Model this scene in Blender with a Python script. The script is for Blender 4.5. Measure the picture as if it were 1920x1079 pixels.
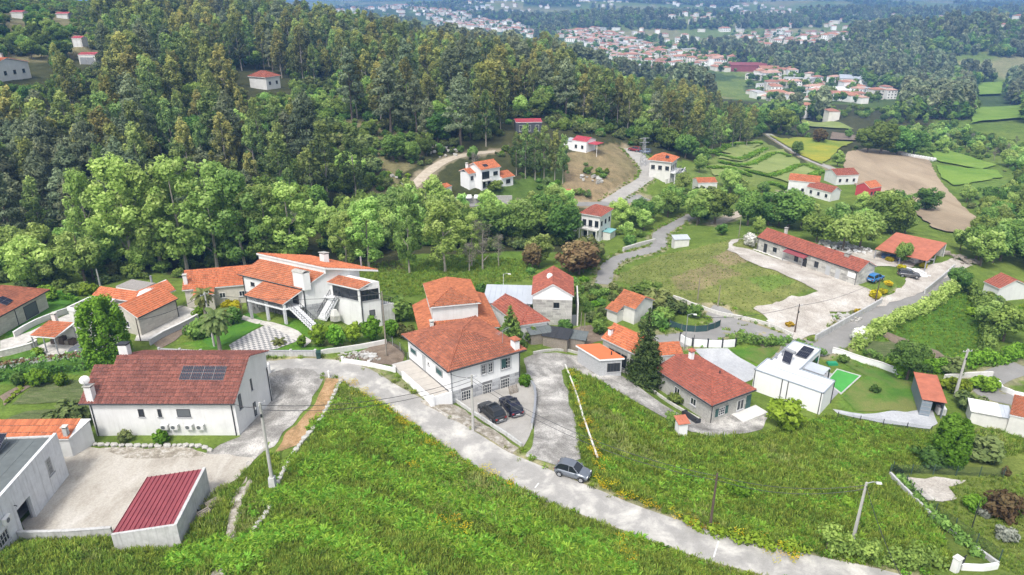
import bpy, bmesh, math, random
import numpy as np
from mathutils import Vector, Matrix
from mathutils.geometry import delaunay_2d_cdt

for _o in list(bpy.data.objects):
    bpy.data.objects.remove(_o)
SC = bpy.context.scene
COL = SC.collection
R = math.radians
# ------------------------------------------------------------------ camera
CAM_Z, PITCH, FPX, PCX, PCY = 46.0, R(23.0), 1331.0, 960.0, 539.5
cam_d = bpy.data.cameras.new('camera')
cam_d.sensor_width = 36.0
cam_d.lens = 36.0 * FPX / 1920.0
cam_d.clip_start = 0.5
cam_d.clip_end = 20000
cam = bpy.data.objects.new('camera', cam_d)
cam.location = (0, 0, CAM_Z)
cam.rotation_euler = (R(90) - PITCH, 0, 0)
COL.objects.link(cam)
SC.camera = cam
# ------------------------------------------------------------------ sky, sun, exposure
SUN_EL, SUN_AZ = R(56), R(205)          # azimuth clockwise from +Y (the view direction)
W = bpy.data.worlds.new('World')
SC.world = W
W.use_nodes = True
_nt = W.node_tree
_sky = _nt.nodes.new('ShaderNodeTexSky')
_sky.sky_type = 'NISHITA'
_sky.sun_disc = False
_sky.sun_elevation = SUN_EL
_sky.sun_rotation = SUN_AZ
_sky.air_density = 1.0
_sky.dust_density = 4.0
_sky.ozone_density = 1.0
_bg = _nt.nodes['Background']
_bg.inputs['Strength'].default_value = 0.14
_hs = _nt.nodes.new('ShaderNodeHueSaturation')      # thin overcast: a paler, less blue sky
_hs.inputs['Saturation'].default_value = 0.4
_nt.links.new(_sky.outputs['Color'], _hs.inputs['Color'])
_nt.links.new(_hs.outputs['Color'], _bg.inputs['Color'])
sun_d = bpy.data.lights.new('sun', 'SUN')
sun_d.energy = 1.5
sun_d.angle = R(11)
sun_d.color = (1.0, 0.96, 0.9)
sun = bpy.data.objects.new('sun', sun_d)
sun.rotation_euler = Vector((math.sin(SUN_AZ) * math.cos(SUN_EL), math.cos(SUN_AZ) * math.cos(SUN_EL), math.sin(SUN_EL))).to_track_quat('Z', 'Y').to_euler()
COL.objects.link(sun)
SC.view_settings.view_transform = 'Standard'
SC.view_settings.look = 'None'
SC.view_settings.gamma = 1.0
SC.view_settings.use_curve_mapping = False
SC.view_settings.exposure = 0.94
SC.render.engine = 'CYCLES'
SC.cycles.use_denoising = True
SC.cycles.denoiser = 'OPENIMAGEDENOISE'
SC.cycles.denoising_prefilter = 'NONE'
SC.cycles.max_bounces = 5
SC.cycles.diffuse_bounces = 3
SC.cycles.glossy_bounces = 2
SC.cycles.transmission_bounces = 3
SC.cycles.transparent_max_bounces = 4
SC.cycles.volume_bounces = 0
SC.cycles.use_adaptive_sampling = True
SC.cycles.adaptive_threshold = 0.02
SC.cycles.sample_clamp_indirect = 4.0
rng = np.random.default_rng(7)
random.seed(7)

# ------------------------------------------------------------------ projection
_cp, _sp = math.cos(PITCH), math.sin(PITCH)
def ray(px, py):
    a, b = (px - PCX) / FPX, -(py - PCY) / FPX
    return np.array((a, b * _sp + _cp, b * _cp - _sp))
def P(px, py, z):
    """the point of the level z that the pixel (px, py) of the photograph looks at"""
    d = ray(px, py)
    t = (z - CAM_Z) / d[2]
    return np.array((d[0] * t, d[1] * t, z))
def pix(x, y, z):
    zz = z - CAM_Z
    dz = y * _cp - zz * _sp
    up = y * _sp + zz * _cp
    return PCX + FPX * x / dz, PCY - FPX * up / dz
# ------------------------------------------------------------------ numpy noise
def _hash(ix, iy, s):
    n = (ix.astype(np.int64) * 374761393 + iy.astype(np.int64) * 668265263 + s * 974711) & 0x7fffffff
    n = ((n ^ (n >> 13)) * 1274126177) & 0x7fffffff
    return ((n ^ (n >> 16)) & 0xffff) / 65535.0
def vnoise(x, y, s=0):
    x = np.asarray(x, float); y = np.asarray(y, float)
    ix, iy = np.floor(x), np.floor(y)
    fx, fy = x - ix, y - iy
    fx, fy = fx * fx * (3 - 2 * fx), fy * fy * (3 - 2 * fy)
    a, b = _hash(ix, iy, s), _hash(ix + 1, iy, s)
    c, d = _hash(ix, iy + 1, s), _hash(ix + 1, iy + 1, s)
    return (a + (b - a) * fx) * (1 - fy) + (c + (d - c) * fx) * fy
def fbm(x, y, s=0, o=4):
    v, a, t = 0.0, 0.5, 0.0
    for k in range(o):
        v = v + a * vnoise(x * 2 ** k, y * 2 ** k, s + k); t += a; a *= 0.5
    return v / t
def sstep(a, b, x):
    t = np.clip((x - a) / (b - a), 0, 1)
    return t * t * (3 - 2 * t)
def inpoly(x, y, poly):
    inside = np.zeros(np.shape(x), bool)
    n = len(poly)
    for i in range(n):
        x0, y0 = poly[i][0], poly[i][1]
        x1, y1 = poly[(i + 1) % n][0], poly[(i + 1) % n][1]
        if y0 == y1: continue
        c = ((y0 > y) != (y1 > y)) & (x < (x1 - x0) * (y - y0) / (y1 - y0) + x0)
        inside ^= c
    return inside
def segdist(x, y, pl):
    """distance to a polyline, and the z interpolated along it"""
    best = np.full(np.shape(x), 1e9); zz = np.zeros(np.shape(x))
    for (a, b) in zip(pl[:-1], pl[1:]):
        dx, dy = b[0] - a[0], b[1] - a[1]
        L = dx * dx + dy * dy + 1e-9
        t = np.clip(((x - a[0]) * dx + (y - a[1]) * dy) / L, 0, 1)
        d = np.hypot(x - a[0] - t * dx, y - a[1] - t * dy)
        m = d < best
        best = np.where(m, d, best)
        zz = np.where(m, a[2] + t * (b[2] - a[2]), zz)
    return best, zz
# ------------------------------------------------------------------ terrain heights
# control points: pixel of the photograph + height of the ground there
CP = [
 # road and its sides
 (1073,895,0),(860,830,0),(740,735,.5),(620,695,.8),(520,690,.8),(1000,910,0),(1200,985,-.2),(1480,1070,-.4),
 (700,1079,2.2),(1000,1079,1.2),(1250,1079,.4),(560,1079,2.2),(640,900,.8),(780,960,.8),(560,900,.8),
 # left yard
 (430,870,-.6),(250,920,-1),(250,960,-1),(100,1050,.1),(0,1079,.3),(350,1060,.3),(200,1040,.1),(450,1000,.4),(30,700,-1),(100,780,-1.2),(560,740,.2),
 (0,660,-1),
 # houses in the middle
 (480,640,.3),(600,650,.3),(700,655,.3),(250,640,-.5),(50,620,-.5),(380,600,-.5),(660,670,.2),
 (850,615,-1.0),(970,620,-1.6),(1040,595,-2),(1170,605,-3),(920,800,-.6),(1000,760,-.6),(1000,690,-1),(1030,800,-.3),
 (1120,700,-2.4),(1180,735,-3),(1100,760,-1.2),(1100,840,-.5),(1200,850,-1.6),(1300,800,-4),(1400,800,-4.4),
 (1230,760,-3.6),(1340,640,-4),(1450,650,-4.6),(1290,640,-3.8),(1360,680,-4.6),
 (1500,760,-4.8),(1620,720,-5),(1640,790,-5.2),(1500,860,-3.2),(1400,930,-1.6),(1330,980,-.8),(1600,1000,-1.2),
 (1700,850,-4.6),(1850,800,-5.6),(1900,900,-4.6),(1850,1000,-3.2),(1780,1060,-1.2),(1680,930,-3.4),(1740,1000,-2.8),(1560,800,-5),
 # right
 (1500,600,-5.2),(1400,540,-4),(1300,500,-3.6),(1220,560,-3.6),(1420,470,-4.6),(1520,500,-5.2),(1600,545,-5.6),(1640,570,-6),(1560,640,-5.8),
 (1740,550,-7),(1700,620,-7),(1800,620,-8),(1880,700,-7),(1700,500,-6.5),(1800,490,-8),(1890,545,-10),(1900,620,-9),
 (1240,480,-5.5),(1150,500,-6),(1360,450,-5),(1270,430,-7.5),(1330,400,-9),
 # hollow behind the houses
 (600,500,-5),(850,500,-5),(400,490,-5),(200,500,-4),(60,490,-3),(1060,480,-6),(950,450,-7),(700,450,-6),(1120,445,-7.5),(1000,420,-7),
 # slope and houses beyond
 (930,345,-2),(860,292,1.5),(830,372,-3.5),(740,392,-4.5),(990,243,5),(1095,280,0),(1243,325,-6),(1180,300,-3),(1140,380,-7),(1200,345,-6),
 (1060,330,-2),(1120,400,-7.5),(800,310,.5),(700,262,5),(640,240,7),(560,330,2),(600,420,-3),(640,380,-2),
 (1300,350,-9),(1400,350,-11),
 (500,165,13),(590,195,9),(440,180,13),(30,145,20),(20,45,33),(160,122,21),(140,80,26),(110,40,32),
 # valley floor to the right
 (1400,300,-13),(1500,345,-13),(1480,270,-15),(1560,270,-16),(1620,290,-17),(1800,400,-15),(1720,300,-18),(1850,320,-18),(1900,420,-14),
 (1650,380,-14.5),(1560,400,-12),(1450,400,-10),(1700,430,-11.5),(1860,480,-11),
 (1450,230,-20),(1600,220,-24),(1800,230,-24),(1900,250,-24),(1350,240,-16),(1250,240,-10),(1500,170,-34),(1650,190,-32),(1350,180,-34),(1850,180,-32),
]
CPW = [ # world points: the wooded ridge, its back, and beyond the frame
 (-420,300,44),(-300,430,42),(-200,445,30),(-100,450,16),(-50,455,11),(0,465,4),(45,470,-5),(90,470,-14),(135,450,-24),(175,430,-33),(210,400,-31),
 (-300,620,10),(-150,640,-8),(0,650,-28),(100,640,-36),(200,620,-38),(300,600,-36),(-450,600,25),(450,560,-34),(500,400,-28),(400,300,-22),(350,200,-14),
 (-200,240,26),(-160,190,14),(-120,150,4),(-90,110,-1),(-150,90,2),(-70,60,-1),(-60,30,0),(0,20,4),(40,20,2),(80,30,-1),(100,50,-4),(140,80,-8),(200,130,-12),
 (-60,330,10),(-20,380,7),(30,340,0),(60,300,-2),(90,340,-10),(130,300,-13),(-110,350,17),(-150,330,22),(0,0,5),(-80,0,2),(80,0,0),
]
_pts = [tuple(P(a, b, c)) for a, b, c in CP] + CPW
_pts = np.array(_pts, float)
def _rbf_fit(p, sm=0.6):
    d = np.hypot(p[:, None, 0] - p[None, :, 0], p[:, None, 1] - p[None, :, 1])
    A = -np.sqrt(d * d + 9.0)
    n = len(p)
    M = np.zeros((n + 1, n + 1)); M[:n, :n] = A + np.eye(n) * sm; M[:n, n] = 1; M[n, :n] = 1
    return np.linalg.solve(M, np.append(p[:, 2], 0))
_w = _rbf_fit(_pts)
def base_h(x, y):
    x = np.asarray(x, float); y = np.asarray(y, float)
    z = np.full(x.shape, _w[-1])
    for (cx, cy, _), w in zip(_pts, _w[:-1]):
        z = z - w * np.sqrt((x - cx) ** 2 + (y - cy) ** 2 + 9.0)
    far = -38.0 + 10 * (fbm(x / 420, y / 420, 3, 3) - .5)
    for (bx, by, rx, ry, hh) in BUMPS:
        far = far + hh * np.exp(-((x - bx) / rx) ** 2 - ((y - by) / ry) ** 2)
    far = far + sstep(2600, 6500, y) * 90 * fbm(x / 900, y / 900, 11, 4)
    t = sstep(520, 680, np.hypot(x * .9, y))
    return z * (1 - t) + far * t
BUMPS = [(640,960,230,170,46),(250,1500,330,110,30),(-150,1250,260,140,20),(700,1750,500,160,26),(1300,1500,300,300,40),(50,2300,600,160,40),
         (-500,900,250,250,40),(1100,2500,700,250,40),(-300,1900,300,200,30),(1500,3200,800,300,60),(0,3400,900,250,40)]
def grow(start, step, end, g):
    v = [start]; s = step
    while abs(v[-1]) < end or (v[-1] * np.sign(step) < 0):
        s *= g; v.append(v[-1] + s)
        if len(v) > 600: break
    return v
GX = np.array(sorted(set(list(np.arange(-110, 150.1, .8)) + grow(-110, -.8, 7000, 1.05)[1:] + grow(150, .8, 7000, 1.05)[1:])))
GY = np.array(sorted(set(list(np.arange(-6, 20, 3.0)) + list(np.arange(20, 165.1, .8)) + grow(165, .8, 9500, 1.025)[1:])))
MX, MY = np.meshgrid(GX, GY)
GZ = base_h(MX, MY)
_near = 1 - sstep(500, 700, np.hypot(MX, MY))
GZ += _near * (fbm(MX / 9, MY / 9, 21, 3) - .5) * 0.9 * sstep(30, 120, np.hypot(MX, MY))
def h(x, y):
    x = np.asarray(x, float); y = np.asarray(y, float)
    i = np.clip(np.searchsorted(GX, x) - 1, 0, len(GX) - 2); j = np.clip(np.searchsorted(GY, y) - 1, 0, len(GY) - 2)
    fx = np.clip((x - GX[i]) / (GX[i + 1] - GX[i]), 0, 1); fy = np.clip((y - GY[j]) / (GY[j + 1] - GY[j]), 0, 1)
    a, b, c, d = GZ[j, i], GZ[j, i + 1], GZ[j + 1, i], GZ[j + 1, i + 1]      # same diagonal as the ground's triangles
    return np.where(fx >= fy, a + fx * (b - a) + fy * (d - b), a + fy * (c - a) + fx * (d - c))
_T = np.concatenate([np.arange(30, 260, .7), 260 * 1.004 ** np.arange(0, 900)])
def G(px, py):
    """the ground point that the pixel looks at"""
    d = ray(px, py)
    d = d / np.linalg.norm(d)
    X, Y, Z = d[0] * _T, d[1] * _T, CAM_Z + d[2] * _T
    below = Z < h(X, Y)
    k = int(np.argmax(below))
    if not below.any(): k = len(_T) - 1
    a, b = _T[max(k - 1, 0)], _T[k]
    for _ in range(12):
        m = .5 * (a + b)
        if CAM_Z + d[2] * m < h(d[0] * m, d[1] * m): b = m
        else: a = m
    return np.array((d[0] * b, d[1] * b, float(h(d[0] * b, d[1] * b))))
def GP(pts): return [G(a, b) for a, b in pts]
def flatten_rect(cx, cy, ux, uy, hx, hy, z, fall=3.0):
    lx = (MX - cx) * ux + (MY - cy) * uy; ly = -(MX - cx) * uy + (MY - cy) * ux
    d = np.hypot(np.maximum(np.abs(lx) - hx, 0), np.maximum(np.abs(ly) - hy, 0))
    w = 1 - sstep(0, fall, d)
    GZ[...] = GZ * (1 - w) + z * w
def flatten_path(pl, half, fall=2.5):
    d, zz = segdist(MX, MY, pl)
    w = 1 - sstep(half, half + fall, d)
    GZ[...] = GZ * (1 - w) + zz * w
def densify(pts, step=1.5):
    """smooth (Catmull-Rom) resampling of a polyline of 2-D/3-D points"""
    p = np.array(pts, float)
    q = np.vstack([2 * p[0] - p[1], p, 2 * p[-1] - p[-2]])
    out = []
    for i in range(1, len(q) - 2):
        n = max(2, int(np.linalg.norm(q[i + 1][:2] - q[i][:2]) / step))
        for t in np.arange(n) / n:
            out.append(.5 * ((2 * q[i]) + (-q[i - 1] + q[i + 1]) * t + (2 * q[i - 1] - 5 * q[i] + 4 * q[i + 1] - q[i + 2]) * t * t + (-q[i - 1] + 3 * q[i] - 3 * q[i + 1] + q[i + 2]) * t ** 3))
    out.append(q[-2])
    return np.array(out)
# ------------------------------------------------------------------ materials
MATS = {}
def _new(name):
    m = bpy.data.materials.new(name); m.use_nodes = True
    nt = m.node_tree
    return m, nt, nt.nodes['Principled BSDF']
def N(nt, t, **kw):
    n = nt.nodes.new(t)
    for k, v in kw.items():
        if k in n.inputs: n.inputs[k].default_value = v
        else: setattr(n, k, v)
    return n
def L(nt, a, b): nt.links.new(a, b)
def rgb(c): return (c[0], c[1], c[2], 1.0)
def ramp(nt, fac, stops):
    r = nt.nodes.new('ShaderNodeValToRGB')
    e = r.color_ramp.elements
    while len(e) > 1: e.remove(e[-1])
    e[0].position = stops[0][0]; e[0].color = rgb(stops[0][1])
    for p, c in stops[1:]:
        k = e.new(p); k.color = rgb(c)
    L(nt, fac, r.inputs[0])
    return r.outputs[0]
def mixc(nt, fac, a, b, mode='MIX'):
    m = nt.nodes.new('ShaderNodeMix'); m.data_type = 'RGBA'; m.blend_type = mode
    for s, v in ((m.inputs[0], fac), (m.inputs[6], a), (m.inputs[7], b)):
        if hasattr(v, 'is_output'): L(nt, v, s)
        elif isinstance(v, (tuple, list)): s.default_value = rgb(v)
        else: s.default_value = v
    return m.outputs[2]
def pos(nt, world=True, scale=(1, 1, 1), rot=0):
    g = nt.nodes.new('ShaderNodeNewGeometry') if world else nt.nodes.new('ShaderNodeTexCoord')
    o = g.outputs['Position'] if world else g.outputs['Object']
    mp = nt.nodes.new('ShaderNodeMapping'); mp.inputs['Scale'].default_value = scale; mp.inputs['Rotation'].default_value = (0, 0, rot)
    L(nt, o, mp.inputs[0])
    return mp.outputs[0]
def noi(nt, vec, scale, detail=4, rough=.6, dist=0.0):
    n = N(nt, 'ShaderNodeTexNoise'); n.inputs['Scale'].default_value = scale; n.inputs['Detail'].default_value = detail
    n.inputs['Roughness'].default_value = rough; n.inputs['Distortion'].default_value = dist
    L(nt, vec, n.inputs['Vector'])
    return n.outputs['Fac']
def bump(nt, b, height, strength=.4, dist=.05):
    n = N(nt, 'ShaderNodeBump'); n.inputs['Strength'].default_value = strength; n.inputs['Distance'].default_value = dist
    L(nt, height, n.inputs['Height']); L(nt, n.outputs[0], b.inputs['Normal'])
def plain(name, c, rough=.7, var=.12, scale=1.5, metal=0.0, world=False, spec=.4, streak=0.0, streak_col=(.25, .24, .22), dirt=0.0, rand=0.0):
    """painted / plain surface: slight uneven tone, optional vertical streaks of dirt"""
    if name in MATS: return MATS[name]
    m, nt, b = _new(name)
    v = pos(nt, world)
    n = noi(nt, v, scale, 6)
    lo = tuple(x * (1 - var) for x in c); hi = tuple(min(1, x * (1 + var)) for x in c)
    col = ramp(nt, n, [(.3, lo), (.7, hi)])
    if streak:
        s = noi(nt, pos(nt, world, (2.2, 2.2, .12)), 1.6, 5, .7)
        s2 = ramp(nt, s, [(.5, (0, 0, 0)), (.75, (1, 1, 1))])
        mm = N(nt, 'ShaderNodeMath', operation='MULTIPLY'); L(nt, s2, mm.inputs[0]); mm.inputs[1].default_value = streak
        col = mixc(nt, mm.outputs[0], col, streak_col)
    if dirt:
        s = noi(nt, pos(nt, world), 5.0, 6, .75)
        s2 = ramp(nt, s, [(.55, (0, 0, 0)), (.72, (1, 1, 1))])
        mm = N(nt, 'ShaderNodeMath', operation='MULTIPLY'); L(nt, s2, mm.inputs[0]); mm.inputs[1].default_value = dirt
        col = mixc(nt, mm.outputs[0], col, streak_col)
    if rand:      # every block its own tone
        oi = N(nt, 'ShaderNodeObjectInfo'); col = mixc(nt, 1.0, col, ramp(nt, oi.outputs['Random'], [(0, (1 - rand,) * 3), (1, (1 + rand,) * 3)]), 'MULTIPLY')
    L(nt, col, b.inputs['Base Color'])
    b.inputs['Roughness'].default_value = rough; b.inputs['Metallic'].default_value = metal
    b.inputs['Specular IOR Level'].default_value = spec
    MATS[name] = m
    return m
def mineral(name, stops, scale=1.0, rough=.95, fine=14.0, fineamt=.35, bumpd=.03, stretch=(1, 1, 1), rot=0, world=True, big=None):
    """ground surfaces: broad patches from a noise ramp, fine grain on top"""
    if name in MATS: return MATS[name]
    m, nt, b = _new(name)
    v = pos(nt, world, stretch, rot)
    n = noi(nt, v, scale, 7, .65, .3)
    col = ramp(nt, n, stops)
    if big:
        n3 = noi(nt, pos(nt, world), big[0], 4, .6)
        col = mixc(nt, ramp(nt, n3, [(.42, (0, 0, 0)), (.62, (1, 1, 1))]), col, big[1])
    f = noi(nt, pos(nt, world), fine, 3, .7)
    g = ramp(nt, f, [(.25, (1 - fineamt,) * 3), (.75, (1 + fineamt,) * 3)])
    col = mixc(nt, 1.0, col, g, 'MULTIPLY')
    L(nt, col, b.inputs['Base Color'])
    b.inputs['Roughness'].default_value = rough; b.inputs['Specular IOR Level'].default_value = .2
    if bumpd: bump(nt, b, f, .6, bumpd)
    MATS[name] = m
    return m
def roofmat(name, base, pale, dark, lich=.35, rough=.85):
    """clay tiles: each tile its own tone (UV counts columns and rows), weathering patches on top"""
    if name in MATS: return MATS[name]
    m, nt, b = _new(name)
    uv = N(nt, 'ShaderNodeUVMap')
    fl = N(nt, 'ShaderNodeVectorMath', operation='FLOOR'); L(nt, uv.outputs[0], fl.inputs[0])
    wn = N(nt, 'ShaderNodeTexWhiteNoise'); wn.noise_dimensions = '2D'; L(nt, fl.outputs[0], wn.inputs['Vector'])
    col = ramp(nt, wn.outputs['Value'], [(0, tuple(x * .72 for x in base)), (.5, base), (.86, tuple(min(1, x * 1.18) for x in base)), (1, tuple(min(1, x * 1.3) for x in base))])
    v = pos(nt, False)
    n1 = noi(nt, v, .55, 6, .7)
    col = mixc(nt, ramp(nt, n1, [(.42, (0, 0, 0)), (.68, (lich,) * 3)]), col, dark)
    n2 = noi(nt, v, 3.2, 6, .75)
    col = mixc(nt, ramp(nt, n2, [(.56, (0, 0, 0)), (.74, (lich * 1.2,) * 3)]), col, tuple(x * .55 for x in dark))
    n3 = noi(nt, v, 6.5, 6, .75)
    col = mixc(nt, ramp(nt, n3, [(.56, (0, 0, 0)), (.74, (lich * .8,) * 3)]), col, pale)
    L(nt, col, b.inputs['Base Color'])
    b.inputs['Roughness'].default_value = rough; b.inputs['Specular IOR Level'].default_value = .25
    MATS[name] = m
    return m
def leafmat(name, dark, mid, light, trans=.28, hue=.06):
    if name in MATS: return MATS[name]
    m = bpy.data.materials.new(name); m.use_nodes = True
    nt = m.node_tree
    nt.nodes.remove(nt.nodes['Principled BSDF'])
    a = N(nt, 'ShaderNodeAttribute', attribute_name='tint')
    oi = N(nt, 'ShaderNodeObjectInfo')
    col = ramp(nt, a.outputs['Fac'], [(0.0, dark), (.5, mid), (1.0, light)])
    hs = N(nt, 'ShaderNodeHueSaturation')
    mr = N(nt, 'ShaderNodeMapRange'); L(nt, oi.outputs['Random'], mr.inputs[0]); mr.inputs[3].default_value = .5 - hue * .5; mr.inputs[4].default_value = .5 + hue * .5
    mv = N(nt, 'ShaderNodeMath', operation='MULTIPLY'); L(nt, oi.outputs['Random'], mv.inputs[0]); mv.inputs[1].default_value = 7.31
    fr = N(nt, 'ShaderNodeMath', operation='FRACT'); L(nt, mv.outputs[0], fr.inputs[0])
    mr2 = N(nt, 'ShaderNodeMapRange'); L(nt, fr.outputs[0], mr2.inputs[0]); mr2.inputs[3].default_value = .78; mr2.inputs[4].default_value = 1.5
    L(nt, mr.outputs[0], hs.inputs['Hue']); L(nt, mr2.outputs[0], hs.inputs['Value']); L(nt, col, hs.inputs['Color'])
    d = N(nt, 'ShaderNodeBsdfDiffuse'); t = N(nt, 'ShaderNodeBsdfTranslucent'); mx = N(nt, 'ShaderNodeMixShader')
    L(nt, hs.outputs[0], d.inputs[0]); L(nt, hs.outputs[0], t.inputs[0]); mx.inputs[0].default_value = trans
    L(nt, d.outputs[0], mx.inputs[1]); L(nt, t.outputs[0], mx.inputs[2])
    L(nt, mx.outputs[0], nt.nodes['Material Output'].inputs[0])
    MATS[name] = m
    return m
def glassmat(name='window_glass', c=(.02, .025, .03), rough=.08):
    if name in MATS: return MATS[name]
    m, nt, b = _new(name)
    b.inputs['Base Color'].default_value = rgb(c); b.inputs['Roughness'].default_value = rough; b.inputs['Specular IOR Level'].default_value = .6
    MATS[name] = m
    return m
# ------------------------------------------------------------------ object helpers
def tag(o, label=None, cat=None, group=None, kind=None):
    if label: o['label'] = label
    if cat: o['category'] = cat
    if group: o['group'] = group
    if kind: o['kind'] = kind
    return o
def obj(name, verts, faces, m=None, parent=None, smooth=False, uvs=None, tint=None, mats=None, midx=None):
    me = bpy.data.meshes.new(name)
    if isinstance(verts, np.ndarray) and isinstance(faces, np.ndarray):
        k = faces.shape[1]
        me.vertices.add(len(verts)); me.vertices.foreach_set('co', verts.astype(np.float32).ravel())
        me.loops.add(faces.size); me.loops.foreach_set('vertex_index', faces.astype(np.int32).ravel())
        me.polygons.add(len(faces)); me.polygons.foreach_set('loop_start', np.arange(0, faces.size, k, dtype=np.int32))
        me.update(calc_edges=True)
    else:
        me.from_pydata([tuple(map(float, v)) for v in verts], [], [tuple(int(i) for i in f) for f in faces]); me.update()
    if mats:
        for q in mats: me.materials.append(q)
        if midx is not None: me.polygons.foreach_set('material_index', np.asarray(midx, np.int32))
    elif m: me.materials.append(m)
    if smooth: me.polygons.foreach_set('use_smooth', np.ones(len(me.polygons), bool))
    if uvs is not None:
        ul = me.uv_layers.new(name='UVMap'); ul.data.foreach_set('uv', np.asarray(uvs, np.float32).ravel())
    if tint is not None:
        at = me.attributes.new('tint', 'FLOAT', 'POINT'); at.data.foreach_set('value', np.asarray(tint, np.float32))
    o = bpy.data.objects.new(name, me); COL.objects.link(o)
    if parent is not None: o.parent = parent
    return o
def inst(name, me, parent=None, loc=(0, 0, 0), rz=0, scale=None):
    o = bpy.data.objects.new(name, me); COL.objects.link(o); o.location = loc; o.rotation_euler = (0, 0, rz)
    if scale is not None: o.scale = scale if isinstance(scale, (tuple, list)) else (scale,) * 3
    if parent is not None: o.parent = parent
    return o
def empty(name, loc, rz=0, label=None, cat=None, group=None):
    o = bpy.data.objects.new(name, None); COL.objects.link(o); o.location = [float(v) for v in loc]; o.rotation_euler = (0, 0, rz); o.empty_display_size = .5
    return tag(o, label, cat, group)
class MB:
    """collects simple shapes into one mesh"""
    def __init__(s): s.v = []; s.f = []
    def add(s, v, f):
        k = len(s.v); s.v += [tuple(map(float, p)) for p in v]; s.f += [tuple(i + k for i in q) for q in f]; return s
    def box(s, x0, x1, y0, y1, z0, z1):
        return s.add([(x0, y0, z0), (x1, y0, z0), (x1, y1, z0), (x0, y1, z0), (x0, y0, z1), (x1, y0, z1), (x1, y1, z1), (x0, y1, z1)],
                     [(0, 3, 2, 1), (4, 5, 6, 7), (0, 1, 5, 4), (1, 2, 6, 5), (2, 3, 7, 6), (3, 0, 4, 7)])
    def prism(s, poly, z0, z1):
        n = len(poly)
        a = sum(poly[i][0] * poly[(i + 1) % n][1] - poly[(i + 1) % n][0] * poly[i][1] for i in range(n))
        if a < 0: poly = poly[::-1]
        return s.add([(p[0], p[1], z0) for p in poly] + [(p[0], p[1], z1) for p in poly],
                     [tuple(range(n))[::-1], tuple(range(n, 2 * n))] + [(i, (i + 1) % n, (i + 1) % n + n, i + n) for i in range(n)])
    def hexa(s, a):
        """eight corners: four below, four above, same order"""
        return s.add(a, [(0, 3, 2, 1), (4, 5, 6, 7), (0, 1, 5, 4), (1, 2, 6, 5), (2, 3, 7, 6), (3, 0, 4, 7)])
    def tube(s, pts, rad, n=6, cap=True):
        pts = [Vector([float(c) for c in p]) for p in pts]; rr = rad if isinstance(rad, (list, tuple)) else [rad] * len(pts)
        V, F = [], []
        for i, p in enumerate(pts):
            d = (pts[min(i + 1, len(pts) - 1)] - pts[max(i - 1, 0)]).normalized()
            a = d.cross(Vector((0, 0, 1)) if abs(d.z) < .9 else Vector((1, 0, 0))).normalized(); b = d.cross(a)
            for k in range(n):
                t = 2 * math.pi * k / n; q = p + (a * math.cos(t) + b * math.sin(t)) * rr[i]; V.append(tuple(q))
        for i in range(len(pts) - 1):
            for k in range(n): F.append((i * n + k, i * n + (k + 1) % n, (i + 1) * n + (k + 1) % n, (i + 1) * n + k))
        if cap: F += [tuple(range(n))[::-1], tuple(range((len(pts) - 1) * n, len(pts) * n))]
        return s.add(V, F)
    def cyl(s, c, r, z0, z1, n=12): return s.tube([(c[0], c[1], z0), (c[0], c[1], z1)], r, n)
    def build(s, name, m, parent=None, smooth=False): return obj(name, s.v, s.f, m, parent, smooth)
def box(name, m, parent, x0, x1, y0, y1, z0, z1): return MB().box(x0, x1, y0, y1, z0, z1).build(name, m, parent)
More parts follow.
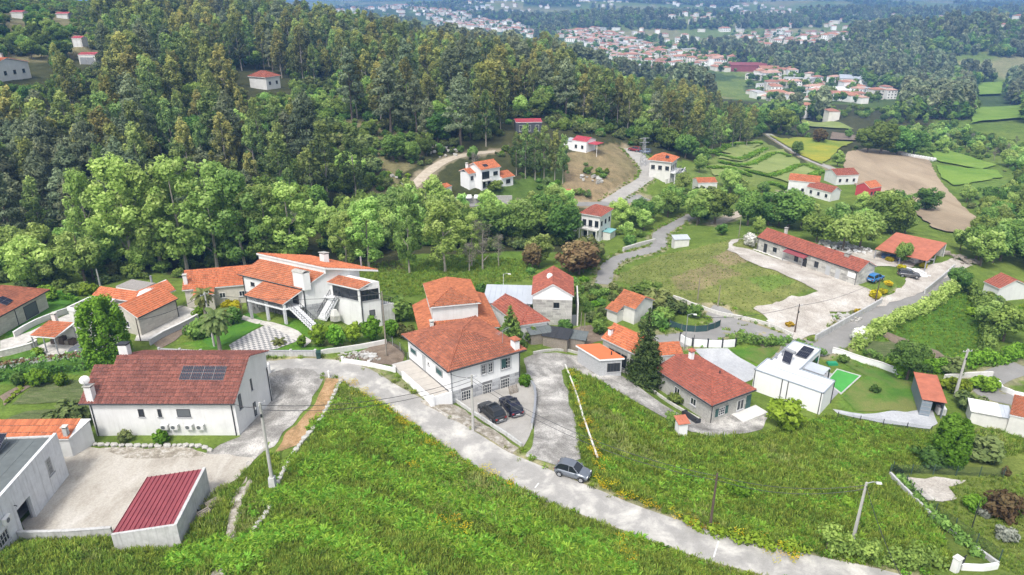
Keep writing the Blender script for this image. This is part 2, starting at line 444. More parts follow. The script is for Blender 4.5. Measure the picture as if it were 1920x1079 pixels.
# ------------------------------------------------------------------ scattering of uncountable growth (geometry nodes)
_GN = {}
def scatter(name, pts, protos, label, cat, smin=.7, smax=1.3, idx=None, parent=None, tilt=0.0, scl=None):
    n = len(pts)
    me = bpy.data.meshes.new(name); me.vertices.add(n); me.vertices.foreach_set('co', np.asarray(pts, np.float32).ravel())
    def at(nm, ty, v):
        a = me.attributes.new(nm, ty, 'POINT'); a.data.foreach_set('value', v)
    at('srot', 'FLOAT', rng.uniform(0, 6.283, n).astype(np.float32))
    at('stl', 'FLOAT', (rng.normal(0, 1, n) * tilt).astype(np.float32))
    at('sscl', 'FLOAT', np.asarray(scl if scl is not None else rng.uniform(smin, smax, n), np.float32))
    at('sidx', 'INT', np.asarray(idx if idx is not None else rng.integers(0, len(protos), n), np.int32))
    o = bpy.data.objects.new(name, me); COL.objects.link(o)
    key = tuple(p.name for p in protos)
    if key not in _GN:
        c = bpy.data.collections.new('kinds_' + name)
        for k, p in enumerate(protos):
            q = bpy.data.objects.new('%03d_%s' % (k, p.name), p); c.objects.link(q)
        g = bpy.data.node_groups.new('scatter_' + name, 'GeometryNodeTree')
        g.interface.new_socket('Geometry', in_out='INPUT', socket_type='NodeSocketGeometry'); g.interface.new_socket('Geometry', in_out='OUTPUT', socket_type='NodeSocketGeometry')
        gi, go = g.nodes.new('NodeGroupInput'), g.nodes.new('NodeGroupOutput')
        ci = g.nodes.new('GeometryNodeCollectionInfo'); ci.inputs['Collection'].default_value = c; ci.inputs['Separate Children'].default_value = True; ci.inputs['Reset Children'].default_value = True
        ip = g.nodes.new('GeometryNodeInstanceOnPoints'); ip.inputs['Pick Instance'].default_value = True
        def na(nm, ty):
            a = g.nodes.new('GeometryNodeInputNamedAttribute'); a.data_type = ty; a.inputs['Name'].default_value = nm; return a.outputs['Attribute']
        cx = g.nodes.new('ShaderNodeCombineXYZ'); g.links.new(na('srot', 'FLOAT'), cx.inputs['Z']); g.links.new(na('stl', 'FLOAT'), cx.inputs['X'])
        g.links.new(gi.outputs[0], ip.inputs['Points']); g.links.new(ci.outputs[0], ip.inputs['Instance'])
        g.links.new(na('sidx', 'INT'), ip.inputs['Instance Index']); g.links.new(cx.outputs[0], ip.inputs['Rotation']); g.links.new(na('sscl', 'FLOAT'), ip.inputs['Scale'])
        g.links.new(ip.outputs[0], go.inputs[0])
        _GN[key] = g
    md = o.modifiers.new('scatter', 'NODES'); md.node_group = _GN[key]
    if parent is not None: o.parent = parent
    return tag(o, label, cat, kind='stuff')
# ------------------------------------------------------------------ roads: pixel centre lines, width in metres
ROADS = {
 'main_road': ([(470,690),(508,690),(560,684),(620,689),(668,706),(712,730),(752,752),(800,785),(860,825),(920,862),(973,886),(1035,912),(1125,948),(1230,990),(1320,1022),(1400,1043),(1480,1062),(1560,1080),(1700,1112),(1850,1150)], 4.2),
 'valley_road': ([(1215,640),(1280,638),(1340,622),(1365,603),(1352,588),(1330,580)], 4.6),
 'bend_road': ([(1365,603),(1400,612),(1440,628),(1480,640),(1520,652)], 4.4),
 'hedge_lane': ([(1470,655),(1545,652),(1600,610),(1660,578),(1720,552),(1755,535),(1785,512)], 4.6),
 'creek_road': ([(1130,530),(1140,505),(1165,485),(1210,470),(1235,460),(1238,440),(1262,424),(1300,405)], 3.2),
 'hill_track': ([(700,388),(740,368),(775,350),(800,325),(835,300),(870,292),(930,283)], 3.4),
 'lower_street': ([(700,402),(740,394),(800,388),(860,384),(960,382),(1050,382),(1140,384),(1210,372)], 4.0),
 'church_lane': ([(1140,382),(1175,358),(1212,335),(1215,318),(1200,298),(1180,276)], 4.6),
 'villa_lane': ([(1920,692),(1880,702),(1855,712),(1845,728),(1870,742),(1920,752)], 3.6),
 'valley_path': ([(1340,420),(1400,395),(1470,362)], 3.0),
 'field_lane': ([(1440,252),(1500,290),(1560,318),(1600,338),(1660,358),(1700,385)], 3.0),
}
ROADW = {}
for _n, (_p, _w) in ROADS.items():
    c = densify(GP(_p), 1.6)
    z = c[:, 2].copy()
    k = 7
    z = np.convolve(np.pad(z, k, mode='edge'), np.ones(2 * k + 1) / (2 * k + 1), 'valid')
    c[:, 2] = z
    ROADW[_n] = (c, _w)
# house platforms are levelled by the list PADS (cx, cy, ux, uy, half length, half depth, z)
def finish_terrain():
    for p in PADS: flatten_rect(*p)
    for c, w in ROADW.values(): flatten_path(c, w / 2 + .3, 3.0)
# ------------------------------------------------------------------ building frames
PADS = []
class Fr:
    """a building's own axes: origin at the front corner B, x towards C, y towards A, z up from its base"""
    def __init__(s, B, C, A, zb, he, ov=0.0, pad=True, padm=.6, fall=2.6, D=None, L=None, skew=0.0, world=False):
        b, c = (np.array(B, float), np.array(C, float)) if world else (P(*B, zb + he), P(*C, zb + he))
        u = c[:2] - b[:2]; s.L = float(np.linalg.norm(u)); u = u / s.L
        if L: s.L = L
        v = np.array((-u[1], u[0]))
        if A is not None:
            a = np.array(A, float) if world else P(*A, zb + he)
            D = float(np.dot(a[:2] - b[:2], v))
        s.D = D; s.k = skew
        s.u, s.v, s.zb, s.he, s.ov = u, v + skew * u, zb, he, ov
        s.v0 = v
        s.o = b[:2]; s.rz = math.atan2(u[1], u[0])
        s.inv = np.linalg.inv(np.array([s.u, s.v]).T)
        if pad:
            c2 = s.o + u * s.L / 2 + s.v * s.D / 2
            PADS.append((c2[0], c2[1], u[0], u[1], s.L / 2 - ov + padm, abs(s.D) / 2 - ov + padm, zb, fall))
    def rayl(s, px, py):
        d = ray(px, py)
        o = s.inv @ (-s.o); e = s.inv @ d[:2]
        return np.array((o[0], o[1], CAM_Z - s.zb)), np.array((e[0], e[1], d[2]))
    def on(s, px, py, axis, val):
        O, D = s.rayl(px, py); k = 'xyz'.index(axis); t = (val - O[k]) / D[k]
        return O + D * t
    def onplane(s, px, py, p0, n):
        O, D = s.rayl(px, py); n = np.array(n, float); t = np.dot(np.array(p0, float) - O, n) / np.dot(D, n)
        return O + D * t
    def local(s, p): q = s.inv @ (np.array(p[:2], float) - s.o); return np.array((q[0], q[1], p[2] - s.zb))
    def world(s, p): q = s.o + s.u * p[0] + s.v * p[1]; return np.array((q[0], q[1], s.zb + p[2]))
    def root(s, name, label, cat='house', group=None): return empty(name, (s.o[0], s.o[1], s.zb), s.rz, label, cat, group)
    def done(s, root):
        """a plan that is not square: slide every part along x with its depth"""
        if not s.k: return
        seen = set()
        for o in root.children_recursive:
            if o.type != 'MESH': continue
            if tuple(o.location) != (0, 0, 0):
                o.location.x += s.k * o.location.y; continue
            if o.data.name in seen: continue
            seen.add(o.data.name)
            n = len(o.data.vertices); c = np.empty(n * 3, np.float32); o.data.vertices.foreach_get('co', c); c = c.reshape(-1, 3)
            c[:, 0] += s.k * c[:, 1]; o.data.vertices.foreach_set('co', c.ravel()); o.data.update()
FR = {}
FR['A'] = Fr((147,758),(440,758),None,-.9,4.4,.4,D=7.6,skew=.2)
FR['B'] = Fr((840,698),(987,656),(750,629),-.6,4.9,.55,skew=-.075)
_cB = P(566,543,5.5)
FR['C'] = Fr(_cB,_cB+np.array((7.6*.91,7.6*.41,0)),P(447,515,5.5),.3,5.2,.35,world=True,skew=-.8)
FR['W'] = Fr((5,926),(106,812),None,-1.1,5.4,0,D=16,padm=.3)
FR['S'] = Fr((209.6,996.6),(329,990),(278,891),-1.1,2.6,0,padm=.2,fall=.9)
FR['OL'] = Fr((-30,826),(137,824),None,-1,2.4,0,D=2.6)
FR['L1'] = Fr(P(-70,632,2.4),P(93,544,2.4),None,-.5,2.9,.5,D=9,world=True)
FR['K'] = Fr((258,597),(334,560),None,-.5,3.0,.25,D=6.0)
FR['KP'] = Fr((55,630),(102,634),(90,608),-.7,2.6,0)
FR['J'] = Fr((341,545),(474,533),None,-.8,3.2,.3,D=8)
FR['D'] = Fr((806,577),(902,568),(785,533),-1,5.9,.4)
FR['HALL'] = Fr((916,567),(995,569),(896,536),-2,3.3,.1)
FR['E'] = Fr((975,611),(1031,603),(918,571),-1.8,2.8,.25,fall=2,skew=-.22)
FR['F'] = Fr((997,554),(1076,556),(1003,519),-2,5.0,.2)
FR['G'] = Fr((1150,566),(1191,581),None,-3,2.7,.2,D=5.2)
FR['O1'] = Fr((1125,674),(1169,671),(1078,648),-2.6,2.7,.1,skew=-.5)
FR['O2'] = Fr((1127,634),(1190,664.5),None,-3,3.4,.2,D=5.0)
FR['O3'] = Fr((1236,668),(1282,664),None,-3.8,3.0,.1,D=3.6,pad=False)
FR['H'] = Fr((1335,762),(1418,731),None,-4.3,2.9,.45,D=10.8)
FR['I'] = Fr((1415,693),(1544,738),None,-5,3.2,0,D=4.1)
FR['N'] = Fr((1419,445),(1610,511),None,-5.4,2.8,.2,D=5.6)
FR['RU'] = Fr((1740,486),(1775,459),(1645,461),-7,2.7,0)
FR['RH'] = Fr((1844,528),(1874,542),None,-10.2,2.8,.2,D=7)
FR['CT'] = Fr((1731,747),(1762,752),(1743,698),-5.6,2.6,0)
FR['OR'] = Fr((1893,778),(1935,790),None,-5.8,2.6,0,D=6)
FR['M1'] = Fr((1127,407),(1151,392),(1085,401),-7.8,6.2,.4)
FR['M2'] = Fr((902,320),(940,313),None,-2.2,5.2,.3,D=6.5)
FR['M2L'] = Fr((1,1),(2,1),None,0,1,D=1,pad=False)
FR['GA'] = Fr((818.5,359),(848,349),(803,354),-3.6,3,.1)
FR['M3'] = Fr((1072,263),(1100,267),None,0,3.2,.1,D=5.5)
FR['M4'] = Fr((1261,305),(1274,295),(1215,300),-6.4,6.2,.5)
FR['M5'] = Fr((1309,343.6),(1346,342.6),None,-10.4,3,.1,D=5)
FR['M6'] = Fr((967,230),(1017,229),None,4.6,3.2,.1,D=6)
FR['V1'] = Fr((1478,338),(1537,344),None,-13.2,4.2,.2,D=6)
FR['V2'] = Fr((1512,350),(1559,362),None,-13,2.8,.2,D=5)
FR['V3'] = Fr((1569,330),(1612,328),None,-14,3.2,.2,D=7)
FR['V4'] = Fr((1632,354),(1654,350),None,-13.6,3.2,.1,D=5)
FR['U1'] = Fr((498,146),(527,142),(466,143),12.8,4.2,.4)
FR['U2'] = Fr((-25,126),(55,116),None,20,4.6,.3,D=8)
FR['U3'] = Fr((145,103),(177,103),None,21,3.2,.1,D=5)
FR['U4'] = Fr((18,23),(42,23),None,33,3.0,.1,D=4)
FR['U5'] = Fr((103,26),(127,26),None,31.5,3.0,.1,D=4)
FR['U6'] = Fr((133,72),(152,72),None,26,3.0,.1,D=4)
del FR['M2L']
# levelled yards and terraces: centre pixel, size, height
for _a, _hx, _hy, _z, _r in (((230,930),7.5,6.5,-1.0,0),((300,880),9,3,-1.0,0),((930,775),4.5,3.2,-.6,.58),((1580,716),4.2,3.4,-5.0,.75)):
    _q = P(*_a, _z); PADS.append((_q[0], _q[1], math.cos(_r), math.sin(_r), _hx, _hy, _z, 1.6))
finish_terrain()
# ------------------------------------------------------------------ land cover of the ground sheet
C_DEF = (.11, .165, .033)
COV = np.empty((GY.size, GX.size, 3)); COV[:] = C_DEF
_d = np.hypot(MX, MY)
_f = sstep(420, 700, _d)[..., None]
_n1 = fbm(MX / 160, MY / 160, 5, 4)
_n2 = vnoise(MX / 70, MY / 45, 15)
_far = np.where((_n1 > .47)[..., None], np.where((_n2 > .6)[..., None], np.array((.2, .2, .11)), np.array((.12, .17, .05))), np.array((.055, .09, .032)))
COV = COV * (1 - _f) + _far * _f
PXX, PXY = pix(MX, MY, GZ)
def paint(poly, c, soft=0.0, wn=0.0):
    """land cover: polygon in ground plan (from pixels of its outline)"""
    w = [G(a, b)[:2] for a, b in poly]
    jx = MX + (fbm(MX / 5, MY / 5, 31, 3) - .5) * wn; jy = MY + (fbm(MX / 5, MY / 5, 37, 3) - .5) * wn
    m = inpoly(jx, jy, w)
    COV[m] = c
def paintw(poly, c, wn=0.0):
    jx = MX + (fbm(MX / 12, MY / 12, 31, 3) - .5) * wn; jy = MY + (fbm(MX / 12, MY / 12, 37, 3) - .5) * wn
    COV[inpoly(jx, jy, poly)] = c
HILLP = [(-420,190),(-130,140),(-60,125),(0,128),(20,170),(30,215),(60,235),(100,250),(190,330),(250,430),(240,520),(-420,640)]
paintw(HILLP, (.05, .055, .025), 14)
for poly, c in [
 ([(640,225),(760,225),(800,285),(720,372),(620,345),(590,280)], (.15, .14, .075)),
 ([(1040,292),(1170,268),(1215,330),(1140,388),(1050,372)], (.2, .165, .1)),
 ([(900,360),(1050,310),(1060,372),(960,378)], (.075, .12, .03)),
 ([(0,20),(200,5),(190,110),(0,125)], (.16, .15, .085)),
 ([(540,180),(640,178),(640,225),(560,230)], (.12, .17, .04)),
 ([(760,480),(1000,470),(1030,520),(760,520)], (.1, .17, .03)),
 ([(1150,520),(1240,478),(1400,450),(1480,480),(1530,540),(1430,590),(1340,580),(1220,570)], (.15, .175, .055)),
 ([(1255,520),(1340,495),(1395,512),(1330,545),(1280,545)], (.19, .17, .09)), ([(1335,480),(1380,468),(1405,490),(1370,502)], (.22, .185, .11)), ([(1400,520),(1460,515),(1500,530),(1440,550)], (.12, .19, .04)),
 ([(1660,570),(1830,540),(1850,680),(1640,690)], (.075, .15, .022)),
 ([(1360,655),(1470,650),(1500,640),(1420,690)], (.09, .18, .025)),
 ([(1570,680),(1620,660),(1740,720),(1720,775),(1580,770)], (.095, .17, .03)),
 ([(0,560),(130,545),(150,565),(20,640)], (.06, .17, .02)),
 ([(330,650),(560,600),(740,640),(720,655),(560,665),(440,668)], (.07, .16, .02)),
 ([(0,640),(190,640),(160,700),(0,720)], (.07, .15, .025)),
 ([(1700,880),(1920,850),(1920,1079),(1790,1079),(1760,1000),(1680,900)], (.13, .17, .04)),
 ([(1280,320),(1420,260),(1500,300),(1440,350),(1330,350)], (.13, .18, .05)),
 ([(1800,330),(1920,340),(1920,440),(1850,430)], (.11, .18, .04)),
]: paint(poly, c, wn=3.0)
for c, w in ROADW.values():
    d, _ = segdist(MX, MY, c)
    m = (d < w / 2 + .9 + (vnoise(MX / 1.7, MY / 1.7, 4) - .5) * 1.4); COV[m] = COV[m] * .35 + np.array((.3, .26, .2)) * .65
nx_, ny_ = GX.size, GY.size
_idx = np.arange(nx_ * ny_).reshape(ny_, nx_)
_a, _b, _c, _e = _idx[:-1, :-1].ravel(), _idx[:-1, 1:].ravel(), _idx[1:, 1:].ravel(), _idx[1:, :-1].ravel()
_q = np.concatenate([np.stack([_a, _b, _c], 1), np.stack([_a, _c, _e], 1)])
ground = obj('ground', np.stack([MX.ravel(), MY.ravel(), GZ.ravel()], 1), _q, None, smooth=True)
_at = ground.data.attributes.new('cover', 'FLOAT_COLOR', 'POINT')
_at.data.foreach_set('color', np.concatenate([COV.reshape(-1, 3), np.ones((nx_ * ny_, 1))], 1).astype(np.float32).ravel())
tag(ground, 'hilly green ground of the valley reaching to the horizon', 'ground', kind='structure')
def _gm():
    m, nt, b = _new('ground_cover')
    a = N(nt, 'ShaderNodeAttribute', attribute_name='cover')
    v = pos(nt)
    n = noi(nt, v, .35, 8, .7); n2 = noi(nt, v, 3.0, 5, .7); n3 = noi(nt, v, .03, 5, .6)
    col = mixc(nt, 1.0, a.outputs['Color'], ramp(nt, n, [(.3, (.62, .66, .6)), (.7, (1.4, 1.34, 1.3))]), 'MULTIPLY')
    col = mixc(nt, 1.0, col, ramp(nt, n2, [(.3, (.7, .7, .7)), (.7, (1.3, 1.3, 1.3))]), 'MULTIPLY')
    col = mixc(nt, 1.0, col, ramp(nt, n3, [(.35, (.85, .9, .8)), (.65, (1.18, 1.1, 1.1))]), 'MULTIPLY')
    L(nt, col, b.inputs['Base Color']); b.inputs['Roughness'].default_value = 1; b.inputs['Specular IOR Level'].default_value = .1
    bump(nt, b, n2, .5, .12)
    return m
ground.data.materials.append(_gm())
# ------------------------------------------------------------------ sheets laid on the ground
ASPH = mineral('pale_worn_asphalt', [(.3, (.25, .243, .228)), (.48, (.32, .31, .292)), (.66, (.54, .52, .475))], .32, fine=9, fineamt=.12, bumpd=.01, stretch=(1, 1, 1))
ASPH2 = mineral('grey_asphalt', [(.3, (.21, .205, .195)), (.6, (.26, .253, .24)), (.8, (.36, .345, .325))], .35, fine=9, fineamt=.1, bumpd=.01)
CONCR = mineral('concrete_lane', [(.3, (.28, .268, .245)), (.7, (.38, .365, .34))], .5, fine=8, fineamt=.12, bumpd=.01)
TRACK = mineral('dirt_track', [(.3, (.32, .27, .2)), (.7, (.5, .44, .36))], .8, fine=8, fineamt=.25, bumpd=.03)
GRAVEL = mineral('gravel', [(.3, (.14, .132, .12)), (.48, (.25, .24, .222)), (.68, (.52, .5, .465))], .35, fine=7, fineamt=.5, bumpd=.06)
SAND = mineral('sandy_yard', [(.28, (.27, .24, .2)), (.5, (.4, .37, .32)), (.72, (.5, .475, .43))], .35, fine=6, fineamt=.2, bumpd=.04, stretch=(1, .5, 1), rot=.6)
RUBY = mineral('yard_dirt', [(.28, (.29, .26, .22)), (.5, (.42, .385, .34)), (.72, (.56, .54, .5))], .3, fine=5, fineamt=.35, bumpd=.06)
STONY = mineral('stony_verge', [(.3, (.14, .12, .09)), (.5, (.3, .27, .22)), (.7, (.5, .48, .44))], 1.6, fine=9, fineamt=.4, bumpd=.05)
SOIL = mineral('bare_soil', [(.3, (.13, .1, .075)), (.7, (.24, .19, .145))], .9, fine=8, fineamt=.35, bumpd=.05)
DRYB = mineral('dry_orange_verge', [(.3, (.17, .13, .06)), (.5, (.32, .2, .1)), (.7, (.42, .29, .17))], 1.2, fine=8, fineamt=.4, bumpd=.05)
LAWN = mineral('mown_lawn', [(.3, (.05, .13, .016)), (.7, (.09, .19, .025))], .5, fine=10, fineamt=.3, bumpd=.03, big=(.22, (.15, .17, .05)))
LAWN2 = mineral('bright_lawn', [(.3, (.05, .15, .016)), (.7, (.085, .2, .022))], .6, fine=10, fineamt=.25, bumpd=.02)
PAVE = mineral('stone_paving', [(.3, (.36, .34, .31)), (.7, (.58, .56, .52))], .9, fine=4, fineamt=.2, bumpd=.02)
COBB = mineral('grey_cobbles', [(.3, (.33, .34, .36)), (.7, (.46, .47, .48))], .5, fine=5, fineamt=.18, bumpd=.03)
CROP = mineral('low_crop', [(.3, (.06, .075, .03)), (.5, (.09, .12, .04)), (.7, (.16, .16, .09))], 1.5, fine=7, fineamt=.5, bumpd=.08, stretch=(.35, 2.2, 1), rot=.9)
HAY = mineral('cut_hay_terrace', [(.3, (.16, .21, .055)), (.7, (.25, .29, .1))], .12, fine=1.5, fineamt=.12, bumpd=0, stretch=(.5, 1, 1))
YEL = mineral('yellow_flower_field', [(.32, (.13, .2, .03)), (.5, (.22, .25, .035)), (.72, (.34, .29, .03))], .1, fine=1.2, fineamt=.15, bumpd=0, stretch=(.6, 1.4, 1))
GRN = mineral('young_grass_field', [(.3, (.11, .21, .025)), (.7, (.2, .29, .05))], .08, fine=1.2, fineamt=.15, bumpd=0)
def _plough():
    m, nt, b = _new('ploughed_soil')
    w = N(nt, 'ShaderNodeTexWave'); w.inputs['Scale'].default_value = .5; w.inputs['Distortion'].default_value = 3; w.inputs['Detail'].default_value = 3; w.inputs['Detail Scale'].default_value = .6
    L(nt, pos(nt, True, (1, .16, 1), -.15), w.inputs[0])
    n = noi(nt, pos(nt, True, (1, .3, 1), -.15), .07, 6, .65, .6)
    c = ramp(nt, n, [(.3, (.22, .165, .105)), (.5, (.33, .255, .17)), (.7, (.42, .335, .23))])
    c = mixc(nt, 1.0, c, ramp(nt, w.outputs['Fac'], [(.2, (.68, .68, .68)), (.8, (1.18, 1.18, 1.16))]), 'MULTIPLY')
    L(nt, c, b.inputs['Base Color']); b.inputs['Roughness'].default_value = 1
    return m
PLOUGH = _plough()
def _checker():
    m, nt, b = _new('two_tone_paving')
    c = N(nt, 'ShaderNodeTexChecker'); c.inputs['Scale'].default_value = 1.0
    L(nt, pos(nt, True, (2.1, 2.1, 0.001), .35), c.inputs[0]); c.inputs[1].default_value = rgb((.52, .5, .47)); c.inputs[2].default_value = rgb((.2, .2, .2))
    n = noi(nt, pos(nt), 3, 5); L(nt, mixc(nt, 1.0, c.outputs[0], ramp(nt, n, [(.3, (.8,) * 3), (.7, (1.15,) * 3)]), 'MULTIPLY'), b.inputs['Base Color']); b.inputs['Roughness'].default_value = .9
    return m
CHECK = _checker()
def drape(name, m, poly, off, label=None, rough=.5, step=.75, kind='structure', px=True):
    w = [G(a, b)[:2] for a, b in poly] if px else [np.array(p[:2], float) for p in poly]
    d0 = max(1.0, float(np.mean([np.hypot(*q) for q in w])) / 90)
    step *= d0
    ring = []
    for a, b in zip(w, w[1:] + w[:1]):
        n = max(1, int(np.linalg.norm(b - a) / step))
        for k in range(n): ring.append(a + (b - a) * k / n)
    ring = np.array(ring)
    ring = ring + np.stack([vnoise(ring[:, 0] / 1.9, ring[:, 1] / 1.9, 51) - .5, vnoise(ring[:, 0] / 1.9, ring[:, 1] / 1.9, 57) - .5], 1) * rough * 2
    lo, hi = ring.min(0), ring.max(0)
    gx, gy = np.meshgrid(np.arange(lo[0], hi[0], step), np.arange(lo[1], hi[1], step))
    gx, gy = gx.ravel() + rng.uniform(-.1, .1, gx.size), gy.ravel() + rng.uniform(-.1, .1, gy.size)
    k = inpoly(gx, gy, ring); gi = np.stack([gx[k], gy[k]], 1)
    n = len(ring)
    V = [Vector((float(a), float(b))) for a, b in ring] + [Vector((float(a), float(b))) for a, b in gi]
    vs, es, fs, *_ = delaunay_2d_cdt(V, [(i, (i + 1) % n) for i in range(n)], [list(range(n))], 1, 1e-4)
    xy = np.array([(v.x, v.y) for v in vs]); z = h(xy[:, 0], xy[:, 1]) + (off + .025) * d0
    F_ = []
    for f in fs:
        a, b, c = (xy[i] for i in f[:3]); F_.append(tuple(f) if (b[0] - a[0]) * (c[1] - a[1]) - (b[1] - a[1]) * (c[0] - a[0]) > 0 else tuple(f)[::-1])
    o = obj(name, np.column_stack([xy, z]).tolist(), F_, m, smooth=True)
    tag(o, kind=kind)
    if label: o['label'] = label
    return o
def ribbon(name, m, c, w, off, rough=.12):
    t = np.gradient(c[:, :2], axis=0); t /= np.linalg.norm(t, axis=1)[:, None]; nrm = np.stack([-t[:, 1], t[:, 0]], 1)
    K = 5; V = []
    for i in range(len(c)):
        for k in range(K):
            s = (k / (K - 1) - .5) * w
            if k in (0, K - 1): s *= 1 + rough * (vnoise(i * .37, k * 7.7, 9) - .5) * 2
            p = c[i, :2] + nrm[i] * s; V.append((p[0], p[1], 0))
    V = np.array(V); V[:, 2] = h(V[:, 0], V[:, 1]) + off
    F_ = [(i * K + k, i * K + k + 1, (i + 1) * K + k + 1, (i + 1) * K + k)[::-1] for i in range(len(c) - 1) for k in range(K - 1)]
    return tag(obj(name, V.tolist(), F_, m, smooth=True), kind='structure')
RM = dict(main_road=(ASPH, .05), valley_road=(ASPH2, .05), bend_road=(ASPH2, .057), hedge_lane=(ASPH2, .064), creek_road=(ASPH2, .06), hill_track=(TRACK, .09), lower_street=(ASPH2, .08), church_lane=(CONCR, .09), villa_lane=(ASPH2, .05), valley_path=(TRACK, .09), field_lane=(CONCR, .1))
for n_, (c_, w_) in ROADW.items(): ribbon(n_, RM[n_][0], c_, w_, RM[n_][1])
SHEETS = [
 ('trodden_path', STONY, [(458,896),(472,905),(446,975),(430,1040),(420,1100),(392,1100),(412,1030),(428,975)], .03, .5),
 ('house_terrace', PAVE, [(455,592),(500,604),(560,622),(585,640),(570,652),(545,632),(500,612),(452,600)], .055, .1),
 ('gravel_lane', GRAVEL, [(500,700),(507,750),(482,785),(450,822),(390,850),(430,892),(480,862),(512,838),(583,753),(606,712),(590,696),(540,694)], .03, .5),
 ('sandy_yard', SAND, [(120,836),(250,842),(360,846),(440,850),(472,868),(440,900),(395,930),(385,900),(330,985),(210,998),(60,1000),(45,985),(125,895)], .04, .5),
 ('dry_verge', DRYB, [(612,712),(642,712),(600,790),(560,835),(515,850),(535,820),(590,755)], .05, .4),
 ('stony_bank', STONY, [(190,838),(360,842),(400,852),(340,862),(230,858)], .06, .5),
 ('gravel_drive', GRAVEL, [(985,672),(1010,664),(1045,662),(1085,670),(1140,692),(1195,724),(1240,757),(1275,778),(1330,785),(1415,772),(1440,786),(1425,806),(1370,818),(1330,820),(1290,808),(1230,775),(1170,740),(1110,708),(1070,692),(1052,694),(1060,725),(1080,790),(1086,862),(1045,872),(990,856),(1002,800),(1006,745),(988,705)], .04, .35),
 ('parking_apron', CONCR, [(848,742),(905,735),(975,718),(1000,714),(1006,750),(998,802),(980,838),(900,788)], .045, .25),
 ('stony_verge', STONY, [(790,752),(842,752),(900,792),(975,838),(965,852),(900,815),(820,770)], .03, .35),
 ('building_plot', SOIL, [(645,672),(700,648),(735,640),(760,665),(745,690),(690,682)], .05, .4),
 ('courtyard_paving', CHECK, [(430,648),(500,608),(545,622),(560,640),(520,655),(470,664),(435,662)], .05, .05),
 ('house_patio', PAVE, [(252,640),(262,612),(335,575),(370,582),(365,595),(290,640)], .05, .1),
 ('garden_path', SOIL, [(280,640),(365,597),(378,600),(330,640),(300,655)], .04, .2),
 ('front_lawn', LAWN2, [(380,640),(420,600),(470,585),(500,605),(440,640),(400,655)], .035, .2),
 ('orchard_lawn', LAWN, [(545,650),(600,632),(700,625),(720,640),(620,652)], .035, .3),
 ('striped_lawn', LAWN2, [(20,630),(80,578),(95,560),(140,563),(100,600),(30,642)], .035, .2),
 ('patio_terrace', PAVE, [(0,672),(0,640),(60,622),(130,590),(150,600),(60,640)], .05, .1),
 ('pool_terrace', PAVE, [(70,650),(150,625),(200,610),(235,640),(190,665),(95,672)], .045, .1),
 ('kitchen_garden', CROP, [(28,757),(70,720),(158,714),(155,752)], .05, .3),
 ('seed_bed', SOIL, [(0,745),(40,722),(62,724),(10,760)], .05, .3),
 ('vegetable_patch', CROP, [(0,790),(50,770),(140,765),(140,795),(0,802)], .04, .4),
 ('grey_forecourt', COBB, [(1300,655),(1365,655),(1420,690),(1410,712),(1390,720),(1320,675)], .05, .1),
 ('modern_lawn', LAWN, [(1580,745),(1625,705),(1575,678),(1590,668),(1720,722),(1722,775),(1600,772)], .045, .3),
 ('corner_lawn', LAWN, [(1370,656),(1450,650),(1480,640),(1425,686)], .045, .3),
 ('cobbled_path', COBB, [(1560,768),(1620,778),(1720,772),(1750,770),(1760,795),(1745,806),(1640,792),(1570,776)], .06, .2),
 ('work_yard', RUBY, [(1370,452),(1395,447),(1375,462),(1420,474),(1480,492),(1560,515),(1612,537),(1660,560),(1690,540),(1700,510),(1740,500),(1800,490),(1825,500),(1770,520),(1740,545),(1660,575),(1560,590),(1545,625),(1490,640),(1440,605),(1415,580),(1480,560),(1530,548),(1480,520),(1400,490),(1362,470)], .06, .7),
 ('rubble_ground', RUBY, [(1560,470),(1600,462),(1680,480),(1740,490),(1700,505),(1640,500),(1600,495)], .05, .6),
 ('sandy_patch', RUBY, [(1690,895),(1745,896),(1810,900),(1780,915),(1795,935),(1770,945),(1740,940),(1700,915)], .05, .4),
 ('hen_yard_soil', SOIL, [(1050,625),(1110,612),(1150,640),(1090,650),(1060,645)], .04, .4),
 ('vegetable_rows', CROP, [(1600,640),(1680,640),(1740,690),(1650,690)], .05, .3),
 ('soil_strip', SOIL, [(1660,622),(1760,660),(1800,690),(1780,695),(1720,668),(1655,632)], .06, .3),
 ('ploughed_field', PLOUGH, [(1585,290),(1622,280),(1690,286),(1740,298),(1752,325),(1775,355),(1800,385),(1840,418),(1800,440),(1750,430),(1700,390),(1640,372),(1600,345),(1582,320)], .12, .6),
 ('yellow_field', YEL, [(1440,254),(1480,262),(1600,268),(1588,275),(1555,300),(1540,310),(1500,292),(1470,272)], .12, .6),
 ('bale_field', GRN, [(1735,282),(1780,285),(1870,312),(1840,320),(1760,305)], .12, .6),
 ('lower_meadow', GRN, [(1755,312),(1870,322),(1880,335),(1790,350),(1765,335)], .12, .6),
 ('far_field', GRN, [(1830,160),(1880,157),(1876,180),(1835,182)], .2, .6),
 ('pasture', GRN, [(1825,205),(1920,200),(1920,225),(1820,235)], .2, .6),
 ('pale_field', HAY, [(1500,224),(1560,230),(1600,245),(1520,240)], .15, .6),
 ('plum_field', SOIL, [(1560,250),(1610,258),(1605,266),(1555,264)], .15, .6),
]
for t in [[(1340,285),(1380,268),(1420,266),(1425,275),(1370,290)], [(1345,298),(1380,285),(1430,276),(1445,282),(1390,305)], [(1375,310),(1440,285),(1470,282),(1478,292),(1420,318)], [(1405,320),(1450,297),(1490,298),(1500,308),(1440,328)], [(1325,310),(1365,312),(1400,325),(1340,332)], [(1440,332),(1500,310),(1535,318),(1480,345)]]:
    SHEETS.append(('hay_terrace', HAY, t, .12, .6))
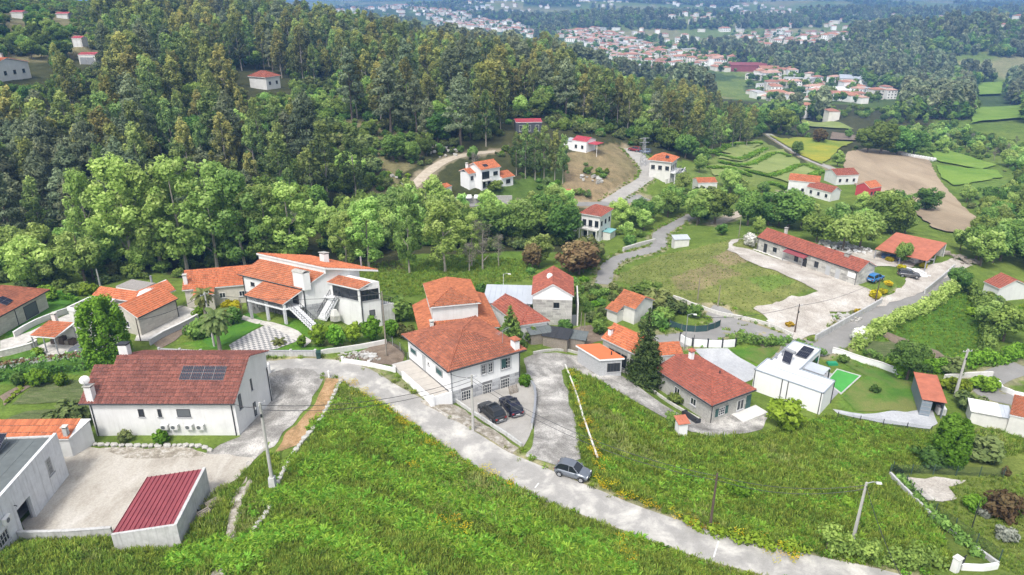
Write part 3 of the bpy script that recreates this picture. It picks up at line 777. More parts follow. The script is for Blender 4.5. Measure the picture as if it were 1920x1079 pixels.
for n_, m_, p_, o_, r_ in SHEETS: drape(n_, m_, p_, o_, rough=r_)
# ------------------------------------------------------------------ building materials
WHITE = plain('white_render', (.64, .64, .63), .85, .07, .8, streak=.35, streak_col=(.4, .39, .37), dirt=.1)
WHITE2 = plain('fresh_white_render', (.76, .76, .76), .75, .04, .8, streak=.2, streak_col=(.46, .455, .44), dirt=.05)
CREAM = plain('cream_stone_cladding', (.5, .47, .41), .85, .14, 2.5, streak=.12, rand=.1)
PALE = plain('pale_grey_render', (.6, .59, .56), .85, .08, 1.2, streak=.25, streak_col=(.36, .35, .32))
CONC = plain('stained_concrete', (.46, .46, .45), .9, .16, 1.6, streak=.6, streak_col=(.16, .16, .15), dirt=.25)
CONCW = plain('weathered_whitewash', (.62, .63, .64), .9, .1, 1.4, streak=.6, streak_col=(.24, .24, .23))
GRAN = plain('granite', (.36, .365, .375), .85, .2, 7, dirt=.2, streak_col=(.2, .2, .2), rand=.25)
GRANB = plain('rough_granite', (.4, .39, .36), .9, .25, 4, dirt=.4, streak_col=(.18, .17, .15), rand=.28)
JOINT = plain('mortar_joint', (.17, .17, .17), .95, .1, 6)
DARKM = plain('dark_metal', (.03, .032, .036), .5, .1, 4)
GREYM = plain('grey_metal', (.33, .34, .36), .45, .08, 3, metal=.4)
SHUT = plain('roller_shutter', (.11, .12, .125), .6, .08, 5)
GREENW = plain('green_shutter', (.035, .09, .085), .6, .1, 4)
WOOD = plain('weathered_wood', (.23, .2, .165), .9, .25, 6)
POLEW = plain('dark_wood_pole', (.09, .065, .05), .85, .2, 5)
CONP = plain('concrete_pole', (.4, .39, .37), .9, .12, 3, dirt=.3)
PVC = plain('white_plastic', (.62, .62, .61), .4, .03, 2)
DOORG = plain('grey_door', (.4, .41, .42), .5, .05, 3)
RUST = plain('rust_red_sheet', (.4, .13, .075), .7, .18, .9, dirt=.3, streak_col=(.25, .1, .07))
REDM = plain('red_metal_sheet', (.23, .052, .06), .55, .14, .7, dirt=.3, streak_col=(.3, .14, .13))
METR = plain('pale_metal_roof', (.42, .45, .49), .4, .07, .5, dirt=.15, streak_col=(.42, .44, .46))
ROOFW = plain('white_roof_membrane', (.62, .62, .62), .6, .06, .6, dirt=.25, streak_col=(.55, .55, .55))
GREYR = plain('dark_felt_roof', (.11, .125, .125), .85, .15, 1.2, dirt=.2, streak_col=(.2, .2, .19))
GRVR = plain('gravel_roof', (.27, .25, .23), .95, .25, 6, dirt=.4, streak_col=(.14, .13, .12))
SOLAR = plain('solar_cell', (.012, .014, .028), .5, .1, 3, spec=.15)
SOLF = plain('solar_frame', (.16, .165, .175), .4, .04, 2)
GLASS = glassmat()
T_OLD = roofmat('weathered_red_tile', (.2, .075, .057), (.36, .23, .185), (.095, .042, .038), .5)
T_ORG = roofmat('orange_clay_tile', (.38, .13, .06), (.5, .25, .155), (.2, .075, .05), .4)
T_NEW = roofmat('new_orange_tile', (.45, .145, .065), (.54, .24, .14), (.33, .105, .06), .2)
T_RED = roofmat('brick_red_tile', (.3, .092, .06), (.46, .24, .17), (.15, .055, .047), .5)
T_MIX = roofmat('mottled_tile', (.31, .108, .06), (.44, .24, .165), (.13, .055, .042), .6)
# ------------------------------------------------------------------ roofs
def tile_plane(e0, e1, t1, t0, pitch=.26, row=.4, amp=.08, lift=.06, sub=4):
    """tiles on the planar quad eave e0-e1, top t0-t1 -> verts, quads, uvs"""
    e0, e1, t0, t1 = (np.array(q, float) for q in (e0, e1, t0, t1))
    S = e1 - e0; Wd = np.linalg.norm(S); S = S / Wd
    up = (t0 + t1) / 2 - (e0 + e1) / 2; up = up - S * np.dot(up, S); T = np.linalg.norm(up); up = up / T
    nr = np.cross(S, up)
    if nr[2] < 0: nr = -nr
    a, b = np.dot(t0 - e0, S), np.dot(t1 - e0, S)
    n = max(2, int(round(Wd / pitch))); m = max(1, int(math.ceil(T / row)))
    s = np.linspace(0, Wd, n * sub + 1)
    tm = np.full(s.shape, T)
    if a > 1e-3: tm = np.minimum(tm, T * s / a)
    if b < Wd - 1e-3: tm = np.minimum(tm, T * (Wd - s) / (Wd - b))
    ph = (np.arange(len(s)) % sub) / sub
    bar = amp * (1 - np.abs(2 * ph - 1) ** 2) if sub > 1 else np.zeros(len(s))
    V, Fc, U = [], [], []
    off = 0
    for j in range(m):
        lo = np.minimum(j * T / m, tm); hi = np.minimum((j + 1) * T / m, tm)
        if (hi - lo).max() < 1e-4: continue
        A_ = e0 + np.outer(s, S) + np.outer(lo, up) + np.outer(bar + lift, nr)
        B_ = e0 + np.outer(s, S) + np.outer(hi, up) + np.outer(bar, nr)
        k = len(s); i = np.arange(k - 1)
        ok = (hi[:-1] - lo[:-1] > 1e-4) | (hi[1:] - lo[1:] > 1e-4)
        i = i[ok]
        V.append(A_); V.append(B_)
        Fc.append(np.stack([off + i, off + i + 1, off + k + i + 1, off + k + i], 1))
        c = (i // sub).astype(float)
        q = np.stack([np.stack([c + .1, np.full(len(i), j + .1)], 1), np.stack([c + .9, np.full(len(i), j + .1)], 1), np.stack([c + .9, np.full(len(i), j + .9)], 1), np.stack([c + .1, np.full(len(i), j + .9)], 1)], 1)
        U.append(q.reshape(-1, 2)); off += 2 * k
    V, Fc, U = np.vstack(V), np.vstack(Fc), np.vstack(U)
    # orient outward
    p = V[Fc[0]]; nn = np.cross(p[1] - p[0], p[3] - p[0])
    if np.dot(nn, nr) < 0:
        Fc = Fc[:, ::-1]; U = U.reshape(-1, 4, 2)[:, ::-1].reshape(-1, 2)
    return V, Fc, U
def tiled_roof(root, planes, m, edge=None, ridge=(), name='roof', thick=.14, hi=True, rr=.12, **kw):
    V, Fc, U, off = [], [], [], 0
    for q in planes:
        v, f, u = tile_plane(*q, **(kw if hi else dict(sub=1, pitch=.6, row=.7, lift=.05)))
        u = u + rng.integers(0, 500)
        V.append(v); Fc.append(f + off); U.append(u); off += len(v)
    r = obj(name, np.vstack(V), np.vstack(Fc), m, root, uvs=np.vstack(U))
    e = MB()
    for q in planes:
        pl = [q[0], q[1], q[2]] + ([q[3]] if np.linalg.norm(np.array(q[3]) - np.array(q[2])) > .02 else [])
        n = len(pl); pl = [np.array(p, float) for p in pl]
        e.add([p - (0, 0, .015) for p in pl] + [p - (0, 0, thick) for p in pl], [tuple(range(n)), tuple(range(n, 2 * n))[::-1]] + [(i, (i + 1) % n, (i + 1) % n + n, i + n) for i in range(n)])
    e.build('eave_board', edge or WHITE, r)
    if ridge:
        t = MB()
        for a, b in ridge:
            a, b = np.array(a, float), np.array(b, float); n = max(1, int(np.linalg.norm(b - a) / .42))
            for k in range(n):
                p0, p1 = a + (b - a) * k / n, a + (b - a) * (k + 1.08) / n
                t.tube([p0 + (0, 0, .03), p1 + (0, 0, .03)], [rr, rr * .82], 6, True)
        o = t.build('ridge_tiles', m, r)
        ul = o.data.uv_layers.new(name='UVMap')
        uv = np.repeat(np.arange(len(o.data.polygons)) // 8, [p.loop_total for p in o.data.polygons]) + .5
        ul.data.foreach_set('uv', np.stack([uv, uv * .37], 1).astype(np.float32).ravel())
    return r
def gable_planes(x0, x1, y0, y1, ze, rise, axis='x', h0=0.0, h1=0.0, pos_=.5, ze2=None):
    """ridge along axis; h0/h1 = hip length at either end (0 = gable); returns planes and ridge lines"""
    ze2 = ze if ze2 is None else ze2
    zr = ze + rise
    if axis == 'x':
        ym = y0 + (y1 - y0) * pos_
        a, b = (x0 + h0, ym, zr), (x1 - h1, ym, zr)
        c = [(x0, y0, ze), (x1, y0, ze), (x1, y1, ze2), (x0, y1, ze2)]
    else:
        xm = x0 + (x1 - x0) * pos_
        a, b = (xm, y0 + h0, zr), (xm, y1 - h1, zr)
        c = [(x1, y0, ze2), (x1, y1, ze2), (x0, y1, ze), (x0, y0, ze)]
    pl = [(c[0], c[1], b, a), (c[2], c[3], a, b)]
    rd = [(a, b)] if np.linalg.norm(np.array(a) - np.array(b)) > .2 else []
    if h1 > .01: pl.append((c[1], c[2], b, b)); rd += [(c[1], b), (c[2], b)]
    if h0 > .01: pl.append((c[3], c[0], a, a)); rd += [(c[3], a), (c[0], a)]
    return pl, rd
def gable_wall(root, m, x0, x1, y0, y1, z0, ze, rise, axis='x', pos_=.5, name='wall', ze2=None):
    """walls up to the underside of a gable roof, one solid"""
    ze2 = ze if ze2 is None else ze2
    zr = ze + rise
    if axis == 'x':
        ym = y0 + (y1 - y0) * pos_; prof = [(y0, z0), (y1, z0), (y1, ze2), (ym, zr), (y0, ze)]
        V = [(x0, a, b) for a, b in prof] + [(x1, a, b) for a, b in prof]
    else:
        xm = x0 + (x1 - x0) * pos_; prof = [(x0, z0), (x1, z0), (x1, ze2), (xm, zr), (x0, ze)]
        V = [(a, y1, b) for a, b in prof] + [(a, y0, b) for a, b in prof]
    n = 5
    f = [tuple(range(n)), tuple(range(n, 2 * n))[::-1]] + [(i + n, (i + 1) % n + n, (i + 1) % n, i) for i in range(n)]
    return obj(name, V, [q[::-1] for q in f], m, root)
# ------------------------------------------------------------------ wall features
def wp(face, val, s, z, n=0.0):
    return {'f': (s, val - n, z), 'b': (s, val + n, z), 'r': (val + n, s, z), 'l': (val - n, s, z)}[face]
def wbox(mb, face, val, s0, s1, z0, z1, n0, n1):
    a, b = wp(face, val, s0, z0, n0), wp(face, val, s1, z1, n1)
    return mb.box(min(a[0], b[0]), max(a[0], b[0]), min(a[1], b[1]), max(a[1], b[1]), min(a[2], b[2]), max(a[2], b[2]))
def window(root, face, val, s0, s1, z0, z1, frame=None, nx=2, ny=1, sur=None, sill=True, pane=None, fw=.07, name='window', shutters=None, blind=None):
    if s0 > s1: s0, s1 = s1, s0
    if z0 > z1: z0, z1 = z1, z0
    mb = MB(); fr = frame or PVC
    wbox(mb, face, val, s0, s0 + fw, z0, z1, .002, .05); wbox(mb, face, val, s1 - fw, s1, z0, z1, .002, .05)
    wbox(mb, face, val, s0 + fw, s1 - fw, z0, z0 + fw, .002, .05); wbox(mb, face, val, s0 + fw, s1 - fw, z1 - fw, z1, .002, .05)
    for k in range(1, nx): c = s0 + (s1 - s0) * k / nx; wbox(mb, face, val, c - fw * .4, c + fw * .4, z0 + fw, z1 - fw, .002, .045)
    for k in range(1, ny): c = z0 + (z1 - z0) * k / ny; wbox(mb, face, val, s0 + fw, s1 - fw, c - fw * .3, c + fw * .3, .002, .04)
    w = mb.build(name, fr, root)
    wbox(MB(), face, val, s0 + fw, s1 - fw, z0 + fw, z1 - fw, .002, .016).build('pane', pane or GLASS, w)
    if sur:
        q = MB(); t = .13
        wbox(q, face, val, s0 - t, s0, z0, z1 + t, .002, .09); wbox(q, face, val, s1, s1 + t, z0, z1 + t, .002, .09); wbox(q, face, val, s0, s1, z1, z1 + t, .002, .09)
        q.build('surround', sur, w)
    if sill: wbox(MB(), face, val, s0 - .1, s1 + .1, z0 - .08, z0 - .004, .002, .13).build('sill', sur or GRAN, w)
    if blind: wbox(MB(), face, val, s0 + fw, s1 - fw, z0 + (z1 - z0) * .02 + fw, z1 - fw, .018, .034).build('roller_blind', blind, w)
    if shutters:
        for a, b in ((s0 - (s1 - s0) * .5, s0 - .01), (s1 + .01, s1 + (s1 - s0) * .5)):
            wbox(MB(), face, val, a, b, z0, z1, .01, .05).build('shutter', shutters, w)
    return w
def winpx(fr, root, face, val, p0, p1, **kw):
    ax = 'y' if face in 'fb' else 'x'; i = 0 if face in 'fb' else 1
    a, b = fr.on(*p0, ax, val), fr.on(*p1, ax, val)
    return window(root, face, val, a[i], b[i], a[2], b[2], **kw)
def door(root, face, val, s0, s1, z0, z1, m, name='door', handle=True):
    d = wbox(MB(), face, val, s0, s1, z0, z1, .003, .05).build(name, m, root)
    if handle: wbox(MB(), face, val, s0 + .08, s0 + .2, z0 + 1.0, z0 + 1.05, .05, .1).build('handle', GREYM, d)
    return d
def chimney(parent, x, y, z0, z1, w=.6, d=.6, m=None, cap=None, name='chimney', style='slab'):
    c = MB().box(x - w / 2, x + w / 2, y - d / 2, y + d / 2, z0, z1).build(name, m or WHITE, parent)
    if style == 'tile':
        q = MB(); e = .18; z = z1 + .28
        for sx, sy in ((-1, -1), (1, -1), (1, 1), (-1, 1)): q.box(x + sx * (w / 2 - .06) - .05, x + sx * (w / 2 - .06) + .05, y + sy * (d / 2 - .06) - .05, y + sy * (d / 2 - .06) + .05, z1, z)
        a = [(x - w / 2 - e, y - d / 2 - e, z), (x + w / 2 + e, y - d / 2 - e, z), (x + w / 2 + e, y + d / 2 + e, z), (x - w / 2 - e, y + d / 2 + e, z), (x, y, z + .38)]
        q.add(a, [(0, 1, 4), (1, 2, 4), (2, 3, 4), (3, 0, 4), (3, 2, 1, 0)]); q.build('chimney_cap', cap or T_ORG, c)
    elif style == 'arch':
        q = MB(); n = 8
        V = []
        for k in range(n + 1):
            t = math.pi * k / n
            for yy in (y - d / 2 - .08, y + d / 2 + .08):
                for r_ in (w / 2 + .08, w / 2 - .02): V.append((x - math.cos(t) * r_, yy, z1 + math.sin(t) * r_ * .7))
        f = []
        for k in range(n):
            b = k * 4; f += [(b, b + 4, b + 6, b + 2), (b + 1, b + 3, b + 7, b + 5), (b, b + 1, b + 5, b + 4), (b + 2, b + 6, b + 7, b + 3)]
        q.add(V, f); q.build('chimney_cap', cap or GRANB, c)
    else:
        MB().box(x - w / 2 + .06, x + w / 2 - .06, y - d / 2 + .06, y + d / 2 - .06, z1, z1 + .16).build('flue', DARKM, c)
        MB().box(x - w / 2 - .08, x + w / 2 + .08, y - d / 2 - .08, y + d / 2 + .08, z1 + .16, z1 + .26).build('chimney_cap', cap or GRANB, c)
    return c
def downpipe(root, face, val, s, z0, z1, m=None, bend=.35):
    return MB().tube([wp(face, val, s - bend, z1, .3), wp(face, val, s, z1 - .3, .07), wp(face, val, s, z0, .07)], .055, 6).build('downpipe', m or DARKM, root)
def gutter(root, a, b, m=None): return MB().tube([a, b], .075, 6).build('gutter', m or DARKM, root)
_SB = None
def stonework(wall, face, val, s0, s1, z0, z1, bw, bh, m, holes=(), n=.04, cap=300):
    """dressed stone blocks laid in courses, each a piece of its own, on the wall"""
    global _SB
    key = 'stone_block_' + m.name
    me = bpy.data.meshes.get(key)
    if me is None:
        t = MB().hexa([(-.5, -.5, -.5), (.5, -.5, -.5), (.5, .5, -.5), (-.5, .5, -.5), (-.5, -.5, .5), (.5, -.5, .5), (.5, .5, .5), (-.5, .5, .5)])
        o = t.build(key, m); me = o.data; bpy.data.objects.remove(o); me.name = key
    rows = max(1, int(round((z1 - z0) / bh))); hh = (z1 - z0) / rows; g = .045
    for j in range(rows):
        s = s0; first = True
        while s < s1 - .05:
            w = bw * (1 + .45 * (random.random() - .5)) * (.5 if first and j % 2 else 1); first = False
            e = min(s1, s + w)
            if s1 - e < bw * .35: e = s1
            za, zb_ = z0 + j * hh, z0 + (j + 1) * hh
            segs = [(s, e)]
            for (hs0, hs1, hz0, hz1) in holes:
                if za < hz1 - .03 and zb_ > hz0 + .03:
                    ns = []
                    for a, b in segs:
                        if b <= hs0 or a >= hs1: ns.append((a, b))
                        else:
                            if hs0 - a > .12: ns.append((a, hs0))
                            if b - hs1 > .12: ns.append((hs1, b))
                    segs = ns
            for a, b in segs:
                d = n * (.6 + .8 * random.random())
                c = wp(face, val, (a + b) / 2, (za + zb_) / 2, d / 2)
                sc = (b - a - g, d, hh - g) if face in 'fb' else (d, b - a - g, hh - g)
                inst('stone_block', me, wall, c, 0, tuple(float(q) for q in sc))
            s = e
def solar(root_or_none, fr, corners, name='solar_panel', nx=3, ny=2, parent=None, off=.12):
    """panel array: corner points (local, lower-left, lower-right, upper-right, upper-left)"""
    p = [np.array(c, float) for c in corners]
    nr = np.cross(p[1] - p[0], p[3] - p[0]); nr /= np.linalg.norm(nr)
    if nr[2] < 0: nr = -nr
    def at(s, t): return (p[0] * (1 - s) + p[1] * s) * (1 - t) + (p[3] * (1 - s) + p[2] * s) * t
    e = parent
    for i in range(nx):
        for j in range(ny):
            g = .012
            c = [at((i + g) / nx, (j + g) / ny), at((i + 1 - g) / nx, (j + g) / ny), at((i + 1 - g) / nx, (j + 1 - g) / ny), at((i + g) / nx, (j + 1 - g) / ny)]
            f = MB().hexa([q + nr * off for q in c] + [q + nr * (off + .04) for q in c]).build(name, SOLF, e)
            m = MB(); nn = 6
            for k in range(nn):
                a, b = .015 + .97 * k / nn + .006, .015 + .97 * (k + 1) / nn - .006
                def q4(s, t): return (c[0] * (1 - s) + c[1] * s) * (1 - t) + (c[3] * (1 - s) + c[2] * s) * t
                for (t0, t1) in ((.02, .495), (.505, .98)):
                    cc = [q4(a, t0), q4(b, t0), q4(b, t1), q4(a, t1)]
                    m.add([q + nr * (off + .046) for q in cc], [(0, 1, 2, 3)])
            m.build('solar_cell', SOLAR, f)
def dish(parent, x, y, z, r=.4, az=0.0, name='satellite_dish'):
    V, Fc = [], []
    n, k = 12, 4
    for i in range(k + 1):
        rr = r * i / k
        for j in range(n):
            t = 2 * math.pi * j / n; V.append((rr * math.cos(t), .35 * rr * rr / r - .1, rr * math.sin(t)))
    for i in range(k):
        for j in range(n): Fc.append((i * n + j, i * n + (j + 1) % n, (i + 1) * n + (j + 1) % n, (i + 1) * n + j))
    M = Matrix.Translation((x, y, z)) @ Matrix.Rotation(az, 4, 'Z') @ Matrix.Rotation(R(-25), 4, 'X')
    V = [tuple(M @ Vector(v)) for v in V]
    o = obj(name, V, Fc, PVC, parent)
    a = M @ Vector((0, 0, -r * .9)); b = M @ Vector((0, -r * .9, -.05))
    MB().tube([a, b], .02, 5).tube([(x, y, z - .9), (x, y, z - .05)], .03, 5).build('dish_arm', GREYM, o)
    return o
def ac_unit(root, face, val, s, z, w=.85, hh=.62, d=.32, name='air_conditioner'):
    q = wbox(MB(), face, val, s, s + w, z, z + hh, .08, .08 + d).build(name, PVC, root)
    m = MB(); c = wp(face, val, s + w * .4, z + hh / 2, .08 + d + .004)
    V, f = [], []
    n = 14
    for k in range(n):
        t = 2 * math.pi * k / n
        V.append(wp(face, val, s + w * .4 + .24 * math.cos(t), z + hh / 2 + .24 * math.sin(t), .08 + d + .006))
    m.add(V + [c], [(k, (k + 1) % n, n) for k in range(n)])
    m.build('fan_grille', SHUT, q)
    for e in (.1, w - .15): wbox(MB(), face, val, s + e, s + e + .05, z - .04, z - .005, .003, .4).build('bracket', GREYM, q)
    return q
def railing(root, pts, hgt=.9, step=.14, m=None, name='railing', bars=True):
    """handrail with balusters along local points (their z is the floor)"""
    q = MB()
    for a, b in zip(pts[:-1], pts[1:]):
        a, b = np.array(a, float), np.array(b, float); L_ = np.linalg.norm(b - a)
        q.tube([a + (0, 0, hgt), b + (0, 0, hgt)], .035, 5); q.tube([a + (0, 0, .12), b + (0, 0, .12)], .02, 4)
        n = max(1, int(L_ / step))
        if bars:
            for k in range(n + 1):
                c = a + (b - a) * k / n; q.box(c[0] - .012, c[0] + .012, c[1] - .012, c[1] + .012, c[2] + .12, c[2] + hgt)
        else:
            for c in (a, b): q.tube([c, c + (0, 0, hgt)], .03, 5)
    return q.build(name, m or DARKM, root)
# ------------------------------------------------------------------ the houses
def house(key, name, label, axis='x', rise=1.6, h0=0.0, h1=0.0, wallm=None, roofm=None, hi=True, pos_=.5, z0=-1.6, edge=None, ze2=None, cat='house', apex=None, rr=.12, finish=True):
    fr = FR[key]; r = fr.root(name, label, cat)
    wallm, roofm = wallm or WHITE, roofm or T_ORG
    o, Lx, Dy, he = fr.ov, fr.L, fr.D, fr.he
    if apex is not None:      # rise read from a ridge pixel
        mid = (fr.on(*apex, 'y', Dy * pos_) if axis == 'x' else fr.on(*apex, 'x', Lx * pos_)); rise = mid[2] - he
    pl, rd = gable_planes(0, Lx, 0, Dy, he, rise, axis, h0, h1, pos_, ze2)
    if h0 > .05 and h1 > .05:
        MB().box(o, Lx - o, o, Dy - o, z0, he - .02).build('wall', wallm, r)
    else:
        e2 = he if ze2 is None else ze2
        if axis == 'x':
            k1, k2 = rise / (Dy * pos_), (he + rise - e2) / (Dy * (1 - pos_))
            if h0 > .05 or h1 > .05:
                MB().box(o, Lx - o, o, Dy - o, z0, he - .02).build('wall', wallm, r)
            else:
                y0, y1 = o, Dy - o
                gable_wall(r, wallm, o, Lx - o, y0, y1, z0, he + k1 * o - .15, rise - k1 * o, 'x', (Dy * pos_ - y0) / (y1 - y0), ze2=e2 + k2 * o - .15)
                r.children[-1].data.vertices[3].co.z -= .15; r.children[-1].data.vertices[8].co.z -= .15
        else:
            k1 = rise / (Lx * pos_); k2 = (he + rise - e2) / (Lx * (1 - pos_))
            if h0 > .05 or h1 > .05:
                y0, y1 = o, Dy - o
                if h0 > .05 and h1 <= .05 or h1 > .05 and h0 <= .05:
                    MB().box(o, Lx - o, y0, y1, z0, he - .02).build('wall', wallm, r)
            else:
                gable_wall(r, wallm, o, Lx - o, o, Dy - o, z0, he + k1 * o - .15, rise - k1 * o, 'y', (Lx * pos_ - o) / (Lx - 2 * o), ze2=e2 + k2 * o - .15)
                r.children[-1].data.vertices[3].co.z -= .15; r.children[-1].data.vertices[8].co.z -= .15
    rf = tiled_roof(r, pl, roofm, edge, rd, hi=hi, rr=rr)
    return fr, r, rf, pl
def stairs(root, p0, p1, wid, n, m, name='stair', rail=True):
    """straight flight from p0 (bottom) to p1 (top); wid = vector across"""
    p0, p1, wid = (np.array(q, float) for q in (p0, p1, wid))
    st = empty(name, (0, 0, 0)); st.parent = root
    run = p1 - p0; hr = run.copy(); hr[2] = 0
    for k in range(n):
        a = p0 + hr * k / n; b = p0 + hr * (k + 1) / n; z = p0[2] + run[2] * (k + 1) / n
        zb = z - max(.35, run[2] / n)
        c = [a, b, b + wid, a + wid]
        if np.cross((b - a)[:2], wid[:2]) < 0: c = [a, a + wid, b + wid, b]
        MB().hexa([(q[0], q[1], zb) for q in c] + [(q[0], q[1], z) for q in c]).build('step', m, st)
    if rail:
        for w in (np.zeros(3), wid):
            railing(st, [p0 + w + (0, 0, .1), p1 + w + (0, 0, .1)], .85, .5, DARKM, 'handrail')
    return st
def pane_plain(): return GLASS

# ---- long white house with solar panels
def build_A():
    fr = FR['A']; r = fr.root('long_white_house', 'long white house with dark red tiled roof, solar panels and four air conditioners')
    he, Lx = fr.he, fr.L
    a = fr.on(468, 668.5, 'x', Lx); b = fr.on(505, 659, 'x', Lx)
    yr, zr, yb, zb = a[1], a[2], b[1], b[2]
    k = (zr - he) / yr; kb = (zr - zb) / (yb - yr)
    xs = fr.onplane(213, 684, (0, 0, he), (0, -k, 1)); xl = 2.2; ft = min(.95, xs[1] / yr)
    pl = [((xl, 0, he), (Lx, 0, he), (Lx, yr, zr), (xl, yr, zr)), ((0, 0, he), (xl, 0, he), (xl, yr * ft, he + k * yr * ft), (0, yr * ft, he + k * yr * ft)), ((Lx, yb, zb), (xl, yb, zb), (xl, yr, zr), (Lx, yr, zr))]
    rf = tiled_roof(r, pl, T_OLD, WHITE, [((xl, yr, zr), (Lx, yr, zr))], pitch=.3, row=.44, amp=.11, lift=.08)
    y0, y1, x0, x1 = .4, yb - .35, .75, Lx - .3
    prof = [(y0, -1.5), (y1, -1.5), (y1, zb + kb * .35 - .17), (yr, zr - .17), (y0, he + k * y0 - .17)]
    V = [(xl + .2, p, q) for p, q in prof] + [(x1, p, q) for p, q in prof]
    n = 5; obj('wall', V, [tuple(range(n))[::-1], tuple(range(n, 2 * n))] + [(i, (i + 1) % n, (i + 1) % n + n, i + n) for i in range(n)], WHITE, r)
    yl = yr * ft - .3
    prof = [(y0, -1.5), (yl, -1.5), (yl, he + k * yl - .17), (y0, he + k * y0 - .17)]
    V = [(x0, p, q) for p, q in prof] + [(xl + .2, p, q) for p, q in prof]
    obj('wall', V, [(3, 2, 1, 0), (4, 5, 6, 7), (0, 1, 5, 4), (1, 2, 6, 5), (2, 3, 7, 6), (3, 0, 4, 7)], WHITE, r)
    dk = dict(frame=DARKM, nx=1, fw=.06)
    winpx(fr, r, 'f', y0, (258, 767.5), (272, 781.7), **dk); winpx(fr, r, 'f', y0, (294.6, 767.5), (304.6, 782), **dk)
    winpx(fr, r, 'f', y0, (330.4, 767.5), (358.5, 781.7), blind=SHUT, **dk); winpx(fr, r, 'f', y0, (338.3, 817), (363.3, 831), blind=SHUT, sill=False, **dk)
    for p, q in (((468, 712), (474, 731)), ((445, 742.5), (454.5, 764)), ((473.7, 757), (482, 777))): winpx(fr, r, 'r', x1, p, q, blind=SHUT, **dk)
    for px in (305, 323.5, 350.5, 371.5):
        q = fr.on(px, 803, 'y', y0); ac_unit(r, 'f', y0, q[0], q[2])
    downpipe(r, 'f', y0, x0 + .25, -.9, he - .05); downpipe(r, 'f', y0, x1 - .35, -.2, he - .05); downpipe(r, 'r', x1, y1 - .3, 0, he + .6)
    gutter(r, (0, -.07, he - .03), (Lx, -.07, he - .03))
    c = [fr.onplane(px, py, (0, 0, he), (0, -k, 1)) for px, py in ((336, 713), (419.6, 714), (427, 687), (345.6, 686.7))]
    solar(None, fr, c, nx=4, ny=2, parent=rf)
    q = fr.onplane(172, 748, (0, 0, he), (0, -k, 1)); ch = chimney(rf, q[0], q[1], q[2] - .4, q[2] + 1.5, .75, .6); dish(rf, q[0] - .1, q[1] - .2, q[2] + 2.5, .5, .5)
    q = fr.onplane(266, 661, (0, yb, zb), (0, kb, 1)); chimney(rf, q[0], yr + .7, zr - .9, zr + 1.1, 1.0, .6, cap=DARKM)
    for i in range(5): box('step', GRAN, r, x1 - 4.6 + i * .25, x1 - 2.2, y0 - .75, y0 - .01, -.9, -.75 + i * .16) if i == 0 else box('step', GRAN, r, x1 - 2.2 + (i - 1) * .36, x1 - 2.2 + i * .36, y0 - .75, y0 - .01, -.9, -.75 + i * .15)
    fr.done(r)
build_A()
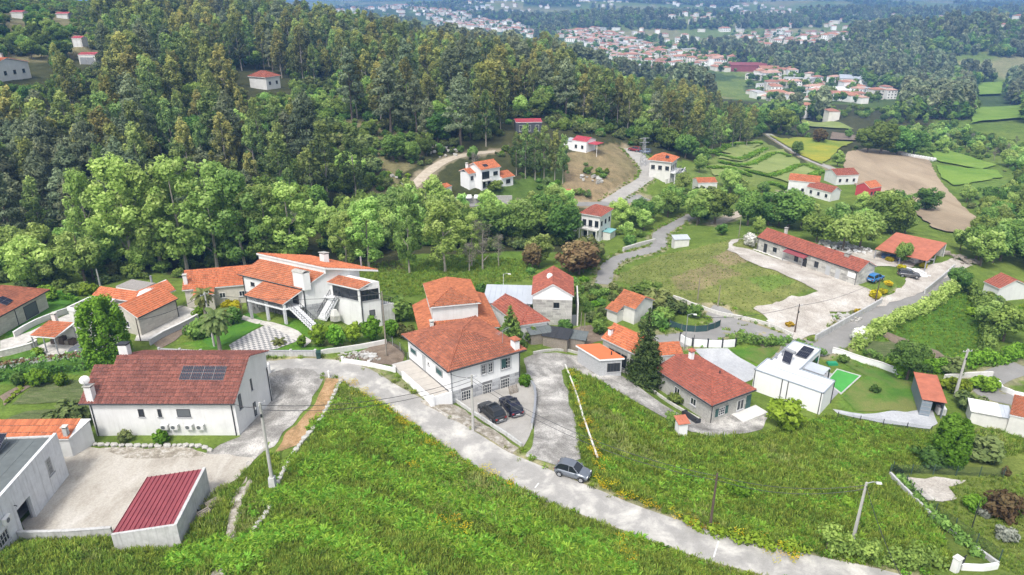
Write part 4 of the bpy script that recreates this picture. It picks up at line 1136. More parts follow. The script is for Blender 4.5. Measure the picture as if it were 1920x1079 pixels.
# ---- hip-roofed house in the middle
def build_B():
    fr = FR['B']; r = fr.root('hip_roof_house', 'white house with orange hip roof and granite ground floor above parked cars')
    he, Lx, Dy, o = fr.he, fr.L, fr.D, fr.ov
    rise = fr.on(867, 618, 'y', Dy / 2)[2] - he; yc = Dy / 2; A_ = (Lx / 2, yc, he + rise)
    c = [(0, 0, he), (Lx, 0, he), (Lx, Dy, he), (0, Dy, he)]
    pl = [(c[i], c[(i + 1) % 4], A_, A_) for i in range(4)]
    rf = tiled_roof(r, pl, T_MIX, GRAN, [(q, A_) for q in c], pitch=.28, row=.42, amp=.1, lift=.07, rr=.16)
    zg = fr.on(976.5, 696, 'y', o)[2]
    gw = MB().box(o, Lx - o, o, Dy - o, -1.2, zg).build('wall', JOINT, r)
    box('wall', WHITE2, r, o, Lx - o, o, Dy - o, zg, he - .02)
    lw = [((864.8, 735), (882.7, 749)), ((904.7, 722.7), (921.4, 736)), ((938.4, 712.5), (955, 725.5))]
    holes = []
    for p, q in lw:
        a, b = fr.on(*p, 'y', o), fr.on(*q, 'y', o); holes.append((a[0] - .02, b[0] + .02, b[2] - .1, a[2] + .02))
        winpx(fr, r, 'f', o - .03, p, q, nx=4, ny=3, fw=.06)
    stonework(gw, 'f', o, o, Lx - o, -.6, zg, 1.15, .46, GRAN, holes)
    winpx(fr, r, 'f', o, (903, 686), (911, 701), nx=2, ny=3, sur=GRAN, fw=.06); winpx(fr, r, 'f', o, (915.7, 682), (923.5, 697), nx=2, ny=3, sur=GRAN, fw=.06)
    w = winpx(fr, r, 'f', o, (939.5, 674), (956.5, 689), nx=4, ny=3, sur=GRAN, fw=.06)
    a, b = fr.on(939.5, 674, 'y', o), fr.on(948, 689, 'y', o); wbox(MB(), 'f', o, a[0], b[0], b[2] + .1, a[2], .055, .09).build('shutter', GREENW, w)
    for p, q in (((770.6, 651), (781, 667)), ((818.5, 689), (829.5, 707))): winpx(fr, r, 'l', o, p, q, nx=2, blind=GREENW, sur=GRAN, frame=GREENW)
    winpx(fr, r, 'l', o, (802, 678), (805.5, 686), nx=1, fw=.05)
    a, b = fr.on(792, 670, 'x', o), fr.on(799, 694, 'x', o); door(r, 'l', o, b[1], a[1], zg, zg + 2.1, DOORG)
    k = rise / yc
    q = fr.onplane(970, 654, (0, 0, he), (0, -k, 1)); chimney(rf, q[0] - .2, q[1] + .2, q[2] - .5, q[2] + 1.1, .7, .9, WHITE2, T_MIX, style='tile')
    an = MB().tube([(q[0] - 1.2, q[1] + 1.4, q[2]), (q[0] - 1.2, q[1] + 1.4, q[2] + 2.2)], .03, 5).tube([(q[0] - 2.0, q[1] + 1.2, q[2] + 2.0), (q[0] - .2, q[1] + 1.6, q[2] + 2.35)], .025, 4)
    for t in np.linspace(0, 1, 7): an.tube([(q[0] - 2.0 + 1.8 * t - .1, q[1] + 1.2 + .4 * t + .35, q[2] + 2 + .35 * t), (q[0] - 2.0 + 1.8 * t + .1, q[1] + 1.2 + .4 * t - .35, q[2] + 2 + .35 * t)], .014, 3)
    an.build('aerial', GREYM, rf)
    gutter(r, (0, -.06, he - .05), (Lx, -.06, he - .05)); gutter(r, (-.06, 0, he - .05), (-.06, Dy, he - .05))
    downpipe(r, 'f', o, Lx - o - .12, -.5, he - .1); downpipe(r, 'f', o, o + .12, -.5, he - .1, GREYM)
    # raised terrace along the left side
    t = MB().box(-2.0, o - .02, .35, Dy - .8, -1.5, zg - .25).build('terrace', CONC, r)
    tm = plain('terrace_slab', (.42, .39, .35), .9, .1, 1.2, dirt=.25)
    for i in range(6): box('paving_slab', tm, t, -1.98, o - .04, .4 + i * 1.72, .4 + i * 1.72 + 1.69, zg - .25, zg - .19)
    box('parapet', WHITE2, t, -2.2, -2.0, .15, Dy - 4, -1.5, zg + .25); box('parapet', WHITE2, t, -2.0, o - .03, .15, .35, -1.5, zg + .25)
    box('pillar', WHITE2, t, -2.32, -1.9, -.02, .4, -1.5, zg + .5)
    fr.done(r)
build_B()
# ---- tall white house with outside stairs
def build_C():
    fr = FR['C']; r = fr.root('split_roof_house', 'large white house with split orange roof, porch and outside stairs behind garden')
    he, Lx, Dy = fr.he, fr.L, fr.D
    a = fr.on(608.5, 512, 'y', 0); xm, zm = a[0], a[2]
    k = (zm - he) / xm
    u = fr.on(605, 501, 'y', 0); zu = u[2]; e = fr.on(718, 514, 'y', -2.0); xe = max(Lx, min(e[0], Lx + 4.5)); ze = min(zu - .6, e[2]); xe = Lx + 3.4; ze = zu - 1.6
    Tc = fr.local(P(679, 607, .3)); tx, ty = Tc[0], Tc[1]
    main = [((0, Dy, he), (0, 0, he), (xm, 0, zm), (xm, Dy, zm))]
    yo = -.35
    upper = [((xe, yo, ze), (xe, Dy + .2, ze), (xm - .25, Dy + .2, zu), (xm - .25, yo, zu))]
    rf = tiled_roof(r, main, T_ORG, WHITE, [], pitch=.26, row=.4, amp=.08)
    tiled_roof(r, upper, T_NEW, WHITE, [], pitch=.26, row=.4, amp=.07, thick=.3)
    zs = 2.5
    # walls: body under both roofs, as one solid profile along x
    def prof_wall(x0, x1, y0, y1, m, zlow, f_top, name='wall'):
        xs_ = [x0] + [q for q in (xm,) if x0 < q < x1] + [x1]
        V, nb = [], len(xs_)
        for y in (y0, y1):
            for x in xs_: V.append((x, y, zlow))
            for x in xs_: V.append((x, y, f_top(x)))
        n = 2 * nb; f = []
        f.append(tuple(range(nb)) + tuple(range(n - 1, nb - 1, -1))); f.append(tuple(n + q for q in f[0])[::-1])
        for i in range(nb - 1): f.append((nb + i, nb + i + 1, n + nb + i + 1, n + nb + i))
        f.append((0, nb, n + nb, n)); f.append((nb - 1, n + nb - 1, n + n - 1, n - 1))
        return obj(name, V, f, m, r)
    top = lambda x: he + k * x - .18
    topu = lambda x: zu + (ze - zu) * (x - xm) / (xe - xm) - .34
    gw = prof_wall(.3, Lx, .3, Dy - .3, JOINT, -1.2, lambda x: zs)
    prof_wall(.3, xm, .3, Dy - .3, WHITE, zs, top); prof_wall(xm, Lx + 1.2, .3, Dy - .3, WHITE, zs, topu)
    box('clerestory_wall', WHITE, r, xm - .06, xm + .02, -.2, Dy + .1, zm - .1, zu - .3)
    stonework(gw, 'f', .3, .3, Lx, 0, zs, .85, .42, GRAN); stonework(gw, 'l', .3, .3, Dy - .3, 0, zs, .85, .42, GRAN, [(.8, 3.4, 0, 2.2)])
    # tower at the far right with glazed veranda
    x0, x1, y0 = tx, tx + 3.0, ty
    box('wall', WHITE, r, x0, x1, y0, .3, -1.2, 5.6)
    tr = [((x0 - .3, .4, 5.55), (x0 - .3, y0 - .2, 5.55), (x0 + 1.6, y0 - .2, 6.35), (x0 + 1.6, .4, 6.35))]
    tiled_roof(r, tr, T_ORG, WHITE, [], pitch=.25, row=.4)
    box('wall', WHITE, r, x0 + 1.5, x1, y0 + .02, .3, 5.6, 6.2)
    window(r, 'f', y0, x0 + .25, x1 - .25, 3.5, 5.2, frame=DARKM, nx=5, ny=2, fw=.07, name='veranda_glazing'); window(r, 'l', x0, y0 + .25, -.2, 3.6, 5.2, frame=DARKM, nx=3, ny=2, fw=.07, name='veranda_glazing')
    window(r, 'f', y0, x0 + 1.2, x0 + 2.0, .9, 1.9, nx=1, frame=DARKM, blind=SHUT)
    winpx(fr, r, 'f', .3, (618, 540), (635.5, 551), nx=1, frame=PVC, blind=SHUT)
    winpx(fr, r, 'l', .3, (470, 529), (478, 538), nx=1, frame=DARKM)
    box('balcony', CONC, r, x1, x1 + 2.4, y0 + .4, Dy * .5, -1, 2.2); railing(r, [(x1 + .1, y0 + .5, 2.2), (x1 + 2.3, y0 + .5, 2.2), (x1 + 2.3, Dy * .5, 2.2)], .9, .3)
    # porch
    pr = fr.onplane(536.6, 571, (0, 0, he), (-k, 0, 1)); pl_ = fr.onplane(467, 544, (0, 0, he), (-k, 0, 1))
    px0 = max(-4.0, min(pr[0], -2.2)); pz = he - .25 + k * px0
    py0, py1 = .1, min(pl_[1], Dy * .62)
    tiled_roof(r, [((px0, py1, pz), (px0, py0, pz), (.1, py0, he - .2), (.1, py1, he - .2))], T_ORG, WHITE, [], pitch=.26, row=.4, amp=.08)
    box('porch_floor', CONCW, r, px0 + .2, .28, py0 + .1, py1 - .1, zs - .22, zs)
    for y in (py0 + .25, (py0 + py1) / 2, py1 - .25):
        box('column', WHITE, r, px0 + .3, px0 + .55, y - .13, y + .13, zs + .0, pz - .1); box('column', GRAN, r, px0 + .3, px0 + .55, y - .13, y + .13, -.6, zs - .22)
    railing(r, [(px0 + .25, py1 - .15, zs), (px0 + .25, py0 + .3, zs)], .85, .2)
    door(r, 'l', .3, 1.0, 1.9, zs, zs + 2.1, DARKM); box('garage_door', DARKM, r, .2, .28, 1.0, 3.2, 0, 2.1)
    stairs(r, (px0 + .1, -4.2, 0), (px0 + 1.0, .15, zs), (1.25, 0, 0), 13, CONCW)
    stairs(r, (1.8, -1.15, .2), (tx - .2, -1.15, 3.5), (0, 1.2, 0), 15, CONCW)
    box('landing', CONCW, r, tx - 1.0, tx - .02, -1.15, .28, 3.2, 3.49)
    q = fr.onplane(567, 536, (0, 0, he), (-k, 0, 1)); chimney(rf, q[0], q[1], q[2] - .5, q[2] + 2.1, 1.0, 1.5, WHITE, GRANB, style='arch')
    chimney(r, Lx + .3, Dy * .45, topu(Lx) - .3, topu(Lx) + 1.6, .7, .7, WHITE)
    MB().tube([(xe - .6, 1.5, ze), (xe - .6, 1.5, ze + 1.8)], .09, 7).build('flue_pipe', GREYM, r)
    downpipe(r, 'f', .3, .42, 0, he - .1); downpipe(r, 'f', y0, x0 + .12, 0, 5.5); downpipe(r, 'l', .3, Dy - .45, 0, he - .1)
    gutter(r, (-.05, 0, he - .04), (-.05, Dy, he - .04)); gutter(r, (px0 - .05, py0, pz - .04), (px0 - .05, py1, pz - .04))
    # barbecue by the stairs
    b = MB().box(tx - 1.9, tx - 1.0, -1.9, -1.3, 0, .9).build('barbecue', GRANB, r)
    MB().hexa([(tx - 1.9, -1.9, .9), (tx - 1.0, -1.9, .9), (tx - 1.0, -1.3, .9), (tx - 1.9, -1.3, .9), (tx - 1.65, -1.75, 1.9), (tx - 1.25, -1.75, 1.9), (tx - 1.25, -1.45, 1.9), (tx - 1.65, -1.45, 1.9)]).build('hood', PALE, b)
    fr.done(r)
build_C()
# ---- grey workshop at the lower left
def build_W():
    fr = FR['W']; r = fr.root('grey_workshop', 'stained whitewashed workshop with dark flat roof and open doorway beside sandy yard', 'workshop')
    Lx = fr.L; he = fr.he
    za = fr.on(5, 926, 'y', 0)[2]
    a, b = fr.on(30, 940, 'y', 0), fr.on(69, 1003, 'y', 0)
    d0, d1, dz = fr.on(39, 985, 'y', 0)[0] + .1, fr.on(62, 960, 'y', 0)[0] + .2, 2.7
    # wall facing the yard, in pieces round the doorway
    MB().box(-3, d0, 0, .3, -.8, he).box(d1, Lx, 0, .3, -.8, he).box(d0, d1, 0, .3, dz, he).build('wall', CONCW, r)
    MB().box(Lx - .3, Lx, .3, 16, -.8, he - .25).box(-3, -2.7, .3, 16, -.8, he - .25).box(-2.7, Lx - .3, 15.7, 16, -.8, he - .25).build('wall', CONC, r)
    box('roof', GREYR, r, -3, Lx - .3, .3, 15.7, he - .55, he - .35)
    for i in range(10): box('roof_sheet', GREYR, r.children[-1], -2.9, Lx - .35, .35 + i * 1.53, .35 + i * 1.53 + 1.5, he - .35, he - .31 - .004 * (i % 2))
    box('floor', CONC, r, -2.7, Lx - .3, .3, 15.7, -.4, .06)
    d = box('sliding_door', GREYM, r, d1 - .15, d1 + 1.0, .32, .38, .06, dz + .05)
    winpx(fr, r, 'f', 0, (84, 865), (101, 884), frame=CONC, nx=5, ny=2, fw=.07); window(r, 'f', 0, -2.4, -.9, 1.2, 2.4, frame=CONC, nx=4, ny=2, fw=.07)
    q = fr.on(3, 955, 'y', 0); ac_unit(r, 'f', 0, q[0] - .6, 2.9, .9, .65, .35)
    MB().tube([(d0 - .2, -.05, dz + .75), (d0 - .2, -.25, dz + .75), (d0 - .2, -.3, dz + .65)], .04, 6).build('wall_lamp', DARKM, r)
    s = empty('solar_rack', (0, 0, 0)); s.parent = r
    z = he - .3
    c = fr.on(20, 830, 'z', he)
    for j in range(2):
        y = c[1] + .2 + j * 2.3
        cc = [(c[0] - 1.9, y, z + .15), (c[0] - 1.9, y + 2.2, z + .15), (c[0] + .3, y + 2.2, z + 1.15), (c[0] + .3, y, z + 1.15)]
        solar(None, fr, cc, nx=2, ny=1, parent=s)
        MB().tube([(c[0] + .3, y + .3, z), (c[0] + .3, y + .3, z + 1.1)], .03, 4).tube([(c[0] + .3, y + 1.9, z), (c[0] + .3, y + 1.9, z + 1.1)], .03, 4).tube([(c[0] - 1.9, y + .3, z + .1), (c[0] + .6, y + .3, z + .1)], .04, 4).build('rack_bar', SOLF, s)
build_W()
# ---- shed with the red metal roof
def build_S():
    fr = FR['S']; r = fr.root('red_roof_shed', 'open concrete shed with red ribbed metal roof in sandy yard', 'shed')
    Lx, Dy = fr.L, fr.D; zl, zr = 2.35, 3.0
    def zz(x): return zl + (zr - zl) * x / Lx
    rf = obj('roof', [(0, 0, zl), (Lx, 0, zr), (Lx, Dy, zr), (0, Dy, zl), (0, 0, zl - .05), (Lx, 0, zr - .05), (Lx, Dy, zr - .05), (0, Dy, zl - .05)], [(0, 1, 2, 3), (7, 6, 5, 4), (0, 4, 5, 1), (1, 5, 6, 2), (2, 6, 7, 3), (3, 7, 4, 0)], REDM, r)
    n = 12
    for i in range(n + 1):
        x = Lx * i / n; x = min(max(x, .04), Lx - .04)
        obj('roof_rib', [(x - .04, 0, zz(x) + .002), (x + .04, 0, zz(x) + .002), (x + .022, 0, zz(x) + .07), (x - .022, 0, zz(x) + .07), (x - .04, Dy, zz(x) + .002), (x + .04, Dy, zz(x) + .002), (x + .022, Dy, zz(x) + .07), (x - .022, Dy, zz(x) + .07)], [(0, 1, 2, 3), (7, 6, 5, 4), (1, 5, 6, 2), (2, 6, 7, 3), (3, 7, 4, 0)], plain('red_metal_rib', (.17, .02, .035), .45, .06, .8), rf)
    MB().box(Lx, Lx + .28, -.25, Dy + .05, -1.2, zr + .16).build('wall', CONC, r)
    MB().hexa([(0, -.25, -1.2), (Lx, -.25, -1.2), (Lx, 0, -1.2), (0, 0, -1.2), (0, -.25, zl + .06), (Lx, -.25, zr + .06), (Lx, 0, zr + .06), (0, 0, zl + .06)]).build('wall', CONC, r)
    box('back_wall', CONC, r, Lx * .5, Lx, Dy - .2, Dy, -1, zl + .3)
    for y in (.5, Dy - .4): box('post', GREYM, r, .1, .22, y, y + .12, -.3, zl - .05)
build_S()
# ---- low outbuilding with the bright orange roof
def build_OL():
    fr = FR['OL']; r = fr.root('orange_outbuilding', 'low outbuilding with bright orange corrugated roof behind the grey workshop', 'outbuilding')
    Lx, Dy, he = fr.L, fr.D, fr.he
    MB().box(0, Lx - .6, .15, Dy - .1, -1, he - .12).build('wall', WHITE, r)
    tiled_roof(r, [((0, 0, he), (Lx - .5, 0, he), (Lx + .6, Dy + .2, he + .75), (0, Dy + .2, he + .75))], T_NEW, WHITE, [], pitch=.3, row=1.2, amp=.07)
    MB().add([(Lx - .6, .15, -1), (Lx + .5, Dy, -1), (Lx + .5, Dy, he + .5), (Lx - .6, .15, he - .12)], [(0, 1, 2, 3)]).build('end_wall', WHITE, r)
    chimney(r, Lx - .9, .5, he - .6, he + 1.1, .45, .45, CONC)
build_OL()
# ---- house at the left edge with solar panels
fr, r, rf, pl = house('L1', 'garden_house', 'stone clad house with orange hip roof and solar panels beside striped lawn, left edge', 'x', 2.0, 0, 3.6, CREAM, T_MIX, edge=WOOD)
o = fr.ov
a, b = fr.on(43, 577, 'y', o), fr.on(66, 562, 'y', o)
window(r, 'f', o, a[0], b[0], .1, 2.2, frame=DARKM, nx=1, blind=SHUT)
downpipe(r, 'f', o, a[0] - 1.6, 0, 2.7); gutter(r, (0, -.05, fr.he - .03), (fr.L, -.05, fr.he - .03))
stonework(r.children[0], 'f', o, max(o, a[0] - 6), fr.L - o, 0, 2.6, 1.3, .5, CREAM, [(a[0] - .1, b[0] + .1, 0, 2.3)], .03)
k = 2.0 / (fr.D / 2)
solar(None, fr, [fr.onplane(px, py, (0, 0, fr.he), (0, -k, 1)) for px, py in ((-12, 566), (12, 575), (25, 565), (4, 557))], nx=2, ny=2, parent=rf, off=.16)
# ---- cream house with several roofs
fr, r, rf, pl = house('K', 'cream_house', 'cream house with three orange roofs and flat gravel terraces behind ivy tower', 'x', 1.5, 0, 0, CREAM, T_NEW, edge=WHITE)
o = fr.ov
q = lambda px, py, z: fr.local(P(px, py, z))
p1 = q(126, 575, 3.2); p2 = q(167, 556, 3.2); p3 = q(175, 584, 3.2)
fw = MB().hexa([(*v[:2], -1.5) for v in ((p1), p3, q(215, 560, 3.2), p2)][::-1] + [(*v[:2], 3.35) for v in (p1, p3, q(215, 560, 3.2), p2)][::-1]).build('wall', PALE, r)
tp = MB()
for v0, v1 in ((p1, p3), (p1, p2), (p2, q(215, 560, 3.2))):
    d = np.array(v1[:2]) - np.array(v0[:2]); d /= np.linalg.norm(d); nn = np.array((-d[1], d[0])) * .14
    tp.hexa([(*(np.array(v0[:2]) - nn), 3.1), (*(np.array(v1[:2]) - nn), 3.1), (*(np.array(v1[:2]) + nn), 3.1), (*(np.array(v0[:2]) + nn), 3.1), (*(np.array(v0[:2]) - nn), 3.6), (*(np.array(v1[:2]) - nn), 3.6), (*(np.array(v1[:2]) + nn), 3.6), (*(np.array(v0[:2]) + nn), 3.6)])
tp.build('parapet', WHITE, r)
c3 = [p1, p3, q(215, 560, 3.2), p2]
MB().hexa([(*v[:2], 3.352) for v in c3][::-1] + [(*v[:2], 3.42) for v in c3][::-1]).build('flat_roof', GRVR, r)
ve = MB().cyl((p2[0] - .5, p2[1] - 1.5), .3, 3.4, 4.1, 10).build('roof_vent', WHITE, r)
def quad_roof(px4, z4, m, nm='roof'):
    c = [q(px, py, z) for (px, py), z in zip(px4, z4)]
    return tiled_roof(r, [c], m, WHITE, [], name=nm)
quad_roof([(172, 555), (250, 566), (272, 549), (189, 537)], [3.0, 3.0, 4.0, 4.0], T_NEW)
quad_roof([(330, 544), (272, 566), (258, 548), (311, 524)][::1], [2.6, 2.6, 3.9, 3.9], T_NEW)
b1, b2, b3, b4 = q(217, 538, 3.0), q(247, 525, 3.0), q(292, 532, 3.0), q(262, 546, 3.0)
MB().hexa([(*v[:2], -1.5) for v in (b1, b4, b3, b2)] + [(*v[:2], 3.5) for v in (b1, b4, b3, b2)]).build('wall', PALE, r)
MB().hexa([(*v[:2], 3.502) for v in (b1, b4, b3, b2)] + [(*v[:2], 3.6) for v in (b1, b4, b3, b2)]).build('flat_roof', GRVR, r)
MB().cyl((b3[0], b3[1] + .8), .16, 3.6, 4.7, 8).build('flue_pipe', GREYM, r)
window(r, 'l', o, 2.2, 3.4, 1.0, 2.0, nx=2)
stonework(r.children[0], 'f', o, o, fr.L - o, 0, 2.6, 1.6, .52, CREAM, (), .02)
box('wall', CREAM, r, 1, fr.L - .5, fr.D - .5, fr.D + 4.5, -1.2, 2.7)
gutter(r, (0, -.05, fr.he - .03), (fr.L, -.05, fr.he - .03)); downpipe(r, 'f', o, fr.L - o - .1, 0, fr.he - .1)
w0, w1 = fr.on(150, 590, 'z', 2.2), fr.on(163, 597, 'z', 2.2)
# ---- open carport with tiled roof
def build_KP():
    fr = FR['KP']; r = fr.root('tiled_carport', 'open garden shelter with orange tiled roof and brick chimney near cream house', 'shelter')
    Lx, Dy, he = fr.L, fr.D, fr.he
    tiled_roof(r, [((0, 0, he), (Lx, 0, he), (Lx + .3, Dy, he + .55), (0, Dy, he + .55))], T_NEW, WHITE, [])
    for x, y in ((.15, .15), (Lx - .2, .15), (Lx * .5, .15), (Lx + .1, Dy - .2)): box('post', GREYM, r, x - .06, x + .06, y - .06, y + .06, -.3, he - .1)
    box('back_wall', PALE, r, 0, Lx, Dy - .25, Dy - .05, -.3, he + .3)
    chimney(r, .9, Dy + .2, -.3, he + 1.5, .6, .5, PALE)
    for i in range(5):
        s = box('firewood_stack' if i % 2 else 'workbench', WOOD if i % 2 else POLEW, r, .4 + i * .75, .4 + i * .75 + .6, Dy - 1.1, Dy - .3, -.1, .7 + .25 * (i % 3))
build_KP()
# ---- long low house with plain roof
fr, r, rf, pl = house('J', 'low_orange_house', 'low cream house with long plain orange roof at the forest edge', 'x', 1.7, 0, 0, CREAM, T_NEW, edge=WHITE)
chimney(rf, .5, 1.3, fr.he, fr.he + 1.9, .55, .5, WHITE)
window(r, 'f', fr.ov, fr.L * .5, fr.L * .5 + .9, 1.2, 2.1, nx=2); window(r, 'f', fr.ov, fr.L * .78, fr.L * .78 + .9, 1.2, 2.1, nx=2)
box('low_wing', CREAM, r, 1.9, 4.6, -1.2, fr.ov - .01, -.6, 2.5)
tiled_roof(r, [((1.7, -1.5, fr.he - .55), (4.8, -1.5, fr.he - .55), (4.8, .1, fr.he + .02), (1.7, .1, fr.he + .02))], T_NEW, WHITE, [], name='wing_roof')
# ---- two-tier orange house behind the hip roof
fr, r, rf, pl = house('D', 'two_tier_house', 'white house with two tiers of orange tiled roof behind the hip-roofed house', 'y', .75, 4.6, 0, WHITE, T_ORG, edge=WHITE)
he = fr.he; zl = 2.5; Lx, Dy = fr.L, fr.D
lq = lambda px, py: fr.local(P(px, py, fr.zb + zl))
wl = lq(781, 605); wr = lq(930, 597); bl = lq(761, 549)
xl, xr, y0 = min(wl[0], -1.6), max(wr[0], Lx + 1.6), min(wl[1], -1.4)
zt = he - 2.4
pls = [((xl, Dy, zl), (xl, y0, zl), (.4, .4, zt), (.4, Dy, zt)), ((xl, y0, zl), (xr, y0, zl), (Lx - .4, .4, zt), (.4, .4, zt)), ((xr, y0, zl), (xr, Dy + 2, zl), (Lx - .4, Dy + 2, zt), (Lx - .4, .4, zt))]
tiled_roof(r, pls, T_ORG, WHITE, [((xl, y0, zl), (.4, .4, zt)), ((xr, y0, zl), (Lx - .4, .4, zt))], name='lower_roof')
box('wall', WHITE, r, xl + .4, xr - .4, y0 + .4, .38, -1.5, zl - .02); box('wall', WHITE, r, xl + .4, .42, .38, Dy, -1.5, zl - .02); box('wall', WHITE, r, Lx - .42, xr - .4, .38, Dy, -1.5, zl - .02)
chimney(r, .1, -.5, zl, zl + 1.4, .5, .5, WHITE)
# ---- metal-roofed hall
fr = FR['HALL']; r = fr.root('metal_hall', 'hall with broad pale metal roof beside the gabled stone house', 'hall')
MB().hexa([(.1, .1, -1), (fr.L - .1, .1, -1), (fr.L - .1, fr.D, -1), (.1, fr.D, -1), (.1, .1, fr.he - .1), (fr.L - .1, .1, fr.he - .1), (fr.L - .1, fr.D, fr.he - .1), (.1, fr.D, fr.he - .1)]).build('wall', PALE, r)
for i in range(9):
    a, b = -.9 + i * (fr.L + 1.2) / 9, -.9 + (i + 1) * (fr.L + 1.2) / 9 - .02
    MB().hexa([(a, -.2, fr.he - .1), (b, -.2, fr.he - .1), (b, fr.D + .2, fr.he + .1), (a, fr.D + .2, fr.he + .1), (a, -.2, fr.he), (b, -.2, fr.he), (b, fr.D + .2, fr.he + .2), (a, fr.D + .2, fr.he + .2)]).build('roof_sheet', METR, r)
# ---- low red-roofed house beside the cypress
fr, r, rf, pl = house('E', 'low_red_house', 'low house with patched red tiled roof behind dark cypress', 'y', 1.4, 2.0, 0, WHITE, T_RED, edge=WHITE); fr.done(r)
# ---- gabled stone house with satellite dish
fr, r, rf, pl = house('F', 'gabled_stone_house', 'tall stone house with white gable and satellite dish on red roof', 'y', 1.9, 0, 0, GRANB, T_RED, edge=WHITE)
o = fr.ov
MB().add([(o, o - .02, fr.he - .75), (fr.L - o, o - .02, fr.he - .75), (fr.L - o, o - .02, fr.he - .1), (fr.L / 2, o - .02, fr.he + 1.7), (o, o - .02, fr.he - .1)], [(0, 1, 2, 3, 4)]).build('gable_panel', WHITE2, r)
window(r, 'f', o, fr.L * .52, fr.L * .52 + .9, 2.9, 3.8, nx=2, frame=DARKM); window(r, 'f', o, .4, 1.3, .2, 1.9, nx=1, frame=DARKM, blind=SHUT)
stonework(r.children[0], 'f', o, o, fr.L - o, 0, fr.he - .78, .9, .42, GRANB, [(fr.L * .52 - .1, fr.L * .52 + 1.0, 2.8, 3.9), (.3, 1.4, .1, 2)], .035)
dish(rf, fr.L * .42, 3.2, fr.he + 1.9, .5, .3)
box('side_wall', PALE, r, fr.L + .6, fr.L + .8, .2, fr.D, -1, 3.6); box('gate', SHUT, r, fr.L - o + .02, fr.L + .58, .2, .3, 0, 1.8); box('gate', SHUT, r, -1.2, o - .02, .3, .4, 0, 1.8)
# ---- small old house with mottled roof
fr, r, rf, pl = house('G', 'small_tile_house', 'small pale house with old mottled orange roof among bushes', 'x', 1.3, 0, 0, PALE, T_ORG, edge=GRAN)
window(r, 'l', fr.ov, 1.6, 2.4, .1, 2.0, nx=1, frame=DARKM); window(r, 'f', fr.ov, 1.0, 1.9, 1.0, 1.9)
box('low_wing', PALE, r, -.1, 1.9, -1.4, fr.ov - .01, -1, 1.9); tiled_roof(r, [((-.3, -1.7, 1.95), (2.1, -1.7, 1.95), (2.1, .1, fr.he), (-.3, .1, fr.he))], T_ORG, GRAN, [], name='wing_roof')
# ---- small flat orange-roofed house and its neighbours
fr = FR['O1']; r = fr.root('flat_orange_annexe', 'small white annexe with smooth flat orange roof beside gravel drive', 'annexe')
Lx, Dy, he = fr.L, fr.D, fr.he
OSH = plain('orange_roof_sheet', (.55, .15, .055), .7, .06, .8)
MB().hexa([(.1, .1, -1.4), (Lx - .1, .1, -1.4), (Lx - .1, Dy - .1, -1.4), (.1, Dy - .1, -1.4), (.1, .1, he - .25), (Lx - .1, .1, he - .25), (Lx - .1, Dy - .1, he - .25), (.1, Dy - .1, he - .25)]).build('wall', GRAN, r)
MB().box(-.1, Lx + .1, -.1, Dy + .1, he - .25, he - .02).build('fascia', WHITE2, r)
box('roof', OSH, r, -.06, Lx + .06, -.06, Dy + .06, he - .02, he + .05); MB().cyl((Lx * .7, .9), .07, he, he + .6, 8).build('flue_pipe', DARKM, r)
window(r, 'f', .1, Lx * .35, Lx * .9, .6, 1.9, nx=4, frame=DARKM); fr.done(r)
fr, r, rf, pl = house('O2', 'orange_stone_house', 'granite house with new orange roof half hidden by big fir', 'x', 1.5, 0, 0, GRANB, T_NEW, edge=PALE)
o = fr.ov
for k in range(3): window(r, 'f', o, 1.5 + k * 1.15, 2.45 + k * 1.15, .4, 2.4, nx=2, frame=DARKM)
stonework(r.children[0], 'f', o, o, fr.L - o, 0, 2.9, .9, .45, GRANB, [(1.4, 4.9, .3, 2.5)], .03)
chimney(rf, .9, .9, fr.he, fr.he + 1.4, .5, .5, WHITE2, T_NEW)
fr, r, rf, pl = house('O3', 'orange_rear_wing', 'small orange tiled wing right behind the big fir', 'x', .9, 0, 0, PALE, T_NEW, edge=WHITE)
# ---- hip-roofed stone bungalow
fr, r, rf, pl = house('H', 'stone_bungalow', 'granite bungalow with weathered red hip roof beside gravel yard', 'y', 1.1, 4.0, 0, GRANB, T_RED, edge=GRAN)
o = fr.ov
winpx(fr, r, 'f', o, (1348, 766), (1358, 776), nx=3, ny=3, sill=False, shutters=GREENW)
winpx(fr, r, 'f', o, (1383, 752), (1393, 766), nx=2, shutters=None); a = fr.on(1399, 748, 'y', o); door(r, 'f', o, a[0], a[0] + .9, 0, 2.1, GREENW)
window(r, 'l', o, 3.0, 4.0, 1.0, 2.0, nx=2); window(r, 'l', o, 6.0, 7.0, 1.0, 2.0, nx=2)
stonework(r.children[0], 'f', o, o, fr.L - o, 0, 2.6, .95, .45, GRANB, [(.9, 3.1, .4, 2.3), (3.4, 6.4, 0, 2.3)], .03)
k = 1.9 / (fr.L / 2)
chimney(rf, fr.L * .66, fr.D * .85, fr.he + .5, fr.he + 1.9, .55, .55, WHITE2, T_RED, style='tile')
MB().cyl((fr.L * .75, fr.D * .42), .09, fr.he + .4, fr.he + 1.1, 8).build('roof_vent', T_RED and DARKM, rf)
gutter(r, (0, -.05, fr.he - .05), (fr.L, -.05, fr.he - .05)); gutter(r, (-.05, 0, fr.he - .05), (-.05, fr.D, fr.he - .05)); downpipe(r, 'f', o, o + .1, 0, fr.he - .1)
box('front_step', PALE, r, fr.L * .55, fr.L + .9, -1.6, o - .01, -.3, .12)
